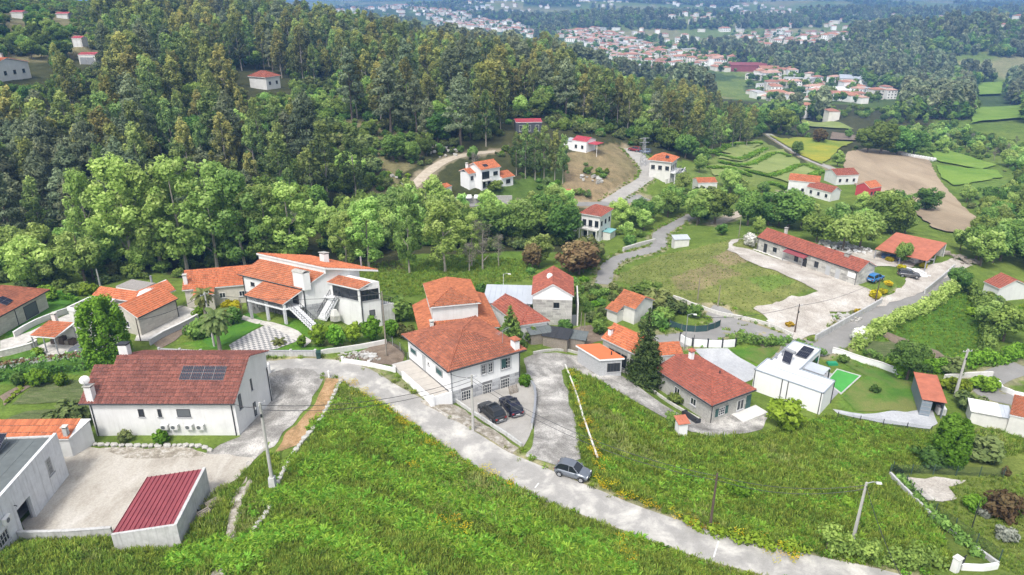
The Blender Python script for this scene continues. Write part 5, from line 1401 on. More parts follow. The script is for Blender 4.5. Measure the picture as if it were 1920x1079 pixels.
# ---- modern white flat-roofed house
def build_I():
    fr = FR['I']; r = fr.root('modern_white_house', 'modern white flat-roofed L-shaped house with solar panels and green-lined pool')
    Lx, Dy, he = fr.L, fr.D, fr.he
    b = fr.local(P(1486, 639, -1.8)); c = fr.local(P(1540, 655, -1.8)); d = fr.local(P(1432, 676, -1.8))
    x2, y2 = max(3.2, c[0]), b[1]; x1 = .6
    wing = [(0, 0), (Lx, 0), (Lx, Dy), (x2, Dy), (x2, y2), (x1, y2), (x1, Dy), (0, Dy)]
    MB().prism(wing, -1.5, he - .12).build('wall', WHITE2, r)
    MB().prism(wing, he - .12, he - .04).build('roof', ROOFW, r)
    pp = MB()
    for (p, q) in zip(wing, wing[1:] + wing[:1]):
        x0_, x1_, y0_, y1_ = min(p[0], q[0]), max(p[0], q[0]), min(p[1], q[1]), max(p[1], q[1])
        pp.box(x0_ - .09, x1_ + .09, y0_ - .09, y1_ + .09, he - .1, he + .1) if False else pp.box(x0_ - .07, x1_ + .07, y0_ - .07, y1_ + .07, he - .039, he + .1)
    pp.build('parapet_cap', plain('zinc_cap', (.3, .34, .38), .5, .05, 2), r)
    for i in range(7): box('roof_seam', PALE, r.children[1], .3 + i * 1.25, .34 + i * 1.25, .1, Dy - .1, he - .04, he - .02)
    box('valley_gutter', METR, r.children[1], .2, Lx - .2, Dy * .55, Dy * .55 + .35, he - .04, he - .028)
    for x in (.15, 3.9, 4.7, Lx - .2): MB().tube([(x, -.06, he), (x, -.06, 0)], .055, 6).build('downpipe', DARKM, r)
    MB().tube([(Lx + .06, Dy - .3, he), (Lx + .06, Dy - .3, 0)], .055, 6).build('downpipe', DARKM, r)
    solar(None, fr, [(x2 - 2.0, y2 - 4.4, he), (x2 - .4, y2 - 4.4, he), (x2 - .4, y2 - 1.4, he + .35), (x2 - 2.0, y2 - 1.4, he + .35)], nx=1, ny=2, parent=r)
    s = solar(None, fr, [(1.9, Dy + .4, he + .1), (3.2, Dy + .1, he + .1), (2.9, Dy + 1.6, he + 1.2), (1.6, Dy + 1.9, he + 1.2)], nx=1, ny=1, parent=r, name='solar_collector')
    MB().tube([(1.4, Dy + 1.9, he + 1.35), (3.1, Dy + 1.55, he + 1.35)], .26, 10).build('water_tank', GREYM, r)
    for x, y in ((1.2, Dy + 2.2), (.9, Dy + .8)): MB().tube([(x, y, he - .04), (x, y, he + .5)], .09, 8).tube([(x - .02, y, he + .5), (x + .02, y, he + .8)], .22, 8).build('roof_cowl', GREYM, r)
    # pergola
    px, py = x2 + .02, Dy + .4
    for x, y in ((px + 2.6, py + .2), (px + 2.6, py + 3.4)): box('pergola_post', DARKM, r, x, x + .14, y, y + .14, 0, 2.6)
    for i in range(5): box('pergola_beam', GREYM, r, px, px + 2.8, py + .1 + i * .82, py + .2 + i * .82, 2.6, 2.76)
    box('pergola_glass', METR, r, px, px + 2.7, py + 1.0, py + 3.5, 2.78, 2.81)
    window(r, 'r', x2, Dy + .6, y2 - .6, .1, 2.5, frame=DARKM, nx=5, fw=.08, sill=False)
    for i in range(4):
        t = MB().box(px + .5 + (i % 2) * 1.0, px + .95 + (i % 2) * 1.0, py + .6 + i * .7, py + 1.05 + i * .7, .1, .55).box(px + .5 + (i % 2) * 1.0, px + .55 + (i % 2) * 1.0, py + .6 + i * .7, py + 1.05 + i * .7, .55, 1.0).build('terrace_chair', DARKM if i % 2 else WHITE2, r)
    box('terrace', plain('grey_paving', (.3, .3, .31), .8, .08, 2), r, x2, x2 + 4.6, Dy + .02, y2, -.5, .08)
build_I()
# ---- long stone building
def build_N():
    fr, r, rf, pl = house('N', 'long_stone_building', 'long low granite building with old red tiled roof beside sandy yard', 'x', 1.5, 0, 0, GRANB, T_RED, edge=GRAN, cat='building')
    o = fr.ov; Lx = fr.L
    for s, w, z0, z1, kd in ((2.0, .8, 0, 2.0, 'd'), (4.3, .9, .9, 1.9, 'w'), (9.6, .9, .5, 1.9, 'w'), (11.6, .9, .1, 1.9, 'd'), (14.2, .9, .8, 2.0, 'w'), (16.8, .9, 0, 2.0, 'g'), (18.9, .9, 0, 2.0, 'g')):
        if kd == 'w': window(r, 'f', o - .03, s, s + w, z0, z1, frame=DARKM, nx=2)
        else: door(r, 'f', o - .03, s, s + w, z0, z1, DARKM if kd == 'd' else DOORG)
    holes = [(s - .1, s + w + .1, z0 - .15, z1 + .1) for s, w, z0, z1, kd in ((2.0, .8, 0, 2.0, 'd'), (4.3, .9, .9, 1.9, 'w'), (9.6, .9, .5, 1.9, 'w'), (11.6, .9, .1, 1.9, 'd'), (14.2, .9, .8, 2.0, 'w'), (16.8, .9, 0, 2.0, 'g'), (18.9, .9, 0, 2.0, 'g'))]
    stonework(r.children[0], 'f', o, o, Lx - o, 0, 2.6, 1.05, .5, GRANB, holes, .03); stonework(r.children[0], 'r', Lx - o, o, fr.D - o, 0, 2.6, 1.0, .5, GRANB, (), .03)
    MB().hexa([(7.6, -1.2, 2.2), (12.6, -1.2, 2.2), (12.6, o - .02, 2.5), (7.6, o - .02, 2.5), (7.6, -1.2, 2.27), (12.6, -1.2, 2.27), (12.6, o - .02, 2.58), (7.6, o - .02, 2.58)]).build('awning', REDM, r)
    for x in (7.8, 12.3): box('awning_post', GREYM, r, x, x + .1, -1.15, -1.05, 0, 2.2)
    chimney(rf, 4.2, 3.6, fr.he + .8, fr.he + 2.4, .5, .5, GRANB); chimney(rf, 19.2, 2.6, fr.he + 1.2, fr.he + 1.8, .9, .9, GRANB)
    box('banner', WHITE2, r, 21.4, 23.0, o - .08, o - .06, 1.3, 2.3)
    gutter(r, (0, -.05, fr.he - .05), (Lx, -.05, fr.he - .05)); downpipe(r, 'f', o, Lx - o - .15, 0, fr.he - .1); downpipe(r, 'f', o, o + .2, 0, fr.he - .1)
    box('footing', PALE, r, -.3, Lx + .2, -.35, o - .05, -.6, .1)
build_N()
# ---- open rust-red barn roof
def build_RU():
    fr = FR['RU']; r = fr.root('rust_roof_barn', 'open barn with broad rust-red metal roof behind building material yard', 'barn')
    Lx, Dy, he = fr.L, fr.D, fr.he
    n = 10
    for i in range(n):
        a, b = Dy * i / n, Dy * (i + 1) / n - .015
        MB().hexa([(0, a, he - .5), (Lx, a, he + .3), (Lx, b, he + .3), (0, b, he - .5), (0, a, he - .44), (Lx, a, he + .36), (Lx, b, he + .36), (0, b, he - .44)]).build('roof_sheet', RUST, r)
    for x in (.2, Lx / 2, Lx - .2):
        for y in (.2, Dy / 2, Dy - .2): box('post', GREYM, r, x - .1, x + .1, y - .1, y + .1, -1, he - .45 + .75 * x / Lx)
    box('back_wall', PALE, r, Lx - .25, Lx - .1, 0, Dy, -1, he + .1)
build_RU()
fr, r, rf, pl = house('RH', 'hedge_house', 'house with old red tiled roof behind hedge at right edge', 'x', 1.5, 0, 0, WHITE, T_RED, edge=WHITE)
# ---- rusty shipping container with tank
def build_CT():
    fr = FR['CT']; r = fr.root('rusty_container_shed', 'narrow shed with rusty red sheet roof and open front at lawn edge', 'shed')
    Lx, Dy, he = fr.L, fr.D, fr.he; Lx = max(Lx, 2.6); Dy = min(Dy, 7.0)
    MB().box(0, .08, .1, Dy, -.5, he - .1).box(Lx - .08, Lx, .1, Dy, -.5, he - .1).box(.08, Lx - .08, Dy - .08, Dy, -.5, he - .1).build('wall', plain('blue_grey_container', (.17, .2, .23), .6, .1, 2), r)
    for i in range(5):
        a, b = -.2 + i * (Dy + .4) / 5, -.2 + (i + 1) * (Dy + .4) / 5 + .03
        MB().box(-.15, Lx + .15, a, b, he - .1 + .015 * i, he - .06 + .015 * i).build('roof_sheet', RUST, r)
    d = box('door', plain('container_door', (.2, .24, .28), .6, .08, 2), r, -.02, Lx * .45, -.02, .06, 0, he - .3)
    for i in range(4): box('door_rib', GREYM, d, .05, Lx * .45 - .08, -.06, -.02, .3 + i * .55, .4 + i * .55)
build_CT()
fr = FR['OR']; r = fr.root('orange_edge_house', 'house corner with plain orange roof at the right edge above grey sheds')
box('wall', PALE, r, .1, 6, .1, fr.D, -1, fr.he - .1)
tiled_roof(r, [((6, 0, fr.he + .5), (0, 0, fr.he), (0, fr.D, fr.he), (6, fr.D, fr.he + .5))], T_NEW, WHITE, [], pitch=.3)
# ------------------------------------------------------------------ houses further off
def winrow(r, face, val, s0, s1, zs, n, w=.9, hh=1.1, **kw):
    for z in zs:
        for i in range(n):
            c = s0 + (s1 - s0) * (i + .5) / n; window(r, face, val, c - w / 2, c + w / 2, z, z + hh, nx=2, **kw)
fr, r, rf, pl = house('M1', 'white_hillside_house', 'two-storey white house with faded red hip roof above winding road', 'y', 1.5, 2.4, 2.4, WHITE, T_RED, edge=WHITE)
o = fr.ov; winrow(r, 'f', o, o, fr.L - o, (3.6,), 3, .8, 1.1, frame=DARKM); winrow(r, 'f', o, o + 1, fr.L - o - 2, (.8,), 2, 1.0, 1.5, frame=DARKM); winrow(r, 'l', o, o, fr.D - o, (3.4,), 3, .9, 1.5, frame=DARKM); winrow(r, 'l', o, o, fr.D - o, (.3,), 2, .9, 1.9, frame=DARKM)
box('balcony', PALE, r, -1.0, o - .01, o, fr.D - o, 2.9, 3.05); railing(r, [(-.95, o + .1, 3.05), (-.95, fr.D - o - .1, 3.05)], .9, .35)
for y in (.6, fr.D / 2, fr.D - .6): box('column', WHITE, r, -.98, -.8, y - .1, y + .1, -1, 2.9)
stairs(r, (-1.0, fr.D + 2.6, 0), (-1.0, fr.D - .2, 3.0), (1.0, 0, 0), 8, PALE)
box('lean_to', plain('teal_sheet', (.2, .42, .42), .6, .1, 1), r, fr.L * .3, fr.L * .75, -1.7, o - .02, 2.0, 2.1); box('lean_to_wall', PALE, r, fr.L * .32, fr.L * .73, -1.5, o - .02, -1, 2.0)
fr, r, rf, pl = house('M2', 'white_villa', 'white two-storey villa with orange roof and roof window below the forest', 'x', 1.4, 0, 0, WHITE2, T_NEW, edge=WHITE)
o = fr.ov
winrow(r, 'f', o, 3.4, fr.L - o, (3.2,), 1, 1.4, 1.0, frame=DARKM); window(r, 'f', o, .5, 2.8, 2.7, 4.6, frame=DARKM, nx=3); winrow(r, 'f', o, o, 3.5, (.4,), 2, .9, 1.6, frame=DARKM); winrow(r, 'l', o, 1, fr.D - 1, (3.2,), 1, 1.0, 1.0, frame=DARKM)
box('balcony', PALE, r, .3, 3.2, -.9, o - .01, 2.4, 2.55); railing(r, [(.35, -.85, 2.55), (3.1, -.85, 2.55)], .9, .3)
box('wall', WHITE2, r, -1.6, o - .01, 3.0, 7.0, -1, 4.0); tiled_roof(r, [((-1.9, 2.7, 4.0), (o, 2.7, 4.0), (o, 5, 4.9), (-1.9, 5, 4.9)), ((o, 7.3, 4.0), (-1.9, 7.3, 4.0), (-1.9, 5, 4.9), (o, 5, 4.9))], T_NEW, WHITE, [], name='wing_roof'); window(r, 'f', 3.0, -1.2, -.3, 2.2, 3.3, frame=DARKM)
box('wall', WHITE2, r, fr.L - o + .01, fr.L + 3.6, -.4, 4, -1.5, 2.3); tiled_roof(r, [((fr.L - .2, -.8, 2.3), (fr.L + 4, -.8, 2.3), (fr.L + 4, 2.4, 3.3), (fr.L - .2, 2.4, 3.3)), ((fr.L + 4, 4.4, 2.5), (fr.L - .2, 4.4, 2.5), (fr.L - .2, 2.4, 3.3), (fr.L + 4, 2.4, 3.3))], T_NEW, WHITE, [], name='wing_roof'); window(r, 'f', -.4, fr.L + 1.2, fr.L + 2.6, .6, 1.7, frame=DARKM)
k = 1.4 / (fr.D / 2); c = [(1.6, .9, fr.he + k * .9), (3.0, .9, fr.he + k * .9), (3.0, 1.9, fr.he + k * 1.9), (1.6, 1.9, fr.he + k * 1.9)]
solar(None, fr, c, nx=2, ny=1, parent=rf); chimney(rf, -.6, 5.4, 4.6, 6.0, .5, .5, WHITE2)
fr, r, rf, pl = house('GA', 'white_garage', 'small white garage with flat orange roof below the villa', 'x', .5, 0, 0, WHITE, T_NEW, edge=WHITE, cat='garage')
box('garage_door', GREYM, r, fr.ov - .06, fr.ov - .01, .5, fr.D - .5, 0, 2.2)
fr, r, rf, pl = house('M3', 'red_roof_cabin', 'white cabin with red metal roof on grassy knoll', 'x', .9, 0, 0, WHITE2, plain('red_cabin_roof', (.4, .05, .07), .5, .08, 1), hi=False, edge=WHITE)
winrow(r, 'f', fr.ov, .4, fr.L - .4, (1.0,), 2, .8, 1.0, frame=DARKM); box('flat_wing', WHITE2, r, -3.4, fr.ov - .02, .6, 4.6, -1, 2.7); box('flat_wing_roof', METR, r, -3.6, fr.ov - .02, .4, 4.8, 2.7, 2.85)
box('porch_roof', plain('red_cabin_roof', (.4, .05, .07), .5, .08, 1), r, fr.L - .02, fr.L + 3.2, .8, 4.6, 2.6, 2.75); box('porch_post', WHITE2, r, fr.L + 3.0, fr.L + 3.1, .9, 1.0, -1, 2.6)
fr, r, rf, pl = house('M4', 'grey_hip_house', 'grey two-storey house with orange hip roof beside concrete lane', 'y', 1.6, 3.2, 3.2, PALE, T_NEW, edge=WHITE)
o = fr.ov; winrow(r, 'f', o, o, fr.L - o, (3.6,), 3, 1.0, 1.2, frame=DARKM); winrow(r, 'l', o, o, fr.D - o, (3.6,), 3, 1.1, 1.2, frame=DARKM); box('balcony', WHITE, r, o, fr.L - o, -1.0, o - .02, 2.9, 3.1); railing(r, [(o, -.95, 3.1), (fr.L - o, -.95, 3.1)], .9, .35)
for i in range(4): box('column', WHITE, r, o + .3 + i * (fr.L - 2 * o - .8) / 3, o + .6 + i * (fr.L - 2 * o - .8) / 3, -.95, -.7, -1, 2.9)
solar(None, fr, [(1.3, 2.6, 6.9), (1.3, 1.4, 6.9), (2.3, 1.6, 7.4), (2.3, 2.6, 7.4)], nx=1, ny=1, parent=rf)
fr, r, rf, pl = house('M5', 'small_orange_barn', 'small white barn with orange roof among trees by terraced field', 'x', .9, 0, 0, WHITE, T_NEW, edge=WHITE, cat='barn')
fr, r, rf, pl = house('M6', 'dark_flat_house', 'dark grey house with low red roof half hidden by eucalyptus', 'x', .5, 0, 0, plain('anthracite_render', (.06, .065, .075), .8, .1, 1), plain('red_cabin_roof', (.4, .05, .07), .5, .08, 1), hi=False, edge=WHITE)
winrow(r, 'f', fr.ov, .4, fr.L - .4, (.5,), 3, 1.1, 1.8, frame=PVC)
for kk, lab, m in (('V1', 'village house with long orange roof below terraced fields', T_NEW), ('V2', 'low village house with dark red roof in front of larger orange one', T_RED), ('V3', 'broad village house with faded red roof beside ploughed field', T_RED), ('V4', 'small red-walled village house at the corner of ploughed field', T_NEW)):
    fr, r, rf, pl = house(kk, 'village_house', lab, 'x', 1.4, 0, 0, WHITE if kk != 'V4' else plain('red_wall', (.45, .06, .07), .8, .08, 1), m, hi=True, edge=WHITE)
    winrow(r, 'f', fr.ov, .4, fr.L - .4, (1.0,), 3, .8, 1.0, frame=DARKM)
fr, r, rf, pl = house('U1', 'hill_house', 'pale house with orange-red hip roof high in the forest', 'y', 1.7, 3.0, 3.0, WHITE, T_RED, edge=WHITE)
winrow(r, 'f', fr.ov, .4, fr.L - .4, (1.6,), 2, .9, 1.1, frame=DARKM)
fr, r, rf, pl = house('U2', 'edge_hill_house', 'white house with orange roof on hillside at left edge', 'y', 1.8, 0, 0, WHITE, T_NEW, edge=WHITE)
winrow(r, 'f', fr.ov, 1, fr.L - 1, (1.6,), 4, 1.0, 1.2, frame=DARKM); chimney(rf, fr.L * .55, 2.4, fr.he + 1.0, fr.he + 2.8, .6, .6, GRANB)
for kk, lab in (('U3', 'wide grey garage with red roof on hillside road'), ('U4', 'small white-doored garage dug into hillside, leftmost at the top edge'), ('U5', 'small white-doored garage dug into hillside, right of its twin'), ('U6', 'tiny white shed with red roof above hillside garage')):
    fr, r, rf, pl = house(kk, 'hillside_garage', lab, 'x', .5, 0, 0, PALE if kk == 'U3' else GRANB, plain('red_cabin_roof', (.4, .05, .07), .5, .08, 1), hi=False, edge=WHITE, cat='garage')
    for i in range(2): box('garage_door', PVC if kk != 'U3' else GREYM, r, .5 + i * (fr.L - 1) / 2, .4 + (i + 1) * (fr.L - 1) / 2, fr.ov - .06, fr.ov - .01, 0, 2.3)
# ------------------------------------------------------------------ foliage
def leafcloud(clumps, per, size, seed, out=.75, upb=.35, asp=.62):
    """leaf-sized quads through the volume of every clump (x, y, z, rx, ry, rz, tint)"""
    g = np.random.default_rng(seed); c = np.array(clumps, float)
    vol = c[:, 3] * c[:, 4] * c[:, 5]; w = vol ** (2 / 3); cnt = np.maximum(6, (per * len(c) * w / w.sum())).astype(int)
    k = np.repeat(np.arange(len(c)), cnt); n = len(k); c = c[k]
    d = g.normal(size=(n, 3)); d /= np.linalg.norm(d, axis=1)[:, None]
    r = (out + (1 - out) * g.random(n)) * np.where(g.random(n) < .22, g.random(n) ** .5, 1) * g.uniform(.86, 1.14, n)
    p = c[:, :3] + d * r[:, None] * c[:, 3:6]
    nr = d + g.normal(size=(n, 3)) * .55 + (0, 0, upb); nr /= np.linalg.norm(nr, axis=1)[:, None]
    a = np.cross(nr, g.normal(size=(n, 3))); a /= np.linalg.norm(a, axis=1)[:, None]; b = np.cross(nr, a)
    s = (size * g.uniform(.6, 1.35, n))[:, None]
    V = np.stack([p - a * s, p - b * s * asp + nr * s * .15, p + a * s, p + b * s * asp + nr * s * .15], 1).reshape(-1, 3)
    F_ = np.arange(4 * n).reshape(-1, 4)
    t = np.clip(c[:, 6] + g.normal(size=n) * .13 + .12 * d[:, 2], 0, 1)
    return V, F_, np.repeat(t, 4)
def mesh_of(name, V, F_, m, tint=None, smooth=False):
    o = obj(name, V, F_, m, None, smooth, tint=tint); me = o.data; bpy.data.objects.remove(o); me.name = name
    return me
BARK = plain('bark', (.13, .105, .08), .95, .25, 5, dirt=.3, streak_col=(.05, .045, .04))
BARKP = plain('pale_bark', (.3, .27, .23), .9, .25, 4, dirt=.3, streak_col=(.12, .1, .09))
IVYB = leafmat('ivy_leaves', (.02, .05, .012), (.045, .11, .02), (.1, .19, .035))
LM = dict(
 euc=leafmat('eucalyptus_leaves', (.095, .12, .05), (.18, .225, .08), (.35, .38, .115), .42, .1),
 pine=leafmat('pine_needles', (.09, .115, .062), (.165, .2, .112), (.28, .32, .18), .36),
 broad=leafmat('broadleaf_dark', (.065, .115, .027), (.13, .215, .05), (.24, .35, .085), .38),
 light=leafmat('broadleaf_light', (.14, .225, .05), (.27, .4, .1), (.42, .54, .18), .45, .04),
 olive=leafmat('bush_olive', (.06, .085, .03), (.125, .165, .055), (.21, .25, .09), .3),
 lime=leafmat('lime_bush', (.075, .145, .013), (.155, .265, .026), (.25, .38, .05), .32),
 grey=leafmat('silver_bush', (.1, .115, .09), (.18, .2, .16), (.28, .3, .25), .2),
 red=leafmat('copper_leaves', (.08, .052, .028), (.145, .1, .05), (.2, .16, .075), .25),
 yellow=leafmat('broom_flowers', (.2, .16, .01), (.42, .32, .02), (.6, .47, .03), .25),
 fir=leafmat('fir_needles', (.03, .05, .018), (.07, .11, .035), (.15, .2, .065), .2),
 bare=leafmat('bare_twigs', (.1, .085, .07), (.17, .15, .125), (.24, .21, .18), .1),
 blossom=leafmat('white_blossom', (.3, .33, .25), (.6, .6, .53), (.75, .75, .7), .2),
 ivy=IVYB)
def crown_clumps(kind, H, Rr, g):
    c = []
    if kind == 'euc':
        n = 62
        for i in range(n):
            f = g.uniform(.24, .97); env = Rr * (1.0 - .75 * max(0, (f - .36) / .62) ** 2) * (.55 + .45 * min(1, max(0, f - .2) / .2))
            t = g.uniform(0, 6.283); q = env * math.sqrt(g.uniform(.1, 1)); s = g.uniform(.13, .27) * Rr
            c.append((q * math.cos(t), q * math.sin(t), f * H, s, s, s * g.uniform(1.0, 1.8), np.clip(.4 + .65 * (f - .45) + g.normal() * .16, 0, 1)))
    elif kind == 'pine':
        n = 34
        for i in range(n):
            f = .3 + .68 * (i / n); env = Rr * (1.02 - .85 * ((f - .3) / .68) ** 1.3); t = i * 2.4 + g.uniform(-.5, .5); q = env * g.uniform(.55, 1)
            s = g.uniform(.24, .36) * Rr
            c.append((q * math.cos(t), q * math.sin(t), f * H + g.normal() * .3, s * 1.1, s * 1.1, s * .62, np.clip(.4 + g.normal() * .15, 0, 1)))
        c.append((0, 0, H * .98, Rr * .22, Rr * .22, Rr * .4, .5))
    elif kind == 'tall':
        n = 62
        for i in range(n):
            f = g.uniform(.2, .96); env = Rr * math.sin(math.pi * min(1, (f - .1) / .95)) ** .6
            t = g.uniform(0, 6.283); q = env * math.sqrt(g.uniform(.15, 1)); s = g.uniform(.15, .3) * Rr
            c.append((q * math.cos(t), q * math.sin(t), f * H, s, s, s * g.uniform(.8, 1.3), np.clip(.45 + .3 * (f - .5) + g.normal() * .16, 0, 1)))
    elif kind in ('round', 'bush'):
        lo = .12 if kind == 'round' else .03
        n = 42 if kind == 'round' else 30
        for i in range(n):
            d = g.normal(size=3); d /= np.linalg.norm(d); q = g.uniform(.35, .8)
            zc = H * (lo + 1) / 2; hz = H * (1 - lo) / 2
            s = g.uniform(.2, .36) * Rr
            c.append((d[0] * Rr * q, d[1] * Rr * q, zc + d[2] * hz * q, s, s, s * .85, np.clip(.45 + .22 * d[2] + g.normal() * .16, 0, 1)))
    elif kind == 'bare':
        for i in range(18):
            f = g.uniform(.35, .95); t = g.uniform(0, 6.283); q = Rr * g.uniform(.1, .9) * math.sin(math.pi * (f - .2) / .9)
            c.append((q * math.cos(t), q * math.sin(t), f * H, .3 * Rr, .3 * Rr, .35 * Rr, .5))
    return c
def trunk_mesh(name, H, r0, m, g, limbs=5, top=.85, lean=.03):
    t = MB(); k = 5; pts = []; x = y = 0
    for i in range(k + 1):
        pts.append((x, y, H * top * i / k - (.5 if i == 0 else 0))); x += g.normal() * lean * H / k; y += g.normal() * lean * H / k
    t.tube(pts, [r0 * (1.25 if i == 0 else 1 - .75 * i / k) for i in range(k + 1)], 6)
    for i in range(limbs):
        f = g.uniform(.35, .8); j = int(f * k); p = np.array(pts[j]); a = g.uniform(0, 6.283); l = H * g.uniform(.12, .22)
        q = p + np.array((math.cos(a) * l * .7, math.sin(a) * l * .7, l * .75)); t.tube([p, (p + q) / 2 + (0, 0, -.1), q], [r0 * .45, r0 * .3, r0 * .1], 5)
    return mesh_of(name, t.v, t.f, m)
PROTO = {}
def species(key, kind, leaf, H, Rr, n, per, size, bark=BARK, r0=.22, limbs=5, variants=3, asp=.62, upb=.35, ivy=False):
    out = []
    for v in range(variants):
        g = np.random.default_rng(abs(hash(key)) % 1 + sum(map(ord, key)) * 13 + v)
        hh, rr = H * g.uniform(.93, 1.07), Rr * g.uniform(.9, 1.1)
        cl = crown_clumps(kind, hh, rr, g)
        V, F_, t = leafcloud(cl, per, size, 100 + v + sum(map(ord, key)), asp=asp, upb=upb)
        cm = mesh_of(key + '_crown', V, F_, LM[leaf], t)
        tm = trunk_mesh(key + '_trunk', hh, r0, bark, g, limbs)
        tv = np.array([q.co[:] for q in tm.vertices]); tf = [tuple(p.vertices) for p in tm.polygons]
        faces = [tuple(f) for f in F_.tolist()] + [tuple(i + len(V) for i in f) for f in tf]
        jm = mesh_of(key + '_tree', np.vstack([V, tv]).tolist(), faces, None, np.concatenate([t, np.zeros(len(tv))]))
        jm.materials.append(LM[leaf]); jm.materials.append(bark)
        jm.polygons.foreach_set('material_index', np.array([0] * len(F_) + [1] * len(tf), np.int32))
        out.append((tm, cm, jm, hh))
    PROTO[key] = out
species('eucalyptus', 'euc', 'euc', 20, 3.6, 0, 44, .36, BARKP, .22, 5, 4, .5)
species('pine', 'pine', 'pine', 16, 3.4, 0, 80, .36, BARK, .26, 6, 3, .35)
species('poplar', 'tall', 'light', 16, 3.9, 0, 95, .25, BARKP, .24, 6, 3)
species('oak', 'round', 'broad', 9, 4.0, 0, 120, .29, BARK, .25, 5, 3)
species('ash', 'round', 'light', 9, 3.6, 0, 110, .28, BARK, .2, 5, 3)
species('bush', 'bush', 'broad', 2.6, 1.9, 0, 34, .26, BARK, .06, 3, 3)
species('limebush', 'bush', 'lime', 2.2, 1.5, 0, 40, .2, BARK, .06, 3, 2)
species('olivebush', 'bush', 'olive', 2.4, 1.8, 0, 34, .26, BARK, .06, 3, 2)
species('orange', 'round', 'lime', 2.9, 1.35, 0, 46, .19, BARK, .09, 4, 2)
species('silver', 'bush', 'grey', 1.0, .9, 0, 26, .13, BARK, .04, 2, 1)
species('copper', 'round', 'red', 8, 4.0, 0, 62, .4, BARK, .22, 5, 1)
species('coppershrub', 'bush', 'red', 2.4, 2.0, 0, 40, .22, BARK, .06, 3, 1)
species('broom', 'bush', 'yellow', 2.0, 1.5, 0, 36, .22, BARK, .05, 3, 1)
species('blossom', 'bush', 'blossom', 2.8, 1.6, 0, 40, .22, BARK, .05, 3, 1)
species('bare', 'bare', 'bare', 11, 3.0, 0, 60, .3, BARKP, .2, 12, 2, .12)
species('farwood', 'round', 'broad', 11, 4.6, 0, 9, 1.3, BARK, .3, 0, 3)
species('farpine', 'euc', 'pine', 14, 3.6, 0, 9, 1.3, BARK, .3, 0, 2)
LEAFNAME = dict(eucalyptus='eucalyptus_tree', pine='pine_tree', poplar='poplar_tree', oak='oak_tree', ash='ash_tree', bush='bush', limebush='bush', orange='orange_tree', olivebush='bush', silver='lavender_bush', copper='copper_tree', coppershrub='copper_shrub', broom='broom_bush', blossom='flowering_shrub', bare='bare_tree', farwood='tree', farpine='tree')
CATS = dict(bush='bush', limebush='bush', olivebush='bush', silver='bush', coppershrub='shrub', broom='bush', blossom='shrub')
TREE_AT = []
def plant(key, x, y, H, label, group=None, wide=1.0, v=None, z=None):
    tm, cm, jm, hh = PROTO[key][(v if v is not None else rng.integers(0, 99)) % len(PROTO[key])]
    zz = float(h(x, y)) if z is None else z
    s = H / hh
    e = empty(LEAFNAME[key], (x, y, zz - .05), float(rng.uniform(0, 6.28)), label, CATS.get(key, 'tree'), group)
    e.scale = (s * wide, s * wide, s)
    inst('trunk' if key not in CATS else 'stem', tm, e); inst('crown' if key not in CATS else 'foliage', cm, e)
    return e
def jitter_points(poly, sp, seed):
    g = np.random.default_rng(seed); p = np.array([q[:2] for q in poly], float)
    lo, hi = p.min(0), p.max(0)
    gx, gy = np.meshgrid(np.arange(lo[0], hi[0], sp), np.arange(lo[1], hi[1], sp)); gx[1::2] += sp / 2
    x = gx.ravel() + g.uniform(-.42, .42, gx.size) * sp; y = gy.ravel() + g.uniform(-.42, .42, gx.size) * sp
    k = inpoly(x, y, p)
    return x[k], y[k]
RD_ALL = [(c, w) for c, w in ROADW.values()]
def clear(x, y, m=1.5):
    ok = np.ones(len(x), bool)
    for c, w in RD_ALL: ok &= segdist(x, y, c)[0] > w / 2 + m
    for (cx, cy, ux, uy, hx, hy, *_r) in PADS:
        lx = (x - cx) * ux + (y - cy) * uy; ly = -(x - cx) * uy + (y - cy) * ux
        ok &= ~((np.abs(lx) < hx + m) & (np.abs(ly) < hy + m))
    return ok
EXC = [[(640,225),(690,234),(790,288),(860,290),(960,278),(1000,345),(985,390),(700,402),(685,380),(720,345),(600,335),(580,280)],
       [(940,222),(1040,222),(1190,262),(1300,330),(1220,392),(1040,392),(1000,300)],
       [(0,0),(200,0),(200,125),(120,160),(110,215),(0,235)],
       [(420,130),(650,170),(650,245),(470,250),(420,205)]]
EXC = [[G(a, b)[:2] for a, b in e] for e in EXC]
_eu = G(1000, 345)
HILLF = [(-340,235),(-190,150),(-105,140),(-45,148),(-32,175),*[tuple(G(*q)[:2]) for q in ((690,232),(785,282),(850,284),(935,272),(948,236))],(22,230),(45,238),(85,262),(112,320),(125,400),(95,480),(0,492),(-120,485),(-340,480)]
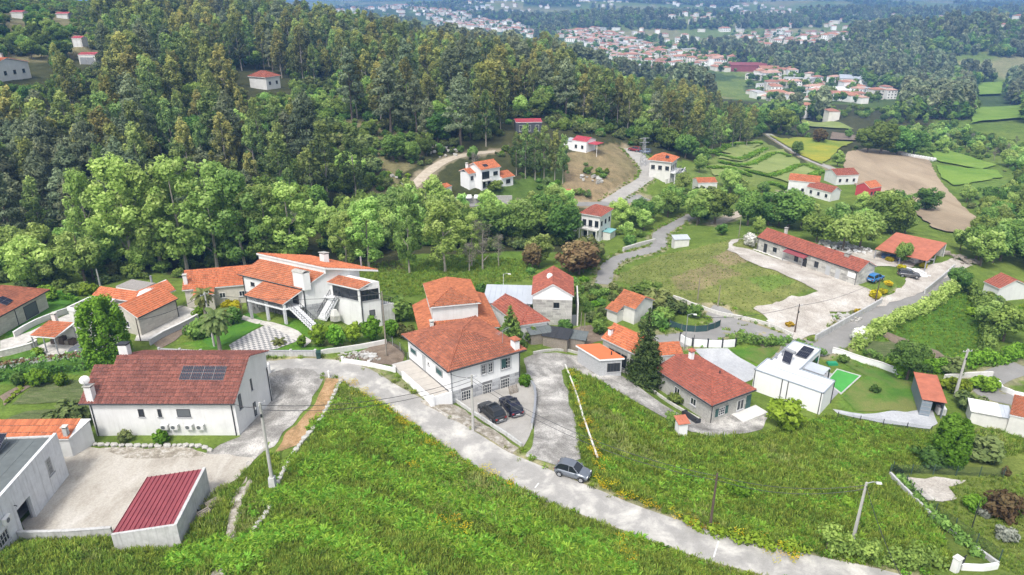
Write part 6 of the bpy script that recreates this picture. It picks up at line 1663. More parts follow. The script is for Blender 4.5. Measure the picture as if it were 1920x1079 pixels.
VIEWS = [[(440,118),(540,118),(540,166),(440,166)],[(-10,100),(95,100),(95,146),(-10,146)],[(138,88),(185,88),(185,122),(138,122)],[(14,16),(46,16),(46,44),(14,44)],[(99,18),(131,18),(131,44),(99,44)],[(129,62),(156,62),(156,84),(129,84)],[(1080,380),(1158,380),(1152,438),(1082,438)],
 [(700,378),(800,312),(870,282),(970,290),(972,352),(850,375),(702,395)],[(960,216),(1022,216),(1022,240),(960,240)],[(1065,250),(1130,250),(1180,268),(1285,282),(1288,330),(1145,388),(1120,350),(1160,300),(1065,285)],
 [(1303,328),(1350,328),(1350,350),(1303,350)],[(1330,262),(1440,250),(1600,262),(1560,310),(1540,325),(1480,345),(1330,335)],[(1585,288),(1625,278),(1750,288),(1800,370),(1840,415),(1790,440),(1760,400),(1700,350),(1620,348),(1582,318)],
 [(1474,324),(1620,316),(1655,352),(1562,364),(1480,348)],[(1690,280),(1880,300),(1885,338),(1780,348)],[(1040,58),(1140,60),(1295,100),(1305,148),(1200,140),(1090,104)],[(1290,100),(1400,120),(1700,165),(1690,196),(1420,190),(1300,150)],
 [(1138,505),(1205,466),(1236,436),(1300,402),(1312,414),(1250,462),(1165,505)],[(1825,155),(1895,155),(1890,188),(1825,188)],[(1500,220),(1610,238),(1620,268),(1545,268)],[(1415,428),(1640,495),(1640,535),(1415,465)],[(1640,440),(1780,455),(1740,492),(1640,468)],[(640,8),(760,8),(1010,50),(1000,70),(820,52)],[(1825,200),(1925,195),(1925,232),(1820,238)]]
def unhidden(x, y, z, H, r=2.5):
    """trees that would stand in the line of sight of what the photograph shows open are not planted"""
    k = np.ones(len(x), bool)
    for f in (.45, .75, 1.0):
        for sx in (-.5, 0, .5):
            a, b = pix(x + sx * r, y, z + H * f)
            for v in VIEWS: k &= ~inpoly(a, b, v)
    return k
def forest(poly, sp, kinds, hr, seed, excl=True, m=2.0):
    x, y = jitter_points(poly, sp, seed); k = clear(x, y, m)
    if excl:
        for e in EXC: k &= ~inpoly(x, y, e)
    x, y = x[k], y[k]; g = np.random.default_rng(seed + 1)
    ks = np.array([q for q, _ in kinds]); w = np.array([q for _, q in kinds], float)
    return x, y, (kk := ks[g.choice(len(ks), len(x), p=w / w.sum())]), np.where(np.isin(kk, ['oak', 'ash', 'bare', 'olivebush']), np.minimum(1, 11.5 / hr[1]), 1) * g.uniform(*hr, len(x))
ALLF = [forest(HILLF, 6.2, [('eucalyptus', .62), ('pine', .1), ('oak', .16), ('ash', .12)], (11, 22), 1)]
pw = lambda poly: [G(a, b)[:2] for a, b in poly]
REG = [
 ([(-40,300),(150,285),(270,320),(290,430),(150,488),(-40,500)], 5.2, [('pine', .75), ('eucalyptus', .25)], (13, 18)),
 ([(240,440),(300,400),(420,380),(560,400),(610,440),(560,470),(300,480)], 5.2, [('oak', .6), ('pine', .4)], (8, 13)),
 ([(600,440),(700,408),(800,412),(1050,402),(1100,462),(1000,470),(750,466),(640,480)], 6.0, [('oak', .65), ('ash', .35)], (7, 11)),
 ([(1185,250),(1250,228),(1420,212),(1500,240),(1430,257),(1330,288),(1305,330),(1260,285)], 6.2, [('oak', .75), ('ash', .25)], (6, 10)),
 ([(1390,385),(1480,352),(1640,372),(1760,402),(1790,440),(1700,440),(1560,446),(1480,428),(1400,432)], 5.6, [('oak', .6), ('ash', .4)], (7, 12)),
 ([(1800,446),(1920,405),(1960,520),(1880,500),(1830,500)], 5.5, [('oak', .7), ('ash', .3)], (6, 10)),
 ([(1150,405),(1260,392),(1380,365),(1385,415),(1300,425),(1245,440),(1200,440)], 5.0, [('oak', .6), ('ash', .3), ('olivebush', .1)], (5, 9)),
 ([(1100,440),(1135,470),(1130,530),(1090,540),(1085,480)], 3.6, [('oak', .5), ('ash', .3), ('olivebush', .2)], (4, 6.5)),
 ([(1780,330),(1920,330),(1960,400),(1880,430),(1800,380)], 6.5, [('oak', .8), ('ash', .2)], (5, 9)),
 ([(1640,250),(1780,240),(1920,280),(1920,320),(1790,285)], 8.0, [('oak', .6), ('ash', .3), ('bare', .1)], (7, 11)),
 ([(580,240),(650,240),(720,345),(680,385),(600,340)], 4.0, [('oak', .5), ('olivebush', .5)], (2.5, 5)),
 ([(420,150),(560,175),(650,215),(650,245),(470,250)], 5.5, [('oak', .6), ('ash', .4)], (4, 7)),
 ([(0,60),(110,60),(190,120),(110,215),(0,235)], 6.5, [('oak', .7), ('ash', .3)], (4, 8)),
 ([(1300,205),(1420,198),(1560,205),(1700,212),(1800,212),(1790,242),(1640,246),(1500,236),(1420,215)], 8.5, [('oak', .7), ('ash', .3)], (6, 10)),
 ([(1290,460),(1370,440),(1300,438),(1240,452)], 4.5, [('oak', .6), ('ash', .4)], (3, 6)),
]
for i, (p, s, k, hr) in enumerate(REG): ALLF.append(forest(pw(p), s, k, hr, 50 + i, excl=False))
FX = np.concatenate([a[0] for a in ALLF]); FY = np.concatenate([a[1] for a in ALLF]); FK = np.concatenate([a[2] for a in ALLF]); FH = np.concatenate([a[3] for a in ALLF])
FZ = h(FX, FY)
# keep what the camera can see at all (tops inside the frame)
_px, _py = pix(FX, FY, FZ + FH)
FH = FH * (1 - .4 * sstep(30, 110, FX) * (FY > 230))
_vis = (_px > -120) & (_px < 2040) & (_py < 1100) & (pix(FX, FY, FZ)[1] > -10) & unhidden(FX, FY, FZ, FH)
FX, FY, FK, FH, FZ = FX[_vis], FY[_vis], FK[_vis], FH[_vis], FZ[_vis]
MARK = [(500,145,'the hill house'),(30,130,'the left-edge hill house'),(160,110,'the hillside garage'),(915,320,'the white villa'),(990,230,'the dark flat house'),(1097,267,'the red-roofed cabin'),(1245,305,'the grey hip house'),(1118,410,'the white hillside house'),(585,520,'the split-roof house'),(405,520,'the low cream house'),(45,560,'the garden house'),(240,560,'the cream house'),(700,250,'the hillside clearing'),(780,340,'the dirt track'),(1530,480,'the long stone building'),(1710,465,'the rust-red barn'),(1680,340,'the ploughed field'),(1420,300,'the hay terraces'),(1510,335,'the village houses'),(1530,280,'the yellow field'),(1180,110,'the main town'),(1550,165,'the lower town'),(1240,460,'the creek road'),(1880,530,'the hedge house'),(1325,340,'the small orange barn'),(1800,300,'the bale field'),(940,500,'the hollow lawn'),(1840,170,'the far field')]
def where(px, py, far):
    q = min(MARK, key=lambda m: (m[0] - px) ** 2 + 1.6 * (m[1] - py) ** 2); dx, dy = px - q[0], (py - q[1]) * 1.3; d = math.hypot(dx, dy)
    rel = ('right of' if dx > 0 else 'left of') if abs(dx) > 1.8 * abs(dy) else ('above' if dy < 0 else 'below') if abs(dy) > 1.8 * abs(dx) else ('above and right of' if dx > 0 else 'above and left of') if dy < 0 else ('below and right of' if dx > 0 else 'below and left of')
    return '%s %s %s' % ('close' if d < 70 else 'a little way' if d < 130 else 'well' if d < 200 else 'far', rel, q[2])
ZONE = lambda x, y: 'on the near forest edge' if y < 150 and x < 0 else 'on the wooded hillside' if x < 60 and y > 150 else 'in the valley on the right' if x > 60 else 'in the hollow behind the houses'
LBL = dict(eucalyptus='tall olive-green eucalyptus', pine='grey-green pine', oak='dark green broadleaf tree', ash='light green broadleaf tree', olivebush='olive-green bush', bare='leafless grey tree', poplar='tall light green poplar')
REST = {}
for kd in np.unique(FK):
    ii = np.where(FK == kd)[0]
    sz = FH[ii] / np.hypot(FX[ii], FY[ii])
    ii = ii[np.argsort(-sz)]
    for i in ii[:290 if kd in ('eucalyptus', 'oak') else 160]:
        zn = ZONE(FX[i], FY[i]); wd = float(rng.uniform(.86, 1.18)); qx, qy = pix(FX[i], FY[i], FZ[i] + FH[i] * .6)
        lb = '%s%s%s %s' % ('short ' if FH[i] < np.percentile(FH[ii], 25) else '', 'slim ' if wd < .95 else 'broad ' if wd > 1.09 else '', LBL[kd].replace('tall ', '') if FH[i] < np.percentile(FH[ii], 70) else LBL[kd], where(qx, qy, FY[i]))
        plant(kd, FX[i], FY[i], FH[i], lb, 'trees: ' + lb, wide=wd)
    rest = ii[290 if kd in ('eucalyptus', 'oak') else 160:]
    if len(rest):
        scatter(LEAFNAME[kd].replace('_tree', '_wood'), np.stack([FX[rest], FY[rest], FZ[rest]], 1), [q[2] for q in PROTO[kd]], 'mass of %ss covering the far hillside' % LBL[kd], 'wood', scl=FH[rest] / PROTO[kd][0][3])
# ------------------------------------------------------------------ far woods
g = np.random.default_rng(77)
_n = 70000
_r = 470 + 2600 * g.random(_n) ** 1.5; _a = g.uniform(-.66, .66, _n)
wx, wy = _r * np.sin(_a) * 1.15, _r * np.cos(_a)
dens = fbm(wx / 160, wy / 160, 5, 4)
TOWN = [([(1040,62),(1130,55),(1290,105),(1300,150),(1240,150),(1130,110)], 0), ([(1395,150),(1440,135),(1560,150),(1690,175),(1640,195),(1420,190)], 0), ([(640,14),(760,12),(900,40),(1010,60),(1000,78),(830,50)], 0), ([(1370,62),(1560,62),(1600,90),(1430,108)], 0), ([(1660,40),(1920,32),(1920,48),(1680,58)], 0), ([(1240,38),(1480,20),(1500,34),(1300,52)], 0), ([(1290,95),(1400,120),(1380,140),(1290,130)], 0)]
TOWNW = [pw(p) for p, _ in TOWN]
k = (dens < .49 - .06 * sstep(900, 1800, wy))
for b in BUMPS[:4]: k |= (np.exp(-((wx - b[0]) / b[2]) ** 2 - ((wy - b[1]) / b[3]) ** 2) > .3)
for t in TOWNW: k &= ~inpoly(wx, wy, t)
k &= ~inpoly(wx, wy, HILLF)
FIELDX = [pw(p) for p in ([(1830,155),(1890,155),(1885,185),(1830,188)], [(1815,200),(1925,195),(1925,240),(1810,240)], [(1495,220),(1620,240),(1600,250),(1500,245)])]
for t in FIELDX: k &= ~inpoly(wx, wy, t)
wz = h(wx, wy); ppx, ppy = pix(wx, wy, wz + 8)
k &= (ppx > -20) & (ppx < 1940) & (ppy > -15) & unhidden(wx, wy, wz, np.full(len(wx), 10.0))
wx, wy, wz = wx[k], wy[k], wz[k]
print('far trees', len(wx), 'forest', len(FX))
scatter('far_woodland', np.stack([wx, wy, wz - .3], 1), [q[2] for q in PROTO['farwood']] + [q[2] for q in PROTO['farpine']], 'dark green woods spread over the distant valley and hills', 'woodland', .7, 1.35)
# ------------------------------------------------------------------ single trees and shrubs
def hgt(p, py):
    """height above ground point p at which the pixel row py lies"""
    lo, hi = 0.0, 60.0
    for _ in range(40):
        m = (lo + hi) / 2
        if pix(p[0], p[1], p[2] + m)[1] > py: lo = m
        else: hi = m
    return lo
def plant_px(key, px, py, top, label, group=None, wide=1.0):
    p = G(px, py); H = hgt(p, top) if top < py - 3 else top
    return plant(key, p[0], p[1], H, label, group, wide, z=float(p[2]))
for i, (a, b, t, w) in enumerate([(188,508,318,.7),(250,510,298,1.15),(305,508,305,1.1),(352,512,300,1.0),(408,508,303,1.05),(462,508,318,1.05),(505,505,352,1.1),(552,500,348,1.25)]):
    plant_px('poplar', a, b, t, ['slender light poplar at the left end of the forest edge row', 'broad light green tree, second from left along forest edge', 'light green tree with ivy trunk, third along forest edge', 'light green tree, fourth along forest edge', 'tall light green tree above the low cream house', 'light green tree, sixth along forest edge', 'light green tree just left of the split-roof house', 'broad pale green tree behind the split-roof house'][i], 'light trees along the forest edge', w)
for a, b, t, w, lab in [(650,505,400,1.1,'pale green tree right of the split-roof house'),(692,505,372,1.1,'pale green tree with rounded crown beside tall narrow one'),(768,512,360,.75,'tall narrow light green tree in the hollow'),(835,510,378,1.25,'broad feathery light green tree in the hollow'),(885,500,402,.9,'light green tree at the right of the feathery one')]:
    plant_px('poplar', a, b, t, lab, 'light trees in the hollow', w)
for k, a, b, t, w, lab in [
 ('copper',1085,515,452,1.3,'copper-brown tree above the gabled stone house'),('copper',998,505,455,.8,'narrow copper-brown tree left of the gabled house'),
 ('bare',905,505,415,1,'tall leafless grey tree in the hollow'),('bare',880,510,455,1.2,'spreading leafless tree behind the metal hall'),('bare',935,500,440,.8,'thin leafless tree on the lawn of the hollow'),
 ('ash',1010,500,430,1,'light green tree between the copper trees'),('ash',1310,420,350,1.2,'light green tree beside the winding road'),('oak',1340,420,352,1.3,'large dark green tree above the winding road'),
 ('bare',890,320,285,1.4,'pinkish-grey tree behind the white villa'),('oak',738,302,248,1.3,'broad dark green bush tree in hillside clearing'),('oak',772,305,262,1.2,'dark green bush tree right in hillside clearing'),('oak',698,255,220,1,'small round green tree in hillside clearing'),('oak',800,292,245,.9,'dark tree at forest edge above the dirt track'),('ash',886,300,270,.9,'small light tree beside the dirt track bend'),
 ('oak',1625,288,235,1.2,'large dark oak, leftmost of the clump above ploughed field'),('oak',1650,290,222,1.2,'large dark oak, tallest of the clump above ploughed field'),('oak',1680,292,232,1.2,'large dark oak in the middle of the clump above ploughed field'),('oak',1712,292,240,1.1,'dark oak at the right end of clump above ploughed field'),
 ('oak',1415,248,195,1.2,'dark oak left of the pair below the town'),('oak',1462,252,198,1.3,'dark oak right of the pair below the town'),('oak',1492,292,262,1.0,'dark tree at the yellow field corner'),('copper',1535,268,240,1.1,'brownish tree behind yellow field'),('ash',1590,262,240,1,'light tree behind yellow field'),
 ('oak',1700,712,638,1.1,'round dark green tree beside the modern lawn'),('oak',1185,592,560,.9,'dark bush tree beside small tile house'),('ash',1420,440,405,.9,'light tree behind end of long stone building'),
 ('ash',1580,470,392,1.1,'tall light green tree left behind the material yard'),('ash',1612,466,385,1.1,'tallest light green tree behind the material yard'),('oak',1530,455,395,1.1,'green tree behind the long stone building'),('oak',1692,497,450,.8,'small tree standing in front of rust-red barn roof'),('oak',1478,430,350,1.2,'big green tree behind left half of stone building'),
 ('oak',1735,395,348,1.1,'green tree at the foot of ploughed field'),('oak',1690,420,375,1.1,'green tree left below ploughed field'),('ash',1800,470,420,1.0,'light tree behind the rust-red barn'),('oak',1795,545,500,1.2,'leafy tree at the upper end of vine lane'),('ash',1850,620,560,1.2,'tree beside the hen garden at right'),('oak',1880,640,570,1.2,'dark tree at right edge above villa lane'),
 ('bush',1122,608,588,1.0,'dark glossy magnolia bush by small tile house'),('bush',1123,625,600,.9,'clipped green column bush in vegetable garden'),
 ('orange',1472,803,752,1.25,'rounded shrub beside white modern house'),('bush',1265,755,735,1,'small round bush along bungalow wall'),('bush',1262,800,775,.9,'bush at the corner of the gravel yard'),
 ('bush',376,632,598,1,'round clipped bush beside palm'),('bush',436,606,577,.9,'clipped round bush on the front lawn'),('broom',435,592,562,1,'bright yellow flowering shrub on the front lawn'),('limebush',375,592,573,1,'yellow-green shrub at the cream house patio'),
 ('bare',455,592,560,.5,'small leafless garden tree beside yellow shrub'),
 ('orange',600,648,608,.95,'orange tree, leftmost in the orchard row'),('orange',632,650,610,.9,'orange tree, second in the orchard row'),('orange',664,645,604,.9,'orange tree, third in the orchard row'),('orange',698,640,594,.95,'orange tree, fourth in the orchard row'),('orange',736,632,600,.95,'orange tree at the right end of orchard row'),('orange',567,652,626,.8,'small dark orange tree beside the garden steps'),
 ('bush',752,600,560,1.0,'dark shrub between split-roof and two-tier houses'),('olivebush',760,632,608,1.1,'shrub beside the two-tier house'),
 ('limebush',72,667,650,1.1,'round lime green bush on left lawn'),('limebush',88,560,537,1.6,'light bush behind the garden house'),('limebush',165,553,530,1.2,'yellow-green bush behind the cream house'),('bush',145,552,530,1.4,'green bush left of yellow-green one'),
 ('limebush',117,722,697,.8,'small lime tree by the red-topped hedge'),('limebush',75,722,690,.9,'young light green tree by the red-topped hedge'),('bush',40,722,695,.8,'dark young tree by the red-topped hedge'),
 ('olivebush',130,800,758,1.3,'bushy shrub at the corner of long white house'),('limebush',303,830,806,.9,'light bush under the air conditioners'),('olivebush',238,828,808,.9,'thin shrub against the long white house'),
 ('limebush',1298,692,680,1,'small bush at end of orange annexe'),('bush',1100,668,656,.8,'spiky green plant by the flat orange annexe'),('limebush',1112,663,650,.9,'bright low shrub above the gravel drive'),
 ('limebush',985,722,700,.9,'bush by the corner of the hip-roofed house'),('bush',1045,640,622,1,'green shrub by dark sheds'),('bush',1000,640,615,1,'shrub in front of dark sheds'),
 ('blossom',1404,460,437,1.1,'white flowering shrub at the end of stone building'),('blossom',1608,640,612,1.0,'cream flowering shrub beside the vine lane'),('broom',1640,560,543,1,'yellow broom beside the vine lane'),
 ('coppershrub',1878,965,922,1.05,'large copper-red shrub in the right corner garden'),('silver',1845,968,955,1.1,'silver-green lavender, left of the pair by copper shrub'),('silver',1862,962,948,1.0,'silver-green lavender, right of the pair by copper shrub'),('silver',1883,1010,992,1.2,'silver-green lavender alone on the corner lawn'),('limebush',1828,955,930,1.2,'yellow-green shrub by the sandy patch'),('coppershrub',1885,892,875,.6,'small dark red tree by the fence'),
 ('limebush',1590,950,934,1.1,'dark bush in the right meadow'),('limebush',1385,930,902,1.0,'bramble clump beside the wooden pole'),('bush',1740,870,842,1.2,'dark bush beside ivy-covered tree'),('olivebush',1835,860,825,1.6,'tangled bush right of the ivy-covered tree'),
 ('bush',1640,735,722,1,'small garden bush at modern lawn'),('limebush',1670,690,672,1,'light bush at the modern garden wall'),('bush',1580,680,665,1.0,'dark bush behind pergola'),
 ('limebush',1790,735,708,1.3,'lime vine thicket beside container shed'),('limebush',1845,730,705,1.4,'rounded lime bush by villa lane'),('olivebush',1780,700,672,1.4,'vine thicket behind the container shed'),('olivebush',1820,770,740,1.2,'vine over the grey sheds'),
 ('bush',1225,610,585,1.3,'leafy bush by green garden netting'),('bush',1245,600,575,1.2,'dark bush above garden netting'),('bush',1300,592,572,1.4,'bush behind garden netting'),('olivebush',1265,585,560,1.3,'tall bush on the bank left of grassy mound'),('olivebush',1230,575,545,1.4,'reedy light bush beside road below mound'),('bush',1210,560,530,1.4,'green bush below the creek road'),
 ('limebush',815,362,345,1.6,'yellow-green shrub left of garage'),('limebush',910,352,338,1.3,'round light tree in front of white villa'),('bush',930,356,338,1.3,'green tree in front of villa wing'),
]: plant_px(k, a, b, t, lab, None, w)
# eucalyptus clump below the dark flat house
for i, (a, b, t) in enumerate([(968,330,248),(985,335,232),(1003,338,240),(1020,336,236),(1040,340,244),(1055,345,252),(975,318,250)]):
    plant_px('eucalyptus', a, b, t, ['eucalyptus at the left end of the clump above the white villa', 'second eucalyptus of the clump above the white villa, tallest', 'third eucalyptus from left in the clump above the villa', 'fourth eucalyptus from left in the clump above the villa', 'fifth eucalyptus from left in the clump above the villa', 'eucalyptus at the right end of the clump above the villa', 'eucalyptus standing behind the clump above the white villa'][i], 'eucalyptus clump above the white villa', .85)
# conifers
def conifer(name, px, py, top, label, rad, tiers, leaf, up=.0):
    p = G(px, py); H = hgt(p, top); g = np.random.default_rng(px)
    e = empty(name, (p[0], p[1], p[2] - .05), 0, label, 'tree')
    cl = []
    for i in range(tiers):
        f = i / (tiers - 1); z = H * (.06 + .92 * f); R_ = rad * (1 - f) ** .85 + .12
        n = max(3, int(9 * (1 - f) + 3))
        for j in range(n):
            t = 6.283 * j / n + i * .7 + g.uniform(-.2, .2); q = R_ * g.uniform(.62, 1.0); s = max(.16, R_ * .3)
            cl.append((q * math.cos(t), q * math.sin(t), z - q * .28 + up * q, s * 1.25, s * 1.25, s * .5, np.clip(.35 + .3 * g.random() + .15 * f, 0, 1)))
        cl.append((0, 0, z, R_ * .5, R_ * .5, H / tiers * .8, .2))
    V, F_, t = leafcloud(cl, 46, .26, px, asp=.35)
    obj('crown', V, F_, LM[leaf], e, tint=t)
    MB().tube([(0, 0, -.4), (0, 0, H * .5), (0, 0, H * .96)], [.26, .14, .03], 7).build('trunk', BARK, e)
    return e
conifer('fir_tree', 1208, 718, 578, 'big dark green fir tree between orange house and bungalow', 2.5, 19, 'fir', .05)
conifer('cypress_tree', 957, 652, 574, 'dark green conical cypress behind the hip-roofed house', 1.9, 14, 'broad', .3)
# ivy-covered trunks
def ivy_column(px, py, top, wpx, label):
    p = G(px, py); H = hgt(p, top); dz = p[1] * _cp - (p[2] - CAM_Z) * _sp; rad = wpx / 2 * dz / FPX; g = np.random.default_rng(px)
    e = empty('ivy_covered_tree', (p[0], p[1], p[2] - .05), 0, label, 'tree')
    cl = []
    for i in range(230):
        f = g.uniform(.02, .97); t = g.uniform(0, 6.283); R_ = rad * (.62 + .38 * math.sin(math.pi * min(1, .25 + f * .62))) * (1 if f < .85 else math.sqrt(max(.05, 1 - ((f - .85) / .16) ** 2)))
        s = rad * g.uniform(.16, .27); q = max(0, R_ - s * .8) * (1 if i % 4 else g.random())
        cl.append((q * math.cos(t), q * math.sin(t), f * H, s, s, s * 1.1, np.clip(.5 + .3 * (f - .4) + g.normal() * .15, 0, 1)))
    V, F_, t = leafcloud(cl, 60, .19, px)
    obj('crown', V, F_, LM['lime'], e, tint=t)
    MB().tube([(0, 0, -.4), (0, 0, H * .9)], [.35, .2], 7).build('trunk', BARK, e)
ivy_column(208, 684, 560, 82, 'tall trunk smothered in light green ivy beside the long white house')
ivy_column(1776, 868, 785, 60, 'squat column of bright green ivy in the right meadow')
# palms
def palm(px, py, top, label, n=34, fl=2.2, key=1):
    p = G(px, py); H = hgt(p, top) - .5; g = np.random.default_rng(px)
    e = empty('palm_tree', (p[0], p[1], p[2] - .05), 0, label, 'palm')
    MB().tube([(0, 0, -.3), (.05, 0, H * .5), (0, .05, H)], [.3, .22, .24], 8).build('trunk', WOOD, e)
    V, F_, T_ = [], [], []
    for i in range(n):
        t = i * 2.4; el = R(75 - 125 * (i / n)); L_ = fl * g.uniform(.8, 1.1); k = 6; old = i > n * .72
        pts = []
        for j in range(k + 1):
            f = j / k; a = el - f * R(48); pts.append((math.cos(t) * (L_ * f * math.cos(a * .8 + el * .2)), math.sin(t) * (L_ * f * math.cos(a * .8 + el * .2)), H + L_ * f * math.sin(a)))
        s = np.array((-math.sin(t), math.cos(t), 0))
        for j in range(k):
            a, b = np.array(pts[j]), np.array(pts[j + 1])
            for sg in (-1, 1):
                w = (.42 if j < k - 1 else .25) * fl / 2.2
                q0 = len(V); V += [a, b, b + s * sg * w + (0, 0, -.16), a + s * sg * w + (0, 0, -.16)]; F_.append((q0, q0 + 1, q0 + 2, q0 + 3)); T_ += [.1 + .25 * g.random() if old else .4 + .5 * g.random()] * 4
    obj('crown', np.array(V), np.array(F_), LM['olive'], e, tint=np.array(T_))
palm(413, 660, 590, 'shaggy palm tree by the garden fence', 44, 2.3); palm(388, 606, 545, 'taller palm beside the low cream house', 34, 1.9); palm(523, 646, 634, 'small cycad palm on front lawn', 26, 1.1)
# ------------------------------------------------------------------ hedges
def hedge(name, label, pts, H, Wd, leaf, dens=16, size=.2, top=None, lumps=.25, cat='hedge'):
    c = densify([G(a, b) for a, b in pts], .8); g = np.random.default_rng(len(label)); o = c.mean(0)
    e = empty(name, o, 0, label, cat); cl, ct = [], []
    for q in c:
        z = float(h(q[0], q[1]))
        for k in range(3):
            f = g.uniform(.1, .92); s = Wd * g.uniform(.34, .5)
            cl.append((q[0] - o[0] + g.normal() * Wd * .22, q[1] - o[1] + g.normal() * Wd * .22, z - o[2] + H * f * (1 + lumps * g.normal() * .5), s, s, min(s, H * .4), np.clip(.35 + .35 * f + g.normal() * .13, 0, 1)))
        if top: ct.append((q[0] - o[0], q[1] - o[1], z - o[2] + H, Wd * .5, Wd * .5, .2, .6))
    V, F_, t = leafcloud(cl, dens * 2.4, size, 5); obj('foliage', V, F_, LM[leaf], e, tint=t)
    if top: V, F_, t = leafcloud(ct, 30, size, 6); obj('new_growth', V, F_, LM[top], e, tint=t)
    st = MB()
    for q in c[::3]: st.tube([(q[0] - o[0], q[1] - o[1], float(h(q[0], q[1])) - o[2] - .1), (q[0] - o[0], q[1] - o[1], float(h(q[0], q[1])) - o[2] + H * .5)], .05, 4)
    x = st.build('stems', BARK, e); x['kind'] = 'stuff'
    return e
hedge('photinia_hedge', 'long clipped hedge with red top beside kitchen garden', [(-10,716),(60,706),(130,698),(200,692)], 2.5, 1.3, 'broad', 20, .18, 'red')
hedge('boxwood_hedge', 'yellow-green low hedge behind the striped lawn', [(85,556),(120,562),(152,568)], .9, .8, 'lime', 16, .16)
hedge('laurel_hedge', 'dark hedge behind the modern house forecourt', [(1372,645),(1410,645),(1448,650)], 1.6, 1.4, 'broad', 18, .2)
hedge('laurel_hedge', 'dark hedge along the lane behind the modern roof', [(1455,650),(1490,648),(1535,668)], 1.3, 1.2, 'broad', 18, .2)
hedge('roadside_hedge', 'dark brown-green clipped hedge beside main road, lower right', [(1548,1035),(1610,1050),(1680,1060),(1745,1062)], 2.0, 1.7, 'broad', 40, .16)
hedge('vine_hedge', 'row of climbing vines along the lower side of the lane', [(1600,655),(1640,628),(1690,602),(1740,578),(1790,545)], 2.2, 1.8, 'light', 26, .24)
hedge('vine_hedge', 'vines round the far side of the hen garden', [(1815,545),(1840,580),(1850,630),(1845,680)], 2.2, 2.2, 'broad', 26, .26)
hedge('vine_hedge', 'trellised vines behind the container shed', [(1690,708),(1740,700),(1800,690),(1870,680),(1930,665)], 2.0, 1.8, 'lime', 24, .22)
hedge('garden_hedge', 'mixed shrubs along the white garden wall of modern house', [(1625,668),(1660,680),(1700,700)], 1.1, 1.0, 'broad', 16, .18)
hedge('bramble_bank', 'bramble growth along the top of right fence wall', [(1690,905),(1730,950),(1770,990),(1830,1040)], .9, 1.0, 'broad', 18, .18)
hedge('ivy_verge', 'leafy verge between main road and right meadow', [(1290,985),(1350,1003),(1420,1022),(1500,1040)], .8, 1.3, 'lime', 20, .16)
hedge('flower_strip', 'strip of bright lettuce-green plants in kitchen garden', [(12,755),(30,738),(50,722)], .4, .7, 'lime', 14, .14)
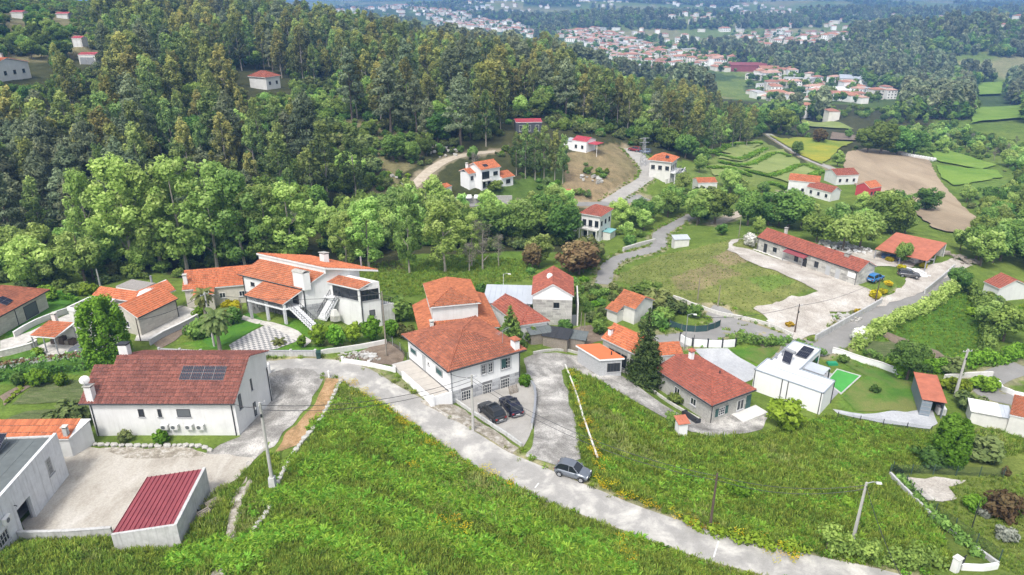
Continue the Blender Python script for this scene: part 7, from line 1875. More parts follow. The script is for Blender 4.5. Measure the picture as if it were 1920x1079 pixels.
# ------------------------------------------------------------------ cars
def carpaint(name, c):
    if name in MATS: return MATS[name]
    m, nt, b = _new(name); b.inputs['Base Color'].default_value = rgb(c); b.inputs['Roughness'].default_value = .32; b.inputs['Metallic'].default_value = .35; b.inputs['Coat Weight'].default_value = .6; b.inputs['Coat Roughness'].default_value = .08
    MATS[name] = m; return m
TYRE = plain('tyre_rubber', (.018, .018, .019), .85, .1, 5); RIM = plain('alloy_rim', (.45, .46, .48), .35, .05, 4, metal=.7)
CGLASS = glassmat('car_glass', (.015, .018, .022), .06)
LAMPW = plain('lamp_lens', (.75, .76, .78), .2, .02, 2); LAMPR = plain('tail_lamp', (.3, .015, .015), .25, .05, 2)
def car(name, label, p, head, paint, L_=3.6, Wd=1.63, Ht=1.5, kind='hatch', detail=True):
    """head = direction the bonnet points to (radians)"""
    r = empty(name, (p[0], p[1], p[2]), head, label, 'car')
    w = Wd / 2; x0, x1 = -L_ / 2, L_ / 2
    gz, bz = .2, Ht * .6          # underside, belt line
    hood = Ht * (.6 if kind == 'hatch' else .62)
    st = [(x0, .80, gz + .22, bz * .86), (x0 + .1, .93, gz + .05, bz * .98), (x0 + .55, 1, gz, bz * 1.02), (0, 1, gz, bz), (x1 - L_ * .3, 1, gz, hood * 1.0), (x1 - .5, .97, gz, hood * .93), (x1 - .16, .9, gz + .04, hood * .82), (x1, .74, gz + .2, hood * .62)]
    V, F_ = [], []
    sec = lambda x, k, zb, zt: [(x, -w * k * .9, zb), (x, -w * k, zb + .18), (x, -w * k * 1.0, zt - .2), (x, -w * k * .93, zt - .04), (x, -w * k * .72, zt), (x, w * k * .72, zt), (x, w * k * .93, zt - .04), (x, w * k * 1.0, zt - .2), (x, w * k, zb + .18), (x, w * k * .9, zb)]
    for s in st: V += sec(*s)
    n = 10
    for i in range(len(st) - 1):
        for k in range(n): F_.append((i * n + k, i * n + (k + 1) % n, (i + 1) * n + (k + 1) % n, (i + 1) * n + k)[::-1])
    F_ += [tuple(range(n)), tuple(range((len(st) - 1) * n, len(st) * n))[::-1]]
    body = obj('body', V, F_, paint, r, smooth=kind == 'hatch')
    # cabin: glass block with a painted roof skin and pillars
    if kind == 'hatch': cs = [(x0 + .1, bz, .84), (x0 + .34, Ht - .24, .76), (x0 + .7, Ht - .04, .72), (x0 + L_ * .38, Ht, .72), (x0 + L_ * .56, Ht - .1, .72), (x1 - L_ * .27, hood, .84)]
    else: cs = [(x0 + .25, bz * 1.02, .86), (x0 + .62, Ht - .14, .74), (x0 + 1.0, Ht, .73), (x0 + L_ * .5, Ht, .74), (x0 + L_ * .58, Ht - .1, .74), (x1 - L_ * .28, hood, .86)]
    V = []; base = bz - .1
    for x, z, k in cs: V += [(x, -w * .93, min(base, z)), (x, -w * k, z), (x, w * k, z), (x, w * .93, min(base, z))]
    F_ = []
    for i in range(len(cs) - 1):
        for k in range(3): F_.append((i * 4 + k, i * 4 + k + 1, i * 4 + 4 + k + 1, i * 4 + 4 + k)[::-1])
    obj('glazing', V, F_, CGLASS, body)
    rs = [c for c in cs[1:-1]]; t = .018
    V = []
    for x, z, k in rs: V += [(x, -w * k * 1.01, z - .02), (x, -w * k * .9, z + t), (x, w * k * .9, z + t), (x, w * k * 1.01, z - .02)]
    F_ = []
    for i in range(len(rs) - 1):
        for k in range(3): F_.append((i * 4 + k, i * 4 + k + 1, i * 4 + 4 + k + 1, i * 4 + 4 + k)[::-1])
    roof = obj('roof', V, F_, paint, body)
    if kind == 'suv': obj('sunroof', [(x0 + 1.05, -w * .5, Ht + .03), (x0 + L_ * .5, -w * .5, Ht + .03), (x0 + L_ * .5, w * .5, Ht + .03), (x0 + 1.05, w * .5, Ht + .03)], [(0, 1, 2, 3)], CGLASS, roof)
    for sy in (-1, 1):
        (xa, za, ka), (xb, zb, kb) = cs[4], cs[5]; MB().tube([(xa, sy * w * ka, za), (xb, sy * w * .9, zb)], .045, 5).build('pillar', paint, body)
        (xa, za, ka), (xb, zb, kb) = cs[1], cs[0]; MB().tube([(xa, sy * w * ka, za), (xb, sy * w * .9, zb)], .06, 5).build('pillar', paint, body)
        xm = x0 + L_ * .44; MB().tube([(xm, sy * w * .745, Ht - .02), (xm - .03, sy * w * .94, base + .02)], .035, 5).build('pillar', paint, body)
        MB().box(x1 - L_ * .36, x1 - L_ * .36 + .16, sy * (w + .02) if sy > 0 else -(w + .2), (w + .2) if sy > 0 else -(w + .02), bz - .02, bz + .12).build('wing_mirror', paint, r)
        MB().box(x1 - .2, x1 - .06, *sorted((sy * w * .52, sy * w * .8)), hood * .62, hood * .78).build('headlight', LAMPW, r)
        MB().box(x0 - .012, x0 + .1, *sorted((sy * w * .55, sy * w * .82)), bz * .66, bz * .86).build('tail_light', LAMPR, r)
        for xw in (x0 + L_ * .18, x1 - L_ * .185):
            rr = .31 if kind == 'hatch' else .35
            wh = empty('wheel', (xw, sy * (w - .06), rr)); wh.parent = r
            MB().tube([(0, -.1, 0), (0, .1, 0)], rr, 16).build('tyre', TYRE, wh); MB().tube([(0, sy * .09, 0), (0, sy * .115, 0)], rr * .66, 10).build('rim', RIM, wh)
            a = MB(); nn = 12; V = []
            for k in range(nn + 1): th = math.pi * k / nn; V += [(xw + math.cos(th) * (rr + .05), sy * (w + .004), rr + math.sin(th) * (rr + .05)), (xw + math.cos(th) * (rr + .11), sy * (w + .004), rr + math.sin(th) * (rr + .11))]
            a.add(V, [(2 * k, 2 * k + 1, 2 * k + 3, 2 * k + 2) for k in range(nn)]).build('wheel_arch', DARKM, r)
    MB().box(x0 - .02, x0 - .003, -.26, .26, bz * .52, bz * .52 + .11).build('number_plate', PVC, r); MB().box(x1 - .012, x1 + .01, -.26, .26, .36, .46).build('number_plate', PVC, r)
    MB().box(x0 - .03, x0 + .06, -w * .7, w * .7, gz + .1, gz + .2).build('bumper_strip', GREYM if kind == 'suv' else DARKM, r); MB().box(x1 - .05, x1 + .008, -w * .5, w * .5, gz + .28, gz + .34).build('grille', DARKM, r)
    return r
def head_px(a, b):
    p, q = G(*a), G(*b); return math.atan2(q[1] - p[1], q[0] - p[0]), (p + q) / 2
hd, c = head_px((1052, 890), (1098, 900)); c = G(1074, 892); car('parked_car', 'small steel-grey hatchback parked at the road bend', c + (0, 0, .06), hd - .12, carpaint('steel_blue_paint', (.16, .18, .21)), 3.65, 1.66, 1.5)
hd, c = head_px((945, 795), (905, 760)); c = G(922, 780); car('parked_car', 'dark grey SUV with glass roof parked by low wall', c + (0, 0, .06), hd, carpaint('dark_grey_paint', (.035, .037, .04)), 4.2, 1.78, 1.58, 'suv')
hd, c = head_px((968, 785), (945, 752)); c = G(958, 769); car('parked_car', 'navy blue estate car parked right of grey SUV', c + (0, 0, .06), hd + .05, carpaint('navy_paint', (.012, .014, .035)), 4.1, 1.74, 1.5, 'suv')
for a, hd, col, nm, lab in (((1189, 284), 2.6, (.25, .02, .03), 'red_paint', 'small red car parked at the top of concrete lane'), ((1209, 288), 2.7, (.1, .14, .22), 'blue_grey_paint', 'blue-grey car parked below the lattice mast'), ((1277, 325), .9, (.6, .6, .6), 'white_paint', 'white car parked beside the grey hip-roofed house'), ((1640, 527), .6, (.03, .2, .5), 'bright_blue_paint', 'bright blue car by the end of stone building'), ((1703, 520), -.3, (.1, .1, .1), 'black_paint', 'dark pickup parked in the material yard'), ((1718, 478), 2.4, (.12, .2, .3), 'teal_paint', 'car parked under edge of rust-red barn')):
    car('parked_car', lab, G(*a) + (0, 0, .12), hd, carpaint(nm, col), 4.0, 1.75, 1.5)
# ------------------------------------------------------------------ poles and wires
PTOP = {}
def pole(key, name, px, py, top, label, m, r0=.16, arm=None, lamp=False, base=False, square=False, cat='pole'):
    p = G(px, py); H = hgt(p, top); e = empty(name, p, 0, label, cat)
    MB().tube([(0, 0, -.5), (0, 0, H)], [r0, r0 * .6], 4 if square else 8).build('shaft', m, e)
    if arm:
        a = R(arm); dx, dy = math.cos(a) * .7, math.sin(a) * .7
        MB().tube([(-dx, -dy, H - .35), (dx, dy, H - .35)], .05, 4).build('cross_arm', GREYM, e)
        for s in (-.9, -.3, .3, .9): MB().tube([(dx * s, dy * s, H - .35), (dx * s, dy * s, H - .15)], .04, 5).build('insulator', PVC, e)
        MB().tube([(.02, -.16, H - 1.5), (.02, -.16, H - 1.2)], .1, 6).build('junction_box', DARKM, e)
    if lamp:
        MB().tube([(0, 0, H - .1), (.5, -.1, H + .15), (.9, -.15, H + .1)], .035, 5).build('lamp_arm', GREYM, e)
        MB().hexa([(.75, -.28, H + .02), (1.25, -.28, H - .02), (1.25, -.04, H - .02), (.75, -.04, H + .02), (.78, -.24, H + .16), (1.2, -.24, H + .12), (1.2, -.08, H + .12), (.78, -.08, H + .16)]).build('lamp_head', PVC, e)
    if base: MB().hexa([(-.35, -.35, -.4), (.35, -.35, -.4), (.35, .35, -.4), (-.35, .35, -.4), (-.28, -.28, 1.5), (.28, -.28, 1.5), (.28, .28, 1.5), (-.28, .28, 1.5)]).build('plinth', CONC, e)
    PTOP[key] = p + np.array((0, 0, H - .3))
    return e
pole('a', 'utility_pole', 513, 918, 755, 'tall grey pole with concrete plinth beside gravel lane', CONP, .2, 70, base=True)
pole('b', 'utility_pole', 887, 807, 703, 'concrete utility pole beside the parked cars', CONP, .17, 30)
pole('c', 'utility_pole', 1331, 990, 888, 'dark wooden pole in the meadow by the road', POLEW, .15)
pole('d', 'street_lamp', 1598, 1018, 905, 'concrete lamp post above the roadside hedge', CONP, .2, lamp=True, square=True, cat='lamp')
pole('e', 'street_lamp', 1283, 655, 590, 'thin grey lamp post at the white forecourt wall', GREYM, .08, lamp=True, cat='lamp')
pole('f', 'utility_pole', 1490, 624, 570, 'wooden pole at the corner of sandy work yard', POLEW, .13, 20); pole('g', 'utility_pole', 1641, 566, 522, 'wooden pole at the mouth of vine lane', POLEW, .12)
pole('h', 'utility_pole', 264, 640, 597, 'thin dark pole in front of the cream house', POLEW, .09); pole('i', 'utility_pole', 402, 650, 548, 'concrete pole rising through the palm', CONP, .17, 60); pole('j', 'utility_pole', 188, 536, 505, 'short concrete post at forest edge', CONP, .17)
pole('k', 'utility_pole', 725, 668, 547, 'slim wooden pole at the right end of orchard', WOOD, .12); pole('l', 'street_lamp', 944, 560, 514, 'white lamp post in front of metal hall', PVC, .07, lamp=True, cat='lamp'); pole('m', 'utility_pole', 1298, 668, 628, 'short dark post by the forecourt gate', DARKM, .06)
pole('n', 'utility_pole', 1790, 745, 655, 'tall weathered pole with vines beside the container shed', CONP, .22, 10); pole('o', 'utility_pole', 1346, 575, 535, 'wooden pole on the grassy mound, right of two', WOOD, .1); pole('p', 'utility_pole', 1308, 562, 522, 'wooden pole on the grassy mound, left of two', WOOD, .1)
pole('q', 'utility_pole', 1822, 990, 940, 'green fence corner post in the right garden', DARKM, .06); pole('r', 'utility_pole', 1088, 640, 585, 'rusty iron post in vegetable garden, left of pair', WOOD, .07); pole('s', 'utility_pole', 1095, 642, 588, 'rusty iron post in vegetable garden, right of pair', WOOD, .07); pole('t', 'utility_pole', 1385, 445, 410, 'wooden pole behind the grassy mound', WOOD, .1)
def mast(px, py, top):
    p = G(px, py); H = hgt(p, top); e = empty('lattice_mast', p, .3, 'grey lattice power mast beside the concrete lane', 'mast')
    for sx, sy in ((-1, -1), (1, -1), (1, 1), (-1, 1)): MB().tube([(sx * .7, sy * .7, -.3), (sx * .22, sy * .22, H)], .07, 4).build('leg', GREYM, e)
    n = 7
    for i in range(n):
        z0, z1 = H * i / n, H * (i + 1) / n; w0, w1 = .7 - .48 * i / n, .7 - .48 * (i + 1) / n
        for k in range(4):
            c = ((-1, -1), (1, -1), (1, 1), (-1, 1)); a, b = c[k], c[(k + 1) % 4]
            MB().tube([(a[0] * w0, a[1] * w0, z0), (b[0] * w1, b[1] * w1, z1)], .04, 4).build('brace', GREYM, e)
    for z in (H - .3, H - 1.6): MB().box(-1.6, 1.6, -.08, .08, z, z + .14).build('cross_arm', GREYM, e)
mast(1205, 312, 258)
def wire(a, b, sag, label, lift=0.0, r=.03):
    p, q = PTOP[a] if isinstance(a, str) else np.array(a, float), PTOP[b] if isinstance(b, str) else np.array(b, float)
    t = np.linspace(0, 1, 15); pts = [p + (q - p) * s + (0, 0, lift - sag * 4 * s * (1 - s)) for s in t]
    tag(MB().tube(pts, r, 4).build('power_line', DARKM), label, 'cable')
wire('a', 'b', 1.2, 'cable from lane pole to the pole by parked cars'); wire('b', 'c', 1.6, 'cable from parked-car pole to the dark wooden pole'); wire('c', 'd', .8, 'cable from dark wooden pole to the lamp post'); wire('a', 'b', 1.3, 'lower cable from lane pole to the parked-car pole', -.5); wire('b', 'c', 1.8, 'lower cable from parked-car pole to wooden pole', -.45); wire('c', 'd', 1.0, 'lower cable from wooden pole to lamp post', -.4); wire('a', FR['A'].world((16.6, .6, 4.2)), .4, 'service cable from lane pole to long white house'); wire('k', FR['C'].world((8, .2, 5)), .4, 'service cable from orchard pole to split-roof house'); wire('d', P(1700, 1100, 4), .6, 'cable leaving the lamp post towards lower right'); wire('e', 'f', .9, 'cable from forecourt lamp to yard pole'); wire('h', 'i', .6, 'cable from cream house pole to the palm pole'); wire('i', 'k', .8, 'cable from palm pole to orchard pole'); wire('f', 'g', .8, 'cable across the sandy work yard'); wire('b', FR['B'].world((.6, .5, 4.2)), .2, 'service cable from pole to hip-roofed house')
# ------------------------------------------------------------------ walls, fences, gates
def wall(name, label, pts, H, T, m, cap=None, lift=0.0, posts=0, pm=None, cat='wall', panel=False):
    c = [G(a, b) for a, b in pts]; d = densify(c, 1.6); d[:, 2] = h(d[:, 0], d[:, 1]); o = d[0].copy()
    e = empty(name, o, 0, label, cat)
    t = np.gradient(d[:, :2], axis=0); t /= np.linalg.norm(t, axis=1)[:, None]; nrm = np.stack([-t[:, 1], t[:, 0]], 1)
    def strip(nm, z0, z1, th, mm):
        V = []
        for i in range(len(d)):
            for s, z in ((-th / 2, z0), (th / 2, z0), (th / 2, z1), (-th / 2, z1)): V.append((d[i, 0] + nrm[i, 0] * s - o[0], d[i, 1] + nrm[i, 1] * s - o[1], d[i, 2] + z - o[2]))
        F_ = [(i * 4 + k, i * 4 + (k + 1) % 4, i * 4 + 4 + (k + 1) % 4, i * 4 + 4 + k)[::-1] for i in range(len(d) - 1) for k in range(4)]
        F_ += [(0, 1, 2, 3), tuple(len(V) - 4 + k for k in (3, 2, 1, 0))]
        return obj(nm, V, F_, mm, e)
    if not panel: strip('wall_body', -.6, H + lift, T, m)
    else: strip('mesh_panel', .12, H, .02, m)
    if cap: strip('coping', H + lift + .003, H + lift + .08, T + .1, cap)
    if posts:
        L_ = np.concatenate([[0], np.cumsum(np.linalg.norm(np.diff(d[:, :2], axis=0), axis=1))]); n = max(1, int(L_[-1] / posts))
        for k in range(n + 1):
            s = L_[-1] * k / n; x, y, z = (np.interp(s, L_, d[:, j]) for j in range(3)); x -= o[0]; y -= o[1]; z -= o[2]
            ph = (H + lift + .25) if not panel else H + .08; w = T * .75 if not panel else .035
            MB().box(x - w, x + w, y - w, y + w, z - .5, z + ph).build('post', pm or m, e)
    return e
WIRE = plain('green_mesh', (.05, .09, .07), .7, .1, 5)
def _mesh():
    m, nt, b = _new('chain_link'); b.inputs['Base Color'].default_value = rgb((.05, .08, .065)); b.inputs['Alpha'].default_value = .13; b.inputs['Roughness'].default_value = .7
    return m
CHAIN = _mesh()
wall('parking_wall', 'low concrete wall between parked cars and stony verge', [(846,748),(880,772),(930,805),(978,838)], .45, .2, CONC)
wall('parking_wall', 'low concrete wall right of the parked navy car', [(985,712),(1002,735),(1003,770),(997,805)], .8, .16, CONC, GREYM)
wall('roadside_wall', 'low white wall along the road beside building plot', [(643,680),(690,687),(740,698)], .6, .22, WHITE, None, 0, 3.5, WHITE)
wall('garden_fence_wall', 'grey balustrade wall with pillars in front of split-roof house garden', [(300,664),(380,668),(440,670),(520,668),(592,668)], .75, .2, CONC, GRAN, 0, 3.2, CONC)
wall('orchard_wall', 'low pale retaining wall below the orchard row', [(592,668),(640,660),(700,650),(725,645)], .7, .25, PALE, None)
wall('plot_fence', 'wire fence between orchard and hip-roofed house', [(722,640),(745,655),(765,678)], 1.3, .02, CHAIN, None, 0, 1.8, GREYM, 'fence', True)
wall('block_wall', 'grey block wall above the red-topped hedge', [(-10,694),(60,682),(120,674),(195,664)], .8, .2, CONC, None, 0, 3.0, CONC)
wall('patio_wall', 'grey stone wall below tiled shelter', [(-10,672),(60,655),(70,648)], .9, .25, GRANB, PALE)
wall('lawn_wall', 'pale wall along the striped lawn', [(28,634),(70,610),(128,588)], .9, .2, PALE, WHITE)
wall('patio_edge', 'long grey retaining wall below cream house patio', [(282,648),(330,622),(372,600)], .9, .25, GRAN, PALE)
wall('yard_wall', 'weathered low wall along the front of sandy yard', [(-10,1012),(60,1012),(130,1010),(212,1004)], .9, .22, CONC, CONC)
wall('mound_wall', 'low dark stone wall along foot of grassy mound', [(1262,560),(1330,585),(1395,600),(1440,612),(1486,632)], .6, .3, GRANB)
wall('lane_wall', 'long concrete retaining wall beside vine lane', [(1528,640),(1570,616),(1610,594),(1652,570)], 1.1, .25, CONC)
wall('lane_wall', 'concrete wall at upper end of vine lane', [(1733,552),(1760,530),(1788,505)], 1.1, .25, CONC)
wall('forecourt_wall', 'white wall and gate at grey forecourt', [(1275,640),(1295,650),(1345,652),(1378,650)], 1.2, .15, WHITE2, None, 0, 2.0, DARKM)
wall('modern_garden_wall', 'white garden wall with railing behind modern lawn', [(1560,662),(1600,675),(1650,690),(1690,705)], .9, .18, WHITE2, PALE)
wall('cross_wall', 'stone wall at the far end of modern garden', [(1770,712),(1810,708),(1860,706)], .8, .25, PALE)
wall('drive_edge', 'low stone edging along upper gravel track', [(1000,664),(1045,658),(1090,666),(1150,692),(1210,726),(1260,760),(1310,788)], .35, .25, GRANB)
wall('fence_wall', 'concrete fence wall with green posts descending right garden', [(1668,892),(1700,925),(1740,965),(1790,1005),(1870,1062)], .5, .25, CONC)
wall('garden_fence', 'dark green wire fence on top of the right garden wall', [(1672,888),(1704,920),(1744,960),(1794,1000),(1872,1056)], 1.5, .02, CHAIN, None, 0, 2.2, WIRE, 'fence', True)
wall('garden_fence', 'dark green wire fence along top edge of corner garden', [(1668,890),(1730,890),(1800,893),(1880,896)], 1.3, .02, CHAIN, None, 0, 2.2, WIRE, 'fence', True)
wall('path_fence', 'thin dark fence posts along the cobbled path', [(1570,785),(1640,796),(1745,812)], .9, .02, CHAIN, None, 0, 2.6, DARKM, 'fence', True)
wall('netting_fence', 'dark green netting round the roadside garden', [(1255,612),(1285,622),(1325,622),(1350,612)], 1.1, .04, plain('green_netting', (.03, .07, .07), .9, .15, 3), None, 0, 1.8, WOOD, 'fence')
wall('gate_wall', 'low white block wall beside the entrance gate', [(1800,1068),(1840,1070),(1868,1066)], .6, .3, WHITE2)
wall('creek_wall', 'old dry stone wall above the creek road', [(1168,472),(1200,462),(1228,455)], .9, .4, GRANB)
wall('villa_wall', 'white curved wall beside the villa lane', [(1872,722),(1878,733),(1900,742),(1930,748)], .7, .25, WHITE2)
wall('street_wall', 'grey wall along the lower street', [(852,382),(900,380),(960,378)], 1.6, .3, GRANB)
wall('plot_wall', 'pale wall round the grey hip-roofed house yard', [(1248,345),(1270,338),(1284,322)], 1.4, .25, PALE)
# rounded kerb rail along the drive
_k = densify([G(a, b) for a, b in [(1060,688),(1078,735),(1095,790),(1120,862)]], 1.2); _k[:, 2] = h(_k[:, 0], _k[:, 1]) + .32
tag(MB().tube(_k, .12, 6).build('concrete_rail', PALE), 'long pale concrete rail on the grass bank beside drive', 'rail')
# dry stone wall beside the lane: each stone its own piece
def drystone(name, label, pts, size, hh, m, cap=120):
    c = densify([G(a, b) for a, b in pts], .3); o = c[0].copy(); e = empty(name, o, 0, label, 'wall'); g = np.random.default_rng(3)
    key = name + '_stone'; V = []
    bm = bmesh.new(); bmesh.ops.create_icosphere(bm, subdivisions=1, radius=.5)
    for v in bm.verts: v.co *= 1 + .22 * (g.random() - .5); v.co.x = max(-.42, min(.42, v.co.x)); v.co.z = max(-.36, min(.36, v.co.z))
    me = bpy.data.meshes.new(key); bm.to_mesh(me); bm.free(); me.materials.append(m)
    L_ = np.concatenate([[0], np.cumsum(np.linalg.norm(np.diff(c[:, :2], axis=0), axis=1))]); s = 0; n = 0
    while s < L_[-1] and n < cap:
        w = size * g.uniform(.7, 1.5); x, y = np.interp(s + w / 2, L_, c[:, 0]), np.interp(s + w / 2, L_, c[:, 1]); z = float(h(x, y)); j = min(len(c) - 2, int(np.searchsorted(L_, s))); a = math.atan2(c[j + 1, 1] - c[j, 1], c[j + 1, 0] - c[j, 0])
        q = inst('stone', me, e, (x - o[0], y - o[1], z - o[2] + hh * .35), a + g.normal() * .15, (w * 1.15, size * g.uniform(.7, 1.1), hh * g.uniform(.8, 1.3))); s += w; n += 1
    return e
STONE = plain('field_stone', (.4, .39, .36), .95, .25, 3, dirt=.4, streak_col=(.16, .15, .13))
drystone('field_wall', 'broken dry stone wall between lane and lower meadow', [(641,714),(622,752),(600,790),(560,840),(525,900),(505,955),(485,985),(470,1012)], .75, .55, STONE)
drystone('rubble_kerb', 'row of rough stones under the long white house', [(130,832),(200,836),(280,838),(370,838),(398,848)], .7, .5, STONE)
def heap(name, label, px, py, rad, n, size, m, cat='rubble', flat=.5):
    p = G(px, py); e = empty(name, p, 0, label, cat); g = np.random.default_rng(px)
    me = bpy.data.meshes.get('chunk_' + m.name)
    if me is None:
        bm = bmesh.new(); bmesh.ops.create_cube(bm, size=1)
        for v in bm.verts: v.co += Vector(g.normal(size=3) * .12)
        me = bpy.data.meshes.new('chunk_' + m.name); bm.to_mesh(me); bm.free(); me.materials.append(m)
    for i in range(n):
        a, q = g.uniform(0, 6.283), rad * math.sqrt(g.random()); x, y = math.cos(a) * q, math.sin(a) * q * .7; s = size * g.uniform(.5, 1.5)
        o = inst('chunk', me, e, (x, y, float(h(p[0] + x, p[1] + y)) - p[2] + s * .25 + max(0, (1 - q / rad)) * rad * .12), g.uniform(0, 6.28), (s, s * g.uniform(.5, 1), s * flat)); o.rotation_euler.x = g.normal() * .25
heap('rubble_heap', 'white rubble strewn on the building plot', 668, 668, 2.4, 70, .2, STONE); heap('rubble_heap', 'grey rubble on the building plot beside slab', 690, 672, 1.8, 30, .3, STONE); heap('rubble_heap', 'heap of white building waste behind stone building', 1590, 468, 5, 70, .5, PVC); heap('rubble_heap', 'heap of grey slabs behind the stone building', 1570, 462, 4, 45, .9, STONE); heap('rubble_heap', 'pile of white sacks in the material yard', 1722, 515, 2.2, 26, .9, PVC); heap('rubble_heap', 'grey stone pile beside the lane wall', 1585, 598, 2.6, 50, .45, STONE); heap('plank_heap', 'scattered timber at the top of vine lane', 1790, 485, 5, 40, 1.0, WOOD, 'timber', .25); heap('rubble_heap', 'stacked panels below rust-red barn', 1720, 488, 3.2, 24, 1.1, PVC, 'panels', .3); heap('rubble_heap', 'coloured scrap beside the barn roof', 1678, 485, 2.6, 30, .7, plain('blue_scrap', (.1, .2, .4), .6, .4, 3), 'scrap'); heap('rubble_heap', 'white garden stones beside modern house', 1490, 752, 1.0, 14, .35, PVC); heap('rubble_heap', 'dark rocks on the knoll', 1110, 338, 4, 12, .9, STONE, 'rocks', .7); heap('rubble_heap', 'rock outcrop beside the dirt track', 822, 283, 6, 16, .9, STONE, 'rocks', .7); heap('rubble_heap', 'pale boulders below the dirt track', 740, 345, 6, 14, .8, STONE, 'rocks', .7)
for a_, b_, l_ in ((1668, 490, 'yellow broom among scrap left of barn'), (1690, 505, 'yellow broom in the middle of the yard clutter'), (1730, 502, 'yellow broom below the stacked panels'), (1610, 588, 'yellow broom on the stone pile by lane wall'), (1665, 535, 'yellow broom on the bank behind blue car'), (1655, 550, 'yellow broom at the tip of the bank'), (1480, 612, 'yellow broom at the foot of yard pole')): plant_px('broom', a_, b_, b_ - 9, l_, None, 1.5)
heap('scrap_heap', 'white junk against the stone building front', 1575, 522, 1.6, 14, .5, PVC, 'scrap')
# ------------------------------------------------------------------ smaller things
p = G(690, 668); tag(MB().box(-1.1, 1.1, -.6, .6, .05, .17).build('concrete_slab', CONC), 'flat concrete slab lying on the building plot', 'slab').location = p
def pallet(px, py, rz, tilt, label, z=0.0):
    p = G(px, py); e = empty('pallet', p + (0, 0, z), rz, label, 'pallet'); e.rotation_euler = (tilt, 0, rz)
    for i in range(6): box('slat', WOOD, e, -.6, .6, -.5 + i * .18, -.5 + i * .18 + .12, .1, .13)
    for i in range(3): box('bearer', WOOD, e, -.6 + i * .55, -.5 + i * .55, -.5, .52, 0, .098)
pallet(385, 968, .9, .5, 'weathered pallet leaning on shed wall, nearer of two', .2); pallet(400, 948, .9, .3, 'weathered pallet by shed wall, farther of two', .15); pallet(962, 737, .55, 1.2, 'wooden pallet leaning on granite wall of hip-roofed house', .5)
_p = G(370, 975); tag(MB().tube([(_p[0] + math.cos(t) * .45, _p[1] + math.sin(t) * .25, _p[2] + .5 + math.sin(t) * .45) for t in np.linspace(0, 6.1, 18)], .07, 6).build('hose_coil', DARKM), 'coil of black pipe against the red shed', 'pipe')
# round white bales along the ploughed field
_b0, _b1 = G(1693, 293), G(1750, 303)
_me = mesh_of('bale_mesh', *(lambda q: (q.v, q.f))(MB().tube([(-.6, 0, .62), (-.56, 0, .62), (.56, 0, .62), (.6, 0, .62)], [.5, .64, .64, .5], 12)), PVC)
for i in range(12):
    q = _b0 + (_b1 - _b0) * i / 11; o = inst('hay_bale', _me, None, (q[0], q[1], float(h(q[0], q[1])) + .05), .35 + rng.normal() * .1, 1.15); tag(o, 'white wrapped round bale in row beside ploughed field', 'bale', 'wrapped bales beside ploughed field')
# green pool with surround
fr = FR['I']; q = [fr.local(P(a, b, -4.95)) for a, b in ((1551,716),(1570,694),(1611,706),(1577,737))]
e = fr.root('swimming_pool', 'rectangular pool with bright green cover beside the modern house', 'pool')
cx = np.mean([v[0] for v in q]); cy = np.mean([v[1] for v in q])
MB().prism([(cx + (v[0] - cx) * 1.12, cy + (v[1] - cy) * 1.12) for v in q], -.4, .1).build('surround', CONC, e); MB().prism([(v[0], v[1]) for v in q], .1, .13).build('pool_cover', plain('green_pool_cover', (.06, .3, .05), .6, .12, .6), e)
p = G(1560, 684); tag(MB().box(-.7, .7, -.4, .4, 0, .35).box(-.6, .6, -.3, .3, .35, .42).build('storage_chest', plain('green_plastic', (.02, .25, .12), .5, .05, 2)), 'green storage chest beside the pool', 'chest').location = p
# white tank cube by the container shed
p = G(1762, 777); e = empty('water_tank_cube', p, -.2, 'white caged water tank beside container shed', 'tank'); box('tank', PVC, e, -.5, .5, -.5, .5, .12, 1.1)
for i in range(5): box('cage_bar', GREYM, e, -.52, .52, -.54, -.51, .2 + i * .2, .23 + i * .2)
for i in range(5): box('cage_bar', GREYM, e, -.5 + i * .24, -.47 + i * .24, -.56, -.545, .1, 1.12)
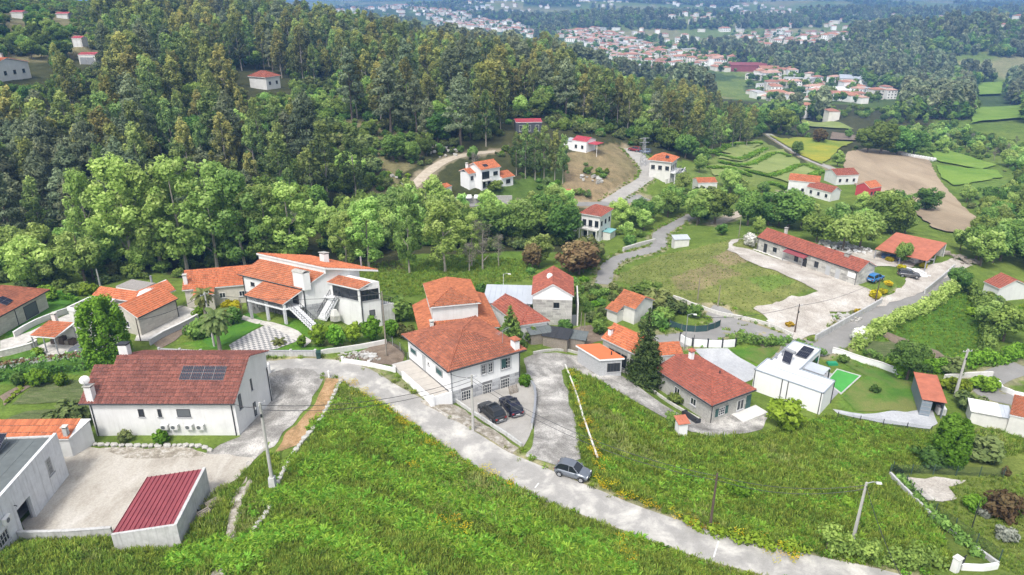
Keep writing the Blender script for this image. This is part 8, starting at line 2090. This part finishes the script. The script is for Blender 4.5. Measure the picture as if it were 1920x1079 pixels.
# dark sheds in the vegetable garden
for (a, rz, lx, ly, lab, m) in (((1010, 640), .3, 3.2, 2.6, 'low shed with dark corrugated roof behind the cypress', GREYR), ((1045, 648), -.35, 3.6, 2.6, 'low shed with black sagging roof in vegetable garden', DARKM), ((1080, 652), -.3, 2.8, 2.0, 'small grey lean-to beside the gravel drive', GREYR), ((1838, 790), -.4, 3.0, 2.6, 'grey flat-roofed shed near right edge', PALE), ((1862, 795), -.4, 2.6, 2.4, 'shed with pale blue-grey sheet roof at right edge', METR), ((1275, 462), .1, 3.2, 2.0, 'small open shelter with pale metal roof by winding road', METR), ((1276, 815), .2, 1.1, 1.1, 'tiny white hut with red roof in right meadow', RUST), ((1066, 372), .2, 1.6, 1.4, 'tiny white hut with red roof below the knoll', RUST)):
    p = G(*a); e = empty('garden_shed', p, rz, lab, 'shed'); zh = 1.9
    MB().box(-lx / 2, lx / 2, -ly / 2, ly / 2, -.5, zh).build('wall', WOOD if m in (GREYR, DARKM) else PALE if m is not RUST else WHITE2, e)
    for i in range(4): MB().hexa([(-lx / 2 - .2 + i * (lx + .4) / 4, -ly / 2 - .2, zh + .003), (-lx / 2 - .22 + (i + 1) * (lx + .4) / 4, -ly / 2 - .2, zh + .003), (-lx / 2 - .22 + (i + 1) * (lx + .4) / 4, ly / 2 + .2, zh + .3), (-lx / 2 - .2 + i * (lx + .4) / 4, ly / 2 + .2, zh + .3), (-lx / 2 - .2 + i * (lx + .4) / 4, -ly / 2 - .2, zh + .06), (-lx / 2 - .22 + (i + 1) * (lx + .4) / 4, -ly / 2 - .2, zh + .06), (-lx / 2 - .22 + (i + 1) * (lx + .4) / 4, ly / 2 + .2, zh + .36), (-lx / 2 - .2 + i * (lx + .4) / 4, ly / 2 + .2, zh + .36)]).build('roof_sheet', m, e)
# covered boat-shaped tarpaulin by the ivy tower
p = G(163, 655); e = empty('tarpaulin_cover', p, .35, 'dark grey tarpaulin over a pool beside ivy tower', 'tarpaulin')
bm = bmesh.new(); bmesh.ops.create_uvsphere(bm, u_segments=16, v_segments=8, radius=1)
for v in bm.verts: v.co.x *= 2.4; v.co.y *= 1.5; v.co.z = max(-.1, v.co.z) * .8
_m = bpy.data.meshes.new('tarpaulin'); bm.to_mesh(_m); bm.free(); _m.materials.append(plain('grey_tarpaulin', (.1, .11, .125), .5, .2, 1.5)); inst('cover', _m, e)
# letterbox and gate post by the entrance at the lower right, bin, gate post at the road
p = G(1789, 1072); e = empty('gate_pillar', p, .5, 'white square gate pillar at the lower right road edge', 'pillar'); box('pillar', WHITE2, e, -.3, .3, -.25, .25, -.4, 1.5); box('coping', PALE, e, -.36, .36, -.31, .31, 1.503, 1.6)
for i in range(7): box('gate_bar', DARKM, e, .45 + i * .14, .48 + i * .14, -.02, .02, -.2, 1.3)
box('gate_rail', DARKM, e, .32, 1.4, -.035, -.021, 1.15, 1.2); box('gate_rail', DARKM, e, .32, 1.4, -.035, -.021, .1, .15)
p = G(598, 672); e = empty('waste_bin', p, .2, 'dark green wheeled bin at the garden wall corner', 'bin'); BG = plain('bin_green', (.02, .06, .05), .5, .1, 2); MB().hexa([(-.26, -.3, .05), (.26, -.3, .05), (.26, .3, .05), (-.26, .3, .05), (-.3, -.36, .95), (.3, -.36, .95), (.3, .36, .95), (-.3, .36, .95)]).build('bin_body', BG, e); MB().box(-.32, .32, -.4, .38, .953, 1.02).build('lid', BG, e)
for s in (-1, 1): MB().tube([(s * .28, .3, .1), (s * .34, .3, .1)], .1, 8).build('wheel', TYRE, e)
p = G(505, 700); e = empty('gate_post', p, 0, 'white rounded post at the corner of long white house', 'post'); MB().tube([(0, 0, -.3), (0, 0, 1.3)], .22, 10).build('shaft', WHITE2, e); MB().tube([(0, 0, 1.3), (0, 0, 1.5)], [.22, .08], 10).build('cap', WHITE2, e)
p = G(617, 708); e = empty('road_post', p, 0, 'short white marker post at the road junction', 'post'); MB().tube([(0, 0, -.3), (0, 0, .9)], .13, 8).build('shaft', WHITE2, e); MB().tube([(0, 0, .9), (0, 0, 1.0)], [.13, .05], 8).build('cap', WHITE2, e)
# white cross lines painted on the road
def roadline(a, b, lab):
    p, q = G(*a), G(*b); d = (q - p)[:2]; n = np.array((-d[1], d[0])) / np.linalg.norm(d) * .06; V = []
    for s in np.linspace(0, 1, 8):
        c = p[:2] + d * s
        for k in (-1, 1): x, y = c + n * k; V.append((x, y, float(h(x, y)) + .062))
    tag(obj('road_marking', V, [(2 * i, 2 * i + 1, 2 * i + 3, 2 * i + 2) for i in range(7)], PVC), lab, 'marking', kind='structure')
roadline((1003, 916), (1010, 907), 'short white line across the road near the bend'); roadline((1338, 1046), (1348, 1013), 'white line across the road at lower right')
# laundry on the lower street and outdoor table at the bungalow
for i, a in enumerate(((876, 382), (898, 382))):
    p = G(*a); e = empty('white_awning', p, .05, ['white awning on the lower street, left of two', 'white awning on the lower street, right of two'][i], 'awning'); MB().hexa([(-1.1, -.9, 1.6), (1.1, -.9, 1.6), (1.1, .5, 2.1), (-1.1, .5, 2.1), (-1.1, -.9, 1.66), (1.1, -.9, 1.66), (1.1, .5, 2.16), (-1.1, .5, 2.16)]).build('canopy', WHITE2, e)
    for x in (-1, 1): MB().tube([(x, -.8, 0), (x, -.8, 1.6)], .04, 5).build('post', GREYM, e)
p = FR['H'].world((-.9, 1.2, 0)); e = empty('garden_sofa', p, FR['H'].rz + 1.57, 'black outdoor sofa beside the bungalow wall', 'sofa'); box('seat', DARKM, e, 0, 2.2, -.4, .4, .05, .45); box('backrest', DARKM, e, 0, 2.2, .25, .42, .453, .8)
for s in (-.18, 2.2): box('armrest', DARKM, e, s, s + .18, -.4, .42, .05, .65)
# ------------------------------------------------------------------ grass, ferns, flowers
def blades(n, hgt_, spread, wdt, seed, droop=.5, fern=False):
    g = np.random.default_rng(seed); V, F_, T_ = [], [], []
    for i in range(n):
        a = g.uniform(0, 6.283); q = spread * math.sqrt(g.random()) * .6; x, y = math.cos(a) * q, math.sin(a) * q
        a += g.normal() * .6; H = hgt_ * g.uniform(.55, 1.15); l = H * droop * g.uniform(.5, 1.3); s = np.array((-math.sin(a), math.cos(a), 0)) * wdt * g.uniform(.7, 1.3)
        p = np.array((x, y, -.05)); m = np.array((x + math.cos(a) * l * .4, y + math.sin(a) * l * .4, H * .75)); e = np.array((x + math.cos(a) * l, y + math.sin(a) * l, H * (.95 if not fern else .7)))
        k = len(V); t = np.clip(.5 + g.normal() * .2, 0, 1)
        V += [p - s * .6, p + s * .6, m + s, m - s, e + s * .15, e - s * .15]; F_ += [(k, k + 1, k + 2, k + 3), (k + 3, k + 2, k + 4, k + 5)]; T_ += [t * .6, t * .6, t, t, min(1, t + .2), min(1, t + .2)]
    return np.array(V), np.array(F_), np.array(T_)
GRL = leafmat('meadow_grass', (.085, .14, .02), (.17, .25, .036), (.28, .35, .07), .4, .05)
GRD = leafmat('dry_grass', (.12, .155, .035), (.22, .26, .07), (.34, .36, .13), .36, .04)
FRL = leafmat('fern_fronds', (.06, .135, .014), (.145, .275, .027), (.25, .39, .06), .38, .05)
YFL = LM['yellow']
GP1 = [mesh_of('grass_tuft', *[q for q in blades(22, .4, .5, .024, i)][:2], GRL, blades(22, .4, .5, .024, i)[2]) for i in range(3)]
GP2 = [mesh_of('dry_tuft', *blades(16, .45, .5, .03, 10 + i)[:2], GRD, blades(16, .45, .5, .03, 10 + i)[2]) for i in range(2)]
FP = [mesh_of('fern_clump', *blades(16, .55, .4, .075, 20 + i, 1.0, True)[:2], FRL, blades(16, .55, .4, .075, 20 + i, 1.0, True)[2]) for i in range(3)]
def _flow(seed):
    g = np.random.default_rng(seed); n = 16; c = g.uniform(-.35, .35, (n, 3)); c[:, 2] = g.uniform(.3, .5, n); V = np.repeat(c, 4, 0); s = .035
    V += np.tile(np.array([(-s, -s, 0), (s, -s, .02), (s, s, 0), (-s, s, .02)]), (n, 1)); return V, np.arange(4 * n).reshape(-1, 4), np.full(4 * n, .6)
YP = [mesh_of('flower_patch', *_flow(i)[:2], YFL, _flow(i)[2]) for i in range(2)]
LEAFY = [mesh_of('leafy_weed', *leafcloud([(0, 0, .22, .4, .4, .25, .5), (.3, .1, .15, .25, .25, .2, .6), (-.2, .25, .15, .25, .25, .2, .4)], 22, .1, 30 + i)[:2], LM['lime'], leafcloud([(0, 0, .22, .4, .4, .25, .5), (.3, .1, .15, .25, .25, .2, .6), (-.2, .25, .15, .25, .25, .2, .4)], 22, .1, 30 + i)[2]) for i in range(2)]
def pts_in(poly, sp, seed, px=True, keep=None, m=.15):
    w = pw(poly) if px else poly; x, y = jitter_points(w, sp, seed); k = np.ones(len(x), bool)
    for c, wd in RD_ALL: k &= segdist(x, y, c)[0] > wd / 2 + m
    for s in SHEETW: k &= ~inpoly(x, y, s)
    for (cx, cy, ux, uy, hx, hy, *_r) in PADS:
        lx = (x - cx) * ux + (y - cy) * uy; ly = -(x - cx) * uy + (y - cy) * ux; k &= ~((np.abs(lx) < hx - .3) & (np.abs(ly) < hy - .3))
    if keep is not None: k &= keep(x, y)
    x, y = x[k], y[k]; return np.stack([x, y, h(x, y)], 1)
SHEETW = [pw(p) for n_, m_, p, o_, r_ in SHEETS[:33] if n_ not in ('modern_lawn',)]
M1 = [(640,712),(690,735),(745,770),(800,820),(853,850),(907,888),(973,918),(1040,945),(1140,985),(1273,1033),(1423,1085),(1500,1140),(370,1140),(470,1005),(515,930),(560,850),(610,790)]
M0 = [(-20,1014),(330,1012),(395,935),(440,890),(480,870),(520,850),(525,890),(485,985),(370,1140),(-20,1140)]
M2 = [(1060,690),(1110,710),(1220,778),(1300,818),(1420,820),(1470,795),(1560,780),(1640,800),(1740,815),(1930,800),(1930,850),(1680,888),(1760,1000),(1790,1068),(1600,1058),(1450,1022),(1280,978),(1110,903),(1088,850),(1075,760)]
M3 = [(1690,900),(1930,890),(1930,1090),(1880,1070),(1780,990)]
for nm, lab, pol, sp in (('meadow_grass', 'long green meadow grass below the main road', M1, .3), ('verge_grass', 'rough grass round the sandy yard at lower left', M0, .34), ('hillside_grass', 'long green grass on the right-hand slope', M2, .36), ('garden_grass', 'short grass of the corner garden', M3, .5)):
    p = pts_in(pol, sp, len(nm)); dr = fbm(p[:, 0] / 6, p[:, 1] / 6, 61, 3) + rng.normal(0, .06, len(p))
    big = fbm(p[:, 0] / 3.2, p[:, 1] / 3.2, 67, 3)
    idx = np.where(dr > .7, rng.integers(3, 5, len(p)), rng.integers(0, 3, len(p)))
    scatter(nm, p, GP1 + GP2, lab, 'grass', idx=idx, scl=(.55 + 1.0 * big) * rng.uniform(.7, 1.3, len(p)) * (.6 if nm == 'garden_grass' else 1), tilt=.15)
# fern banks: bands that follow the old terrace edges
BANDS = [[(560,870),(680,885),(800,925),(900,960),(1000,995),(1100,1040),(1180,1085)], [(500,940),(600,930),(720,960),(840,1010),(960,1060),(1010,1090)], [(470,1020),(560,1000),(660,1030),(760,1085)], [(600,800),(680,800),(760,850),(850,890)], [(330,1060),(400,1035),(460,1060)]]
BANDR = [[(1110,745),(1200,800),(1300,850),(1420,870)], [(1250,900),(1350,935),(1480,940),(1600,960),(1700,985)], [(1140,880),(1250,930),(1380,975),(1500,1000)], [(1480,820),(1580,840),(1700,850)]]
def band_pts(bands, wd, n, seed):
    g = np.random.default_rng(seed); out = []
    for b in bands:
        c = densify([G(a, q) for a, q in b], .5); j = g.integers(0, len(c), int(n * len(c))); p = c[j, :2] + g.normal(size=(len(j), 2)) * wd; out.append(p)
    p = np.vstack(out); return np.stack([p[:, 0], p[:, 1], h(p[:, 0], p[:, 1])], 1)
f1 = band_pts(BANDS, .75, 22, 3); f1[:, 2] += .12
f2 = pts_in(M1, .4, 91, keep=lambda x, y: fbm(x / 4.5, y / 4.5, 71, 3) > .56)
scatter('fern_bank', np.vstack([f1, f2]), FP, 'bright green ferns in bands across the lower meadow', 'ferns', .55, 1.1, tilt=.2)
f1 = band_pts(BANDR, .9, 5, 4); f2 = pts_in(M2, .6, 92, keep=lambda x, y: fbm(x / 5, y / 5, 73, 3) > .55)
scatter('fern_bank', np.vstack([f1, f2]), FP + LEAFY, 'ferns and weeds in bands across the right-hand slope', 'ferns', .5, 1.1, tilt=.15)
yl = band_pts([[(655,715),(720,765),(800,830),(870,870),(960,915)], [(1075,700),(1090,760),(1108,830),(1125,880)], [(1115,900),(1180,935),(1260,970),(1330,995),(1480,1030)], [(1440,1045),(1500,1050)]], .4, 1.6, 8)
yl = np.vstack([yl, pts_in(M1, .8, 93, keep=lambda x, y: fbm(x / 5, y / 5, 75, 3) > .7)])
scatter('yellow_flowers', yl, YP, 'yellow wildflowers along the road verges', 'flowers', .7, 1.4)
# verge weeds beside roads and in yards
wv = []
for n_ in ('main_road', 'bend_road', 'hedge_lane', 'creek_road', 'valley_road', 'church_lane'):
    c, wd = ROADW[n_]; g = np.random.default_rng(len(n_)); t = np.gradient(c[:, :2], axis=0); t /= np.linalg.norm(t, axis=1)[:, None]; nr = np.stack([-t[:, 1], t[:, 0]], 1)
    j = g.integers(0, len(c), len(c) * 9); s = np.where(g.random(len(j)) < .5, -1, 1) * (wd / 2 + .1 + np.abs(g.normal(0, .5, len(j)))); p = c[j, :2] + nr[j] * s[:, None] + g.normal(0, .3, (len(j), 2)); wv.append(p)
p = np.vstack(wv); k = np.ones(len(p), bool)
for s in SHEETW: k &= ~inpoly(p[:, 0], p[:, 1], s)
p = p[k]; scatter('verge_weeds', np.stack([p[:, 0], p[:, 1], h(p[:, 0], p[:, 1])], 1), GP1 + GP2 + LEAFY, 'weeds and grass along the road edges', 'weeds', .5, 1.1)
TB = [[(1345,292),(1390,300),(1435,280)],[(1352,306),(1395,312),(1450,290),(1478,294)],[(1400,322),(1445,332),(1500,312),(1530,320)],[(1335,288),(1378,272),(1425,270)],[(1330,316),(1368,318),(1402,330)],[(1440,346),(1485,350),(1540,322)]]
tb = band_pts(TB, .45, 7, 19); scatter('terrace_banks', tb, FP, 'dark grassy banks between the hay terraces', 'bank', 1.0, 2.0)
# rough growth on the open slopes further off and under the trees
def bushes(nm, lab, poly, sp, kinds, smin, smax, seed, px=True, thr=0.0):
    w = pw(poly) if px else poly; x, y = jitter_points(w, sp, seed); k = clear(x, y, .8) & unhidden(x, y, h(x, y), np.full(len(x), 2.5), 1.0)
    for s in SHEETW: k &= ~inpoly(x, y, s)
    if thr: k &= fbm(x / 9, y / 9, seed, 3) > thr
    x, y = x[k], y[k]; pr = [q[2] for kk in kinds for q in PROTO[kk]]
    scatter(nm, np.stack([x, y, h(x, y) - .1], 1), pr, lab, 'undergrowth', smin, smax)
bushes('forest_undergrowth', 'dark undergrowth below the hillside forest', HILLF, 4.2, ['bush', 'olivebush'], .6, 1.5, 11, False)
bushes('creek_undergrowth', 'leafy undergrowth along the forest edge hollow', [(-40,545),(120,540),(210,530),(330,520),(420,503),(560,485),(640,490),(760,470),(1000,470),(1100,450),(1040,395),(700,405),(560,420),(300,430),(-40,450)], 2.6, ['bush', 'olivebush', 'bush', 'ash'], .5, 1.2, 12, True, .3)
bushes('knoll_scrub', 'scrub and rough bushes on the slopes round the villa', [(600,250),(760,225),(860,270),(1000,290),(1190,270),(1215,330),(1140,388),(700,400),(600,340)], 2.4, ['bush', 'olivebush', 'limebush'], .25, .8, 13, True, .4)
bushes('upper_scrub', 'scattered bushes on the dry slope at upper left', [(0,8),(200,4),(195,110),(90,125),(0,110)], 4.0, ['bush', 'olivebush', 'limebush'], .4, 1.4, 18, True, .45)
bushes('valley_scrub', 'hedgerows and scrub between the valley fields', [(1130,400),(1300,330),(1340,260),(1500,240),(1780,240),(1930,300),(1930,480),(1780,440),(1640,372),(1560,345),(1400,395),(1300,440),(1160,480)], 4.5, ['bush', 'olivebush', 'ash'], .35, .9, 14, True, .5)
bushes('garden_scrub', 'low shrubs between the gardens in the middle', [(880,560),(1000,500),(1130,540),(1250,560),(1260,620),(1200,640),(1100,620),(960,640)], 2.2, ['bush', 'olivebush', 'limebush'], .3, .8, 15, True, .42)
bushes('right_scrub', 'garden shrubs and vines on right edge', [(1650,690),(1800,680),(1930,650),(1930,560),(1800,560),(1850,640)], 2.4, ['bush', 'limebush', 'olivebush'], .35, .9, 16, True, .48)
p = pts_in([(1150,520),(1240,478),(1400,450),(1530,540),(1430,590),(1340,580),(1220,570)], .8, 94); scatter('mound_grass', p, GP2 + GP1, 'dry grass tufts on the grassy mound', 'grass', .25, .6)
p = pts_in([(600,500),(900,480),(1010,490),(1000,525),(760,560),(600,520)], .8, 95); scatter('hollow_grass', p, GP1, 'grass under the trees in the hollow', 'grass', .7, 1.3)
p = pts_in([(1640,600),(1830,545),(1850,690),(1600,690)], .8, 96); scatter('hen_garden_grass', p, GP1, 'grass of the garden right of vine lane', 'grass', .5, 1.0)
# ------------------------------------------------------------------ distant town
TW = [plain('town_white', (.8, .79, .77), .9, .12, .3), plain('town_cream', (.66, .63, .57), .9, .12, .3), plain('town_grey', (.42, .42, .42), .9, .12, .3)]
TR = [plain('town_roof_orange', (.36, .17, .11), .9, .25, .5), plain('town_roof_red', (.3, .14, .1), .9, .25, .5), plain('town_roof_pale', (.42, .26, .2), .9, .25, .5)]
TG = plain('town_roof_grey', (.4, .4, .4), .9, .2, .4); TD = plain('town_window', (.05, .055, .06), .5, .1, 2)
def townhouse(lx, ly, he, rise, wm, rm, nwin, flat=False):
    m = MB(); V, F_, mi = [], [], []
    def add(v, f, k):
        o = len(V); V.extend(v); F_.extend([tuple(i + o for i in q) for q in f]); mi.extend([k] * len(f))
    x, y = lx / 2, ly / 2
    b = MB().box(-x, x, -y, y, -3, he); add(b.v, b.f, 0)
    if flat: b = MB().box(-x - .2, x + .2, -y - .2, y + .2, he, he + .4); add(b.v, b.f, 1)
    else:
        e = .5; q = min(x * .6, y)
        add([(-x - e, -y - e, he), (x + e, -y - e, he), (x + e, y + e, he), (-x - e, y + e, he), (-x + q, 0, he + rise), (x - q, 0, he + rise)], [(0, 1, 5, 4), (1, 2, 5), (2, 3, 4, 5), (3, 0, 4), (3, 2, 1, 0)], 1)
    n = nwin
    for z in np.arange(1.0, he - 1.2, 2.8):
        for i in range(n):
            c = -x + lx * (i + .5) / n
            b = MB().box(c - .6, c + .6, -y - .05, -y - .01, z, z + 1.4); add(b.v, b.f, 2)
    me = mesh_of('town_house_mesh', V, F_, None)
    for q in (wm, rm, TD): me.materials.append(q)
    me.polygons.foreach_set('material_index', np.array(mi, np.int32)); return me
TH = []
for lx, ly, he, rise, fl, ds in ((10, 8, 6.2, 1.4, 0, 'two-storey'), (14, 8, 6, 1.5, 0, 'broad'), (9, 7, 3.4, 1.3, 0, 'small'), (20, 10, 6, 2.2, 0, 'long'), (18, 9, 6, 1, 1, 'flat-roofed block'), (11, 9, 9, 1.5, 0, 'tall')):
    for w in range(2):
        for rr in range(2):
            wm, rm = TW[w], TR[(w + rr + int(lx)) % 3] if not fl else TG
            TH.append((townhouse(lx, ly, he, rise, wm, rm, max(3, int(lx / 3)), bool(fl)), ds, ('white', 'cream')[w], {TR[0].name: 'orange', TR[1].name: 'brick-red', TR[2].name: 'faded pink'}.get(rm.name, 'grey')))
TNAME = ['main town beyond ridge', 'lower town by valley woods', 'far left plateau town', 'far hillside above valley', 'farthest town', 'distant slope under hills', 'between the nearer towns']
g = np.random.default_rng(5); cand = []
for ti, (w, sp) in enumerate(zip(TOWNW, (17, 18, 24, 28, 38, 38, 19))):
    x, y = jitter_points(w, sp, 200 + ti)
    keep = g.random(len(x)) < .85
    for a, b in zip(x[keep], y[keep]): cand.append((a, b, ti))
vx = jitter_points(pw([(1480,215),(1640,225),(1700,240),(1560,245)]), 34, 300); cand += [(a, b, 1) for a, b in zip(*vx)]
vx = jitter_points([(300, 600), (900, 700), (1300, 1800), (600, 2600), (-600, 2600), (-200, 900)], 46, 301); cand += [(a, b, 3) for a, b in zip(*vx) if vnoise(a / 190, b / 190, 8) > .42]
vis = []
for a, b, t in cand:
    z = float(h(a, b)); q = pix(a, b, z + 4)
    if -10 < q[0] < 1930 and -8 < q[1] < 260: vis.append((a, b, z, t, q))
vis.sort(key=lambda v: np.hypot(v[0], v[1]))
print('town houses', len(vis))
STREET = {}
for i, (a, b, z, t, q) in enumerate(vis):
    me, ds, wc, rc = TH[g.integers(0, len(TH))]
    if i < 300:
        sd = 'left' if q[0] < np.mean([v[4][0] for v in vis if v[3] == t]) else 'right'
        lab = '%s %s house with %s roof, %s side, %s' % (ds, wc, rc, sd, TNAME[t]) if 'block' not in ds else '%s %s with grey roof, %s part, %s' % (wc, ds, sd, TNAME[t])
        o = inst('town_house', me, None, (a, b, z), float(g.choice([.2, -.3, .5, 1.7]) + g.normal() * .15), float(g.uniform(.68, .95))); tag(o, lab, 'house', 'houses ' + TNAME[t] + ' ' + ds + wc + rc + sd)
rest = vis[300:]
if rest: scatter('far_town', np.array([(a, b, z) for a, b, z, t, q in rest]), [q[0] for q in TH], 'far-off scatter of pale houses across the valley', 'town', .7, 1.0)
# trees between the houses
tp = []
for w, sp in zip(TOWNW, (11, 10.5, 17, 18, 26, 26, 12)):
    x, y = jitter_points(w, sp, 400); k = g.random(len(x)) < .75; tp.append(np.stack([x[k], y[k], h(x[k], y[k])], 1))
scatter('town_trees', np.vstack(tp), [q[2] for q in PROTO['farwood']], 'trees between the houses of the distant towns', 'trees', .35, .8)
# long halls at the edge of the town
for a, lx, ly, he, m, lab, rz in (((1405, 133), 42, 16, 6, REDM, 'long dark red factory hall at the edge of the town', -.1), ((1455, 138), 34, 16, 5, TR[0], 'long orange-roofed hall beside the red factory', -.2), ((1625, 160), 48, 20, 6, METR, 'blue-grey metal warehouse in the lower town', -.35), ((1555, 178), 30, 14, 4, ROOFW, 'white hall in the lower town', .1), ((880, 18), 90, 30, 8, METR, 'long pale industrial hall on the far left plateau', .1), ((960, 26), 60, 26, 7, TG, 'dark industrial hall on the far left plateau', .1)):
    p = G(*a); e = empty('factory_hall', p, rz, lab, 'hall')
    MB().box(-lx / 2, lx / 2, -ly / 2, ly / 2, -4, he).build('wall', m if m is REDM else TW[0], e)
    for i in range(4): MB().hexa([(-lx / 2 + i * lx / 4, -ly / 2 - .4, he + .01), (-lx / 2 + (i + .98) * lx / 4, -ly / 2 - .4, he + .01), (-lx / 2 + (i + .98) * lx / 4, ly / 2, he + .01), (-lx / 2 + i * lx / 4, ly / 2, he + .01), (-lx / 2 + i * lx / 4, -ly / 2 - .4, he + .5), (-lx / 2 + (i + .98) * lx / 4, -ly / 2 - .4, he + .5), (-lx / 2 + (i + .98) * lx / 4, ly / 2, he + 1.8), (-lx / 2 + i * lx / 4, ly / 2, he + 1.8)]).build('roof_bay', m, e)
# ------------------------------------------------------------------ haze of the far valley
hz = MB().box(-7600, 7600, -40, 9900, float(GZ.min()) - 1.5, 84.0).build('haze', None)
hm = bpy.data.materials.new('valley_haze'); hm.use_nodes = True; hm.node_tree.nodes.remove(hm.node_tree.nodes['Principled BSDF'])
pv = hm.node_tree.nodes.new('ShaderNodeVolumePrincipled'); pv.inputs['Color'].default_value = (.26, .52, 1.0, 1); pv.inputs['Density'].default_value = 3.4e-4; pv.inputs['Anisotropy'].default_value = .2
hm.node_tree.links.new(pv.outputs[0], hm.node_tree.nodes['Material Output'].inputs['Volume'])
hz.data.materials.append(hm); tag(hz, 'thin blue haze over the far valley', 'haze', kind='stuff')
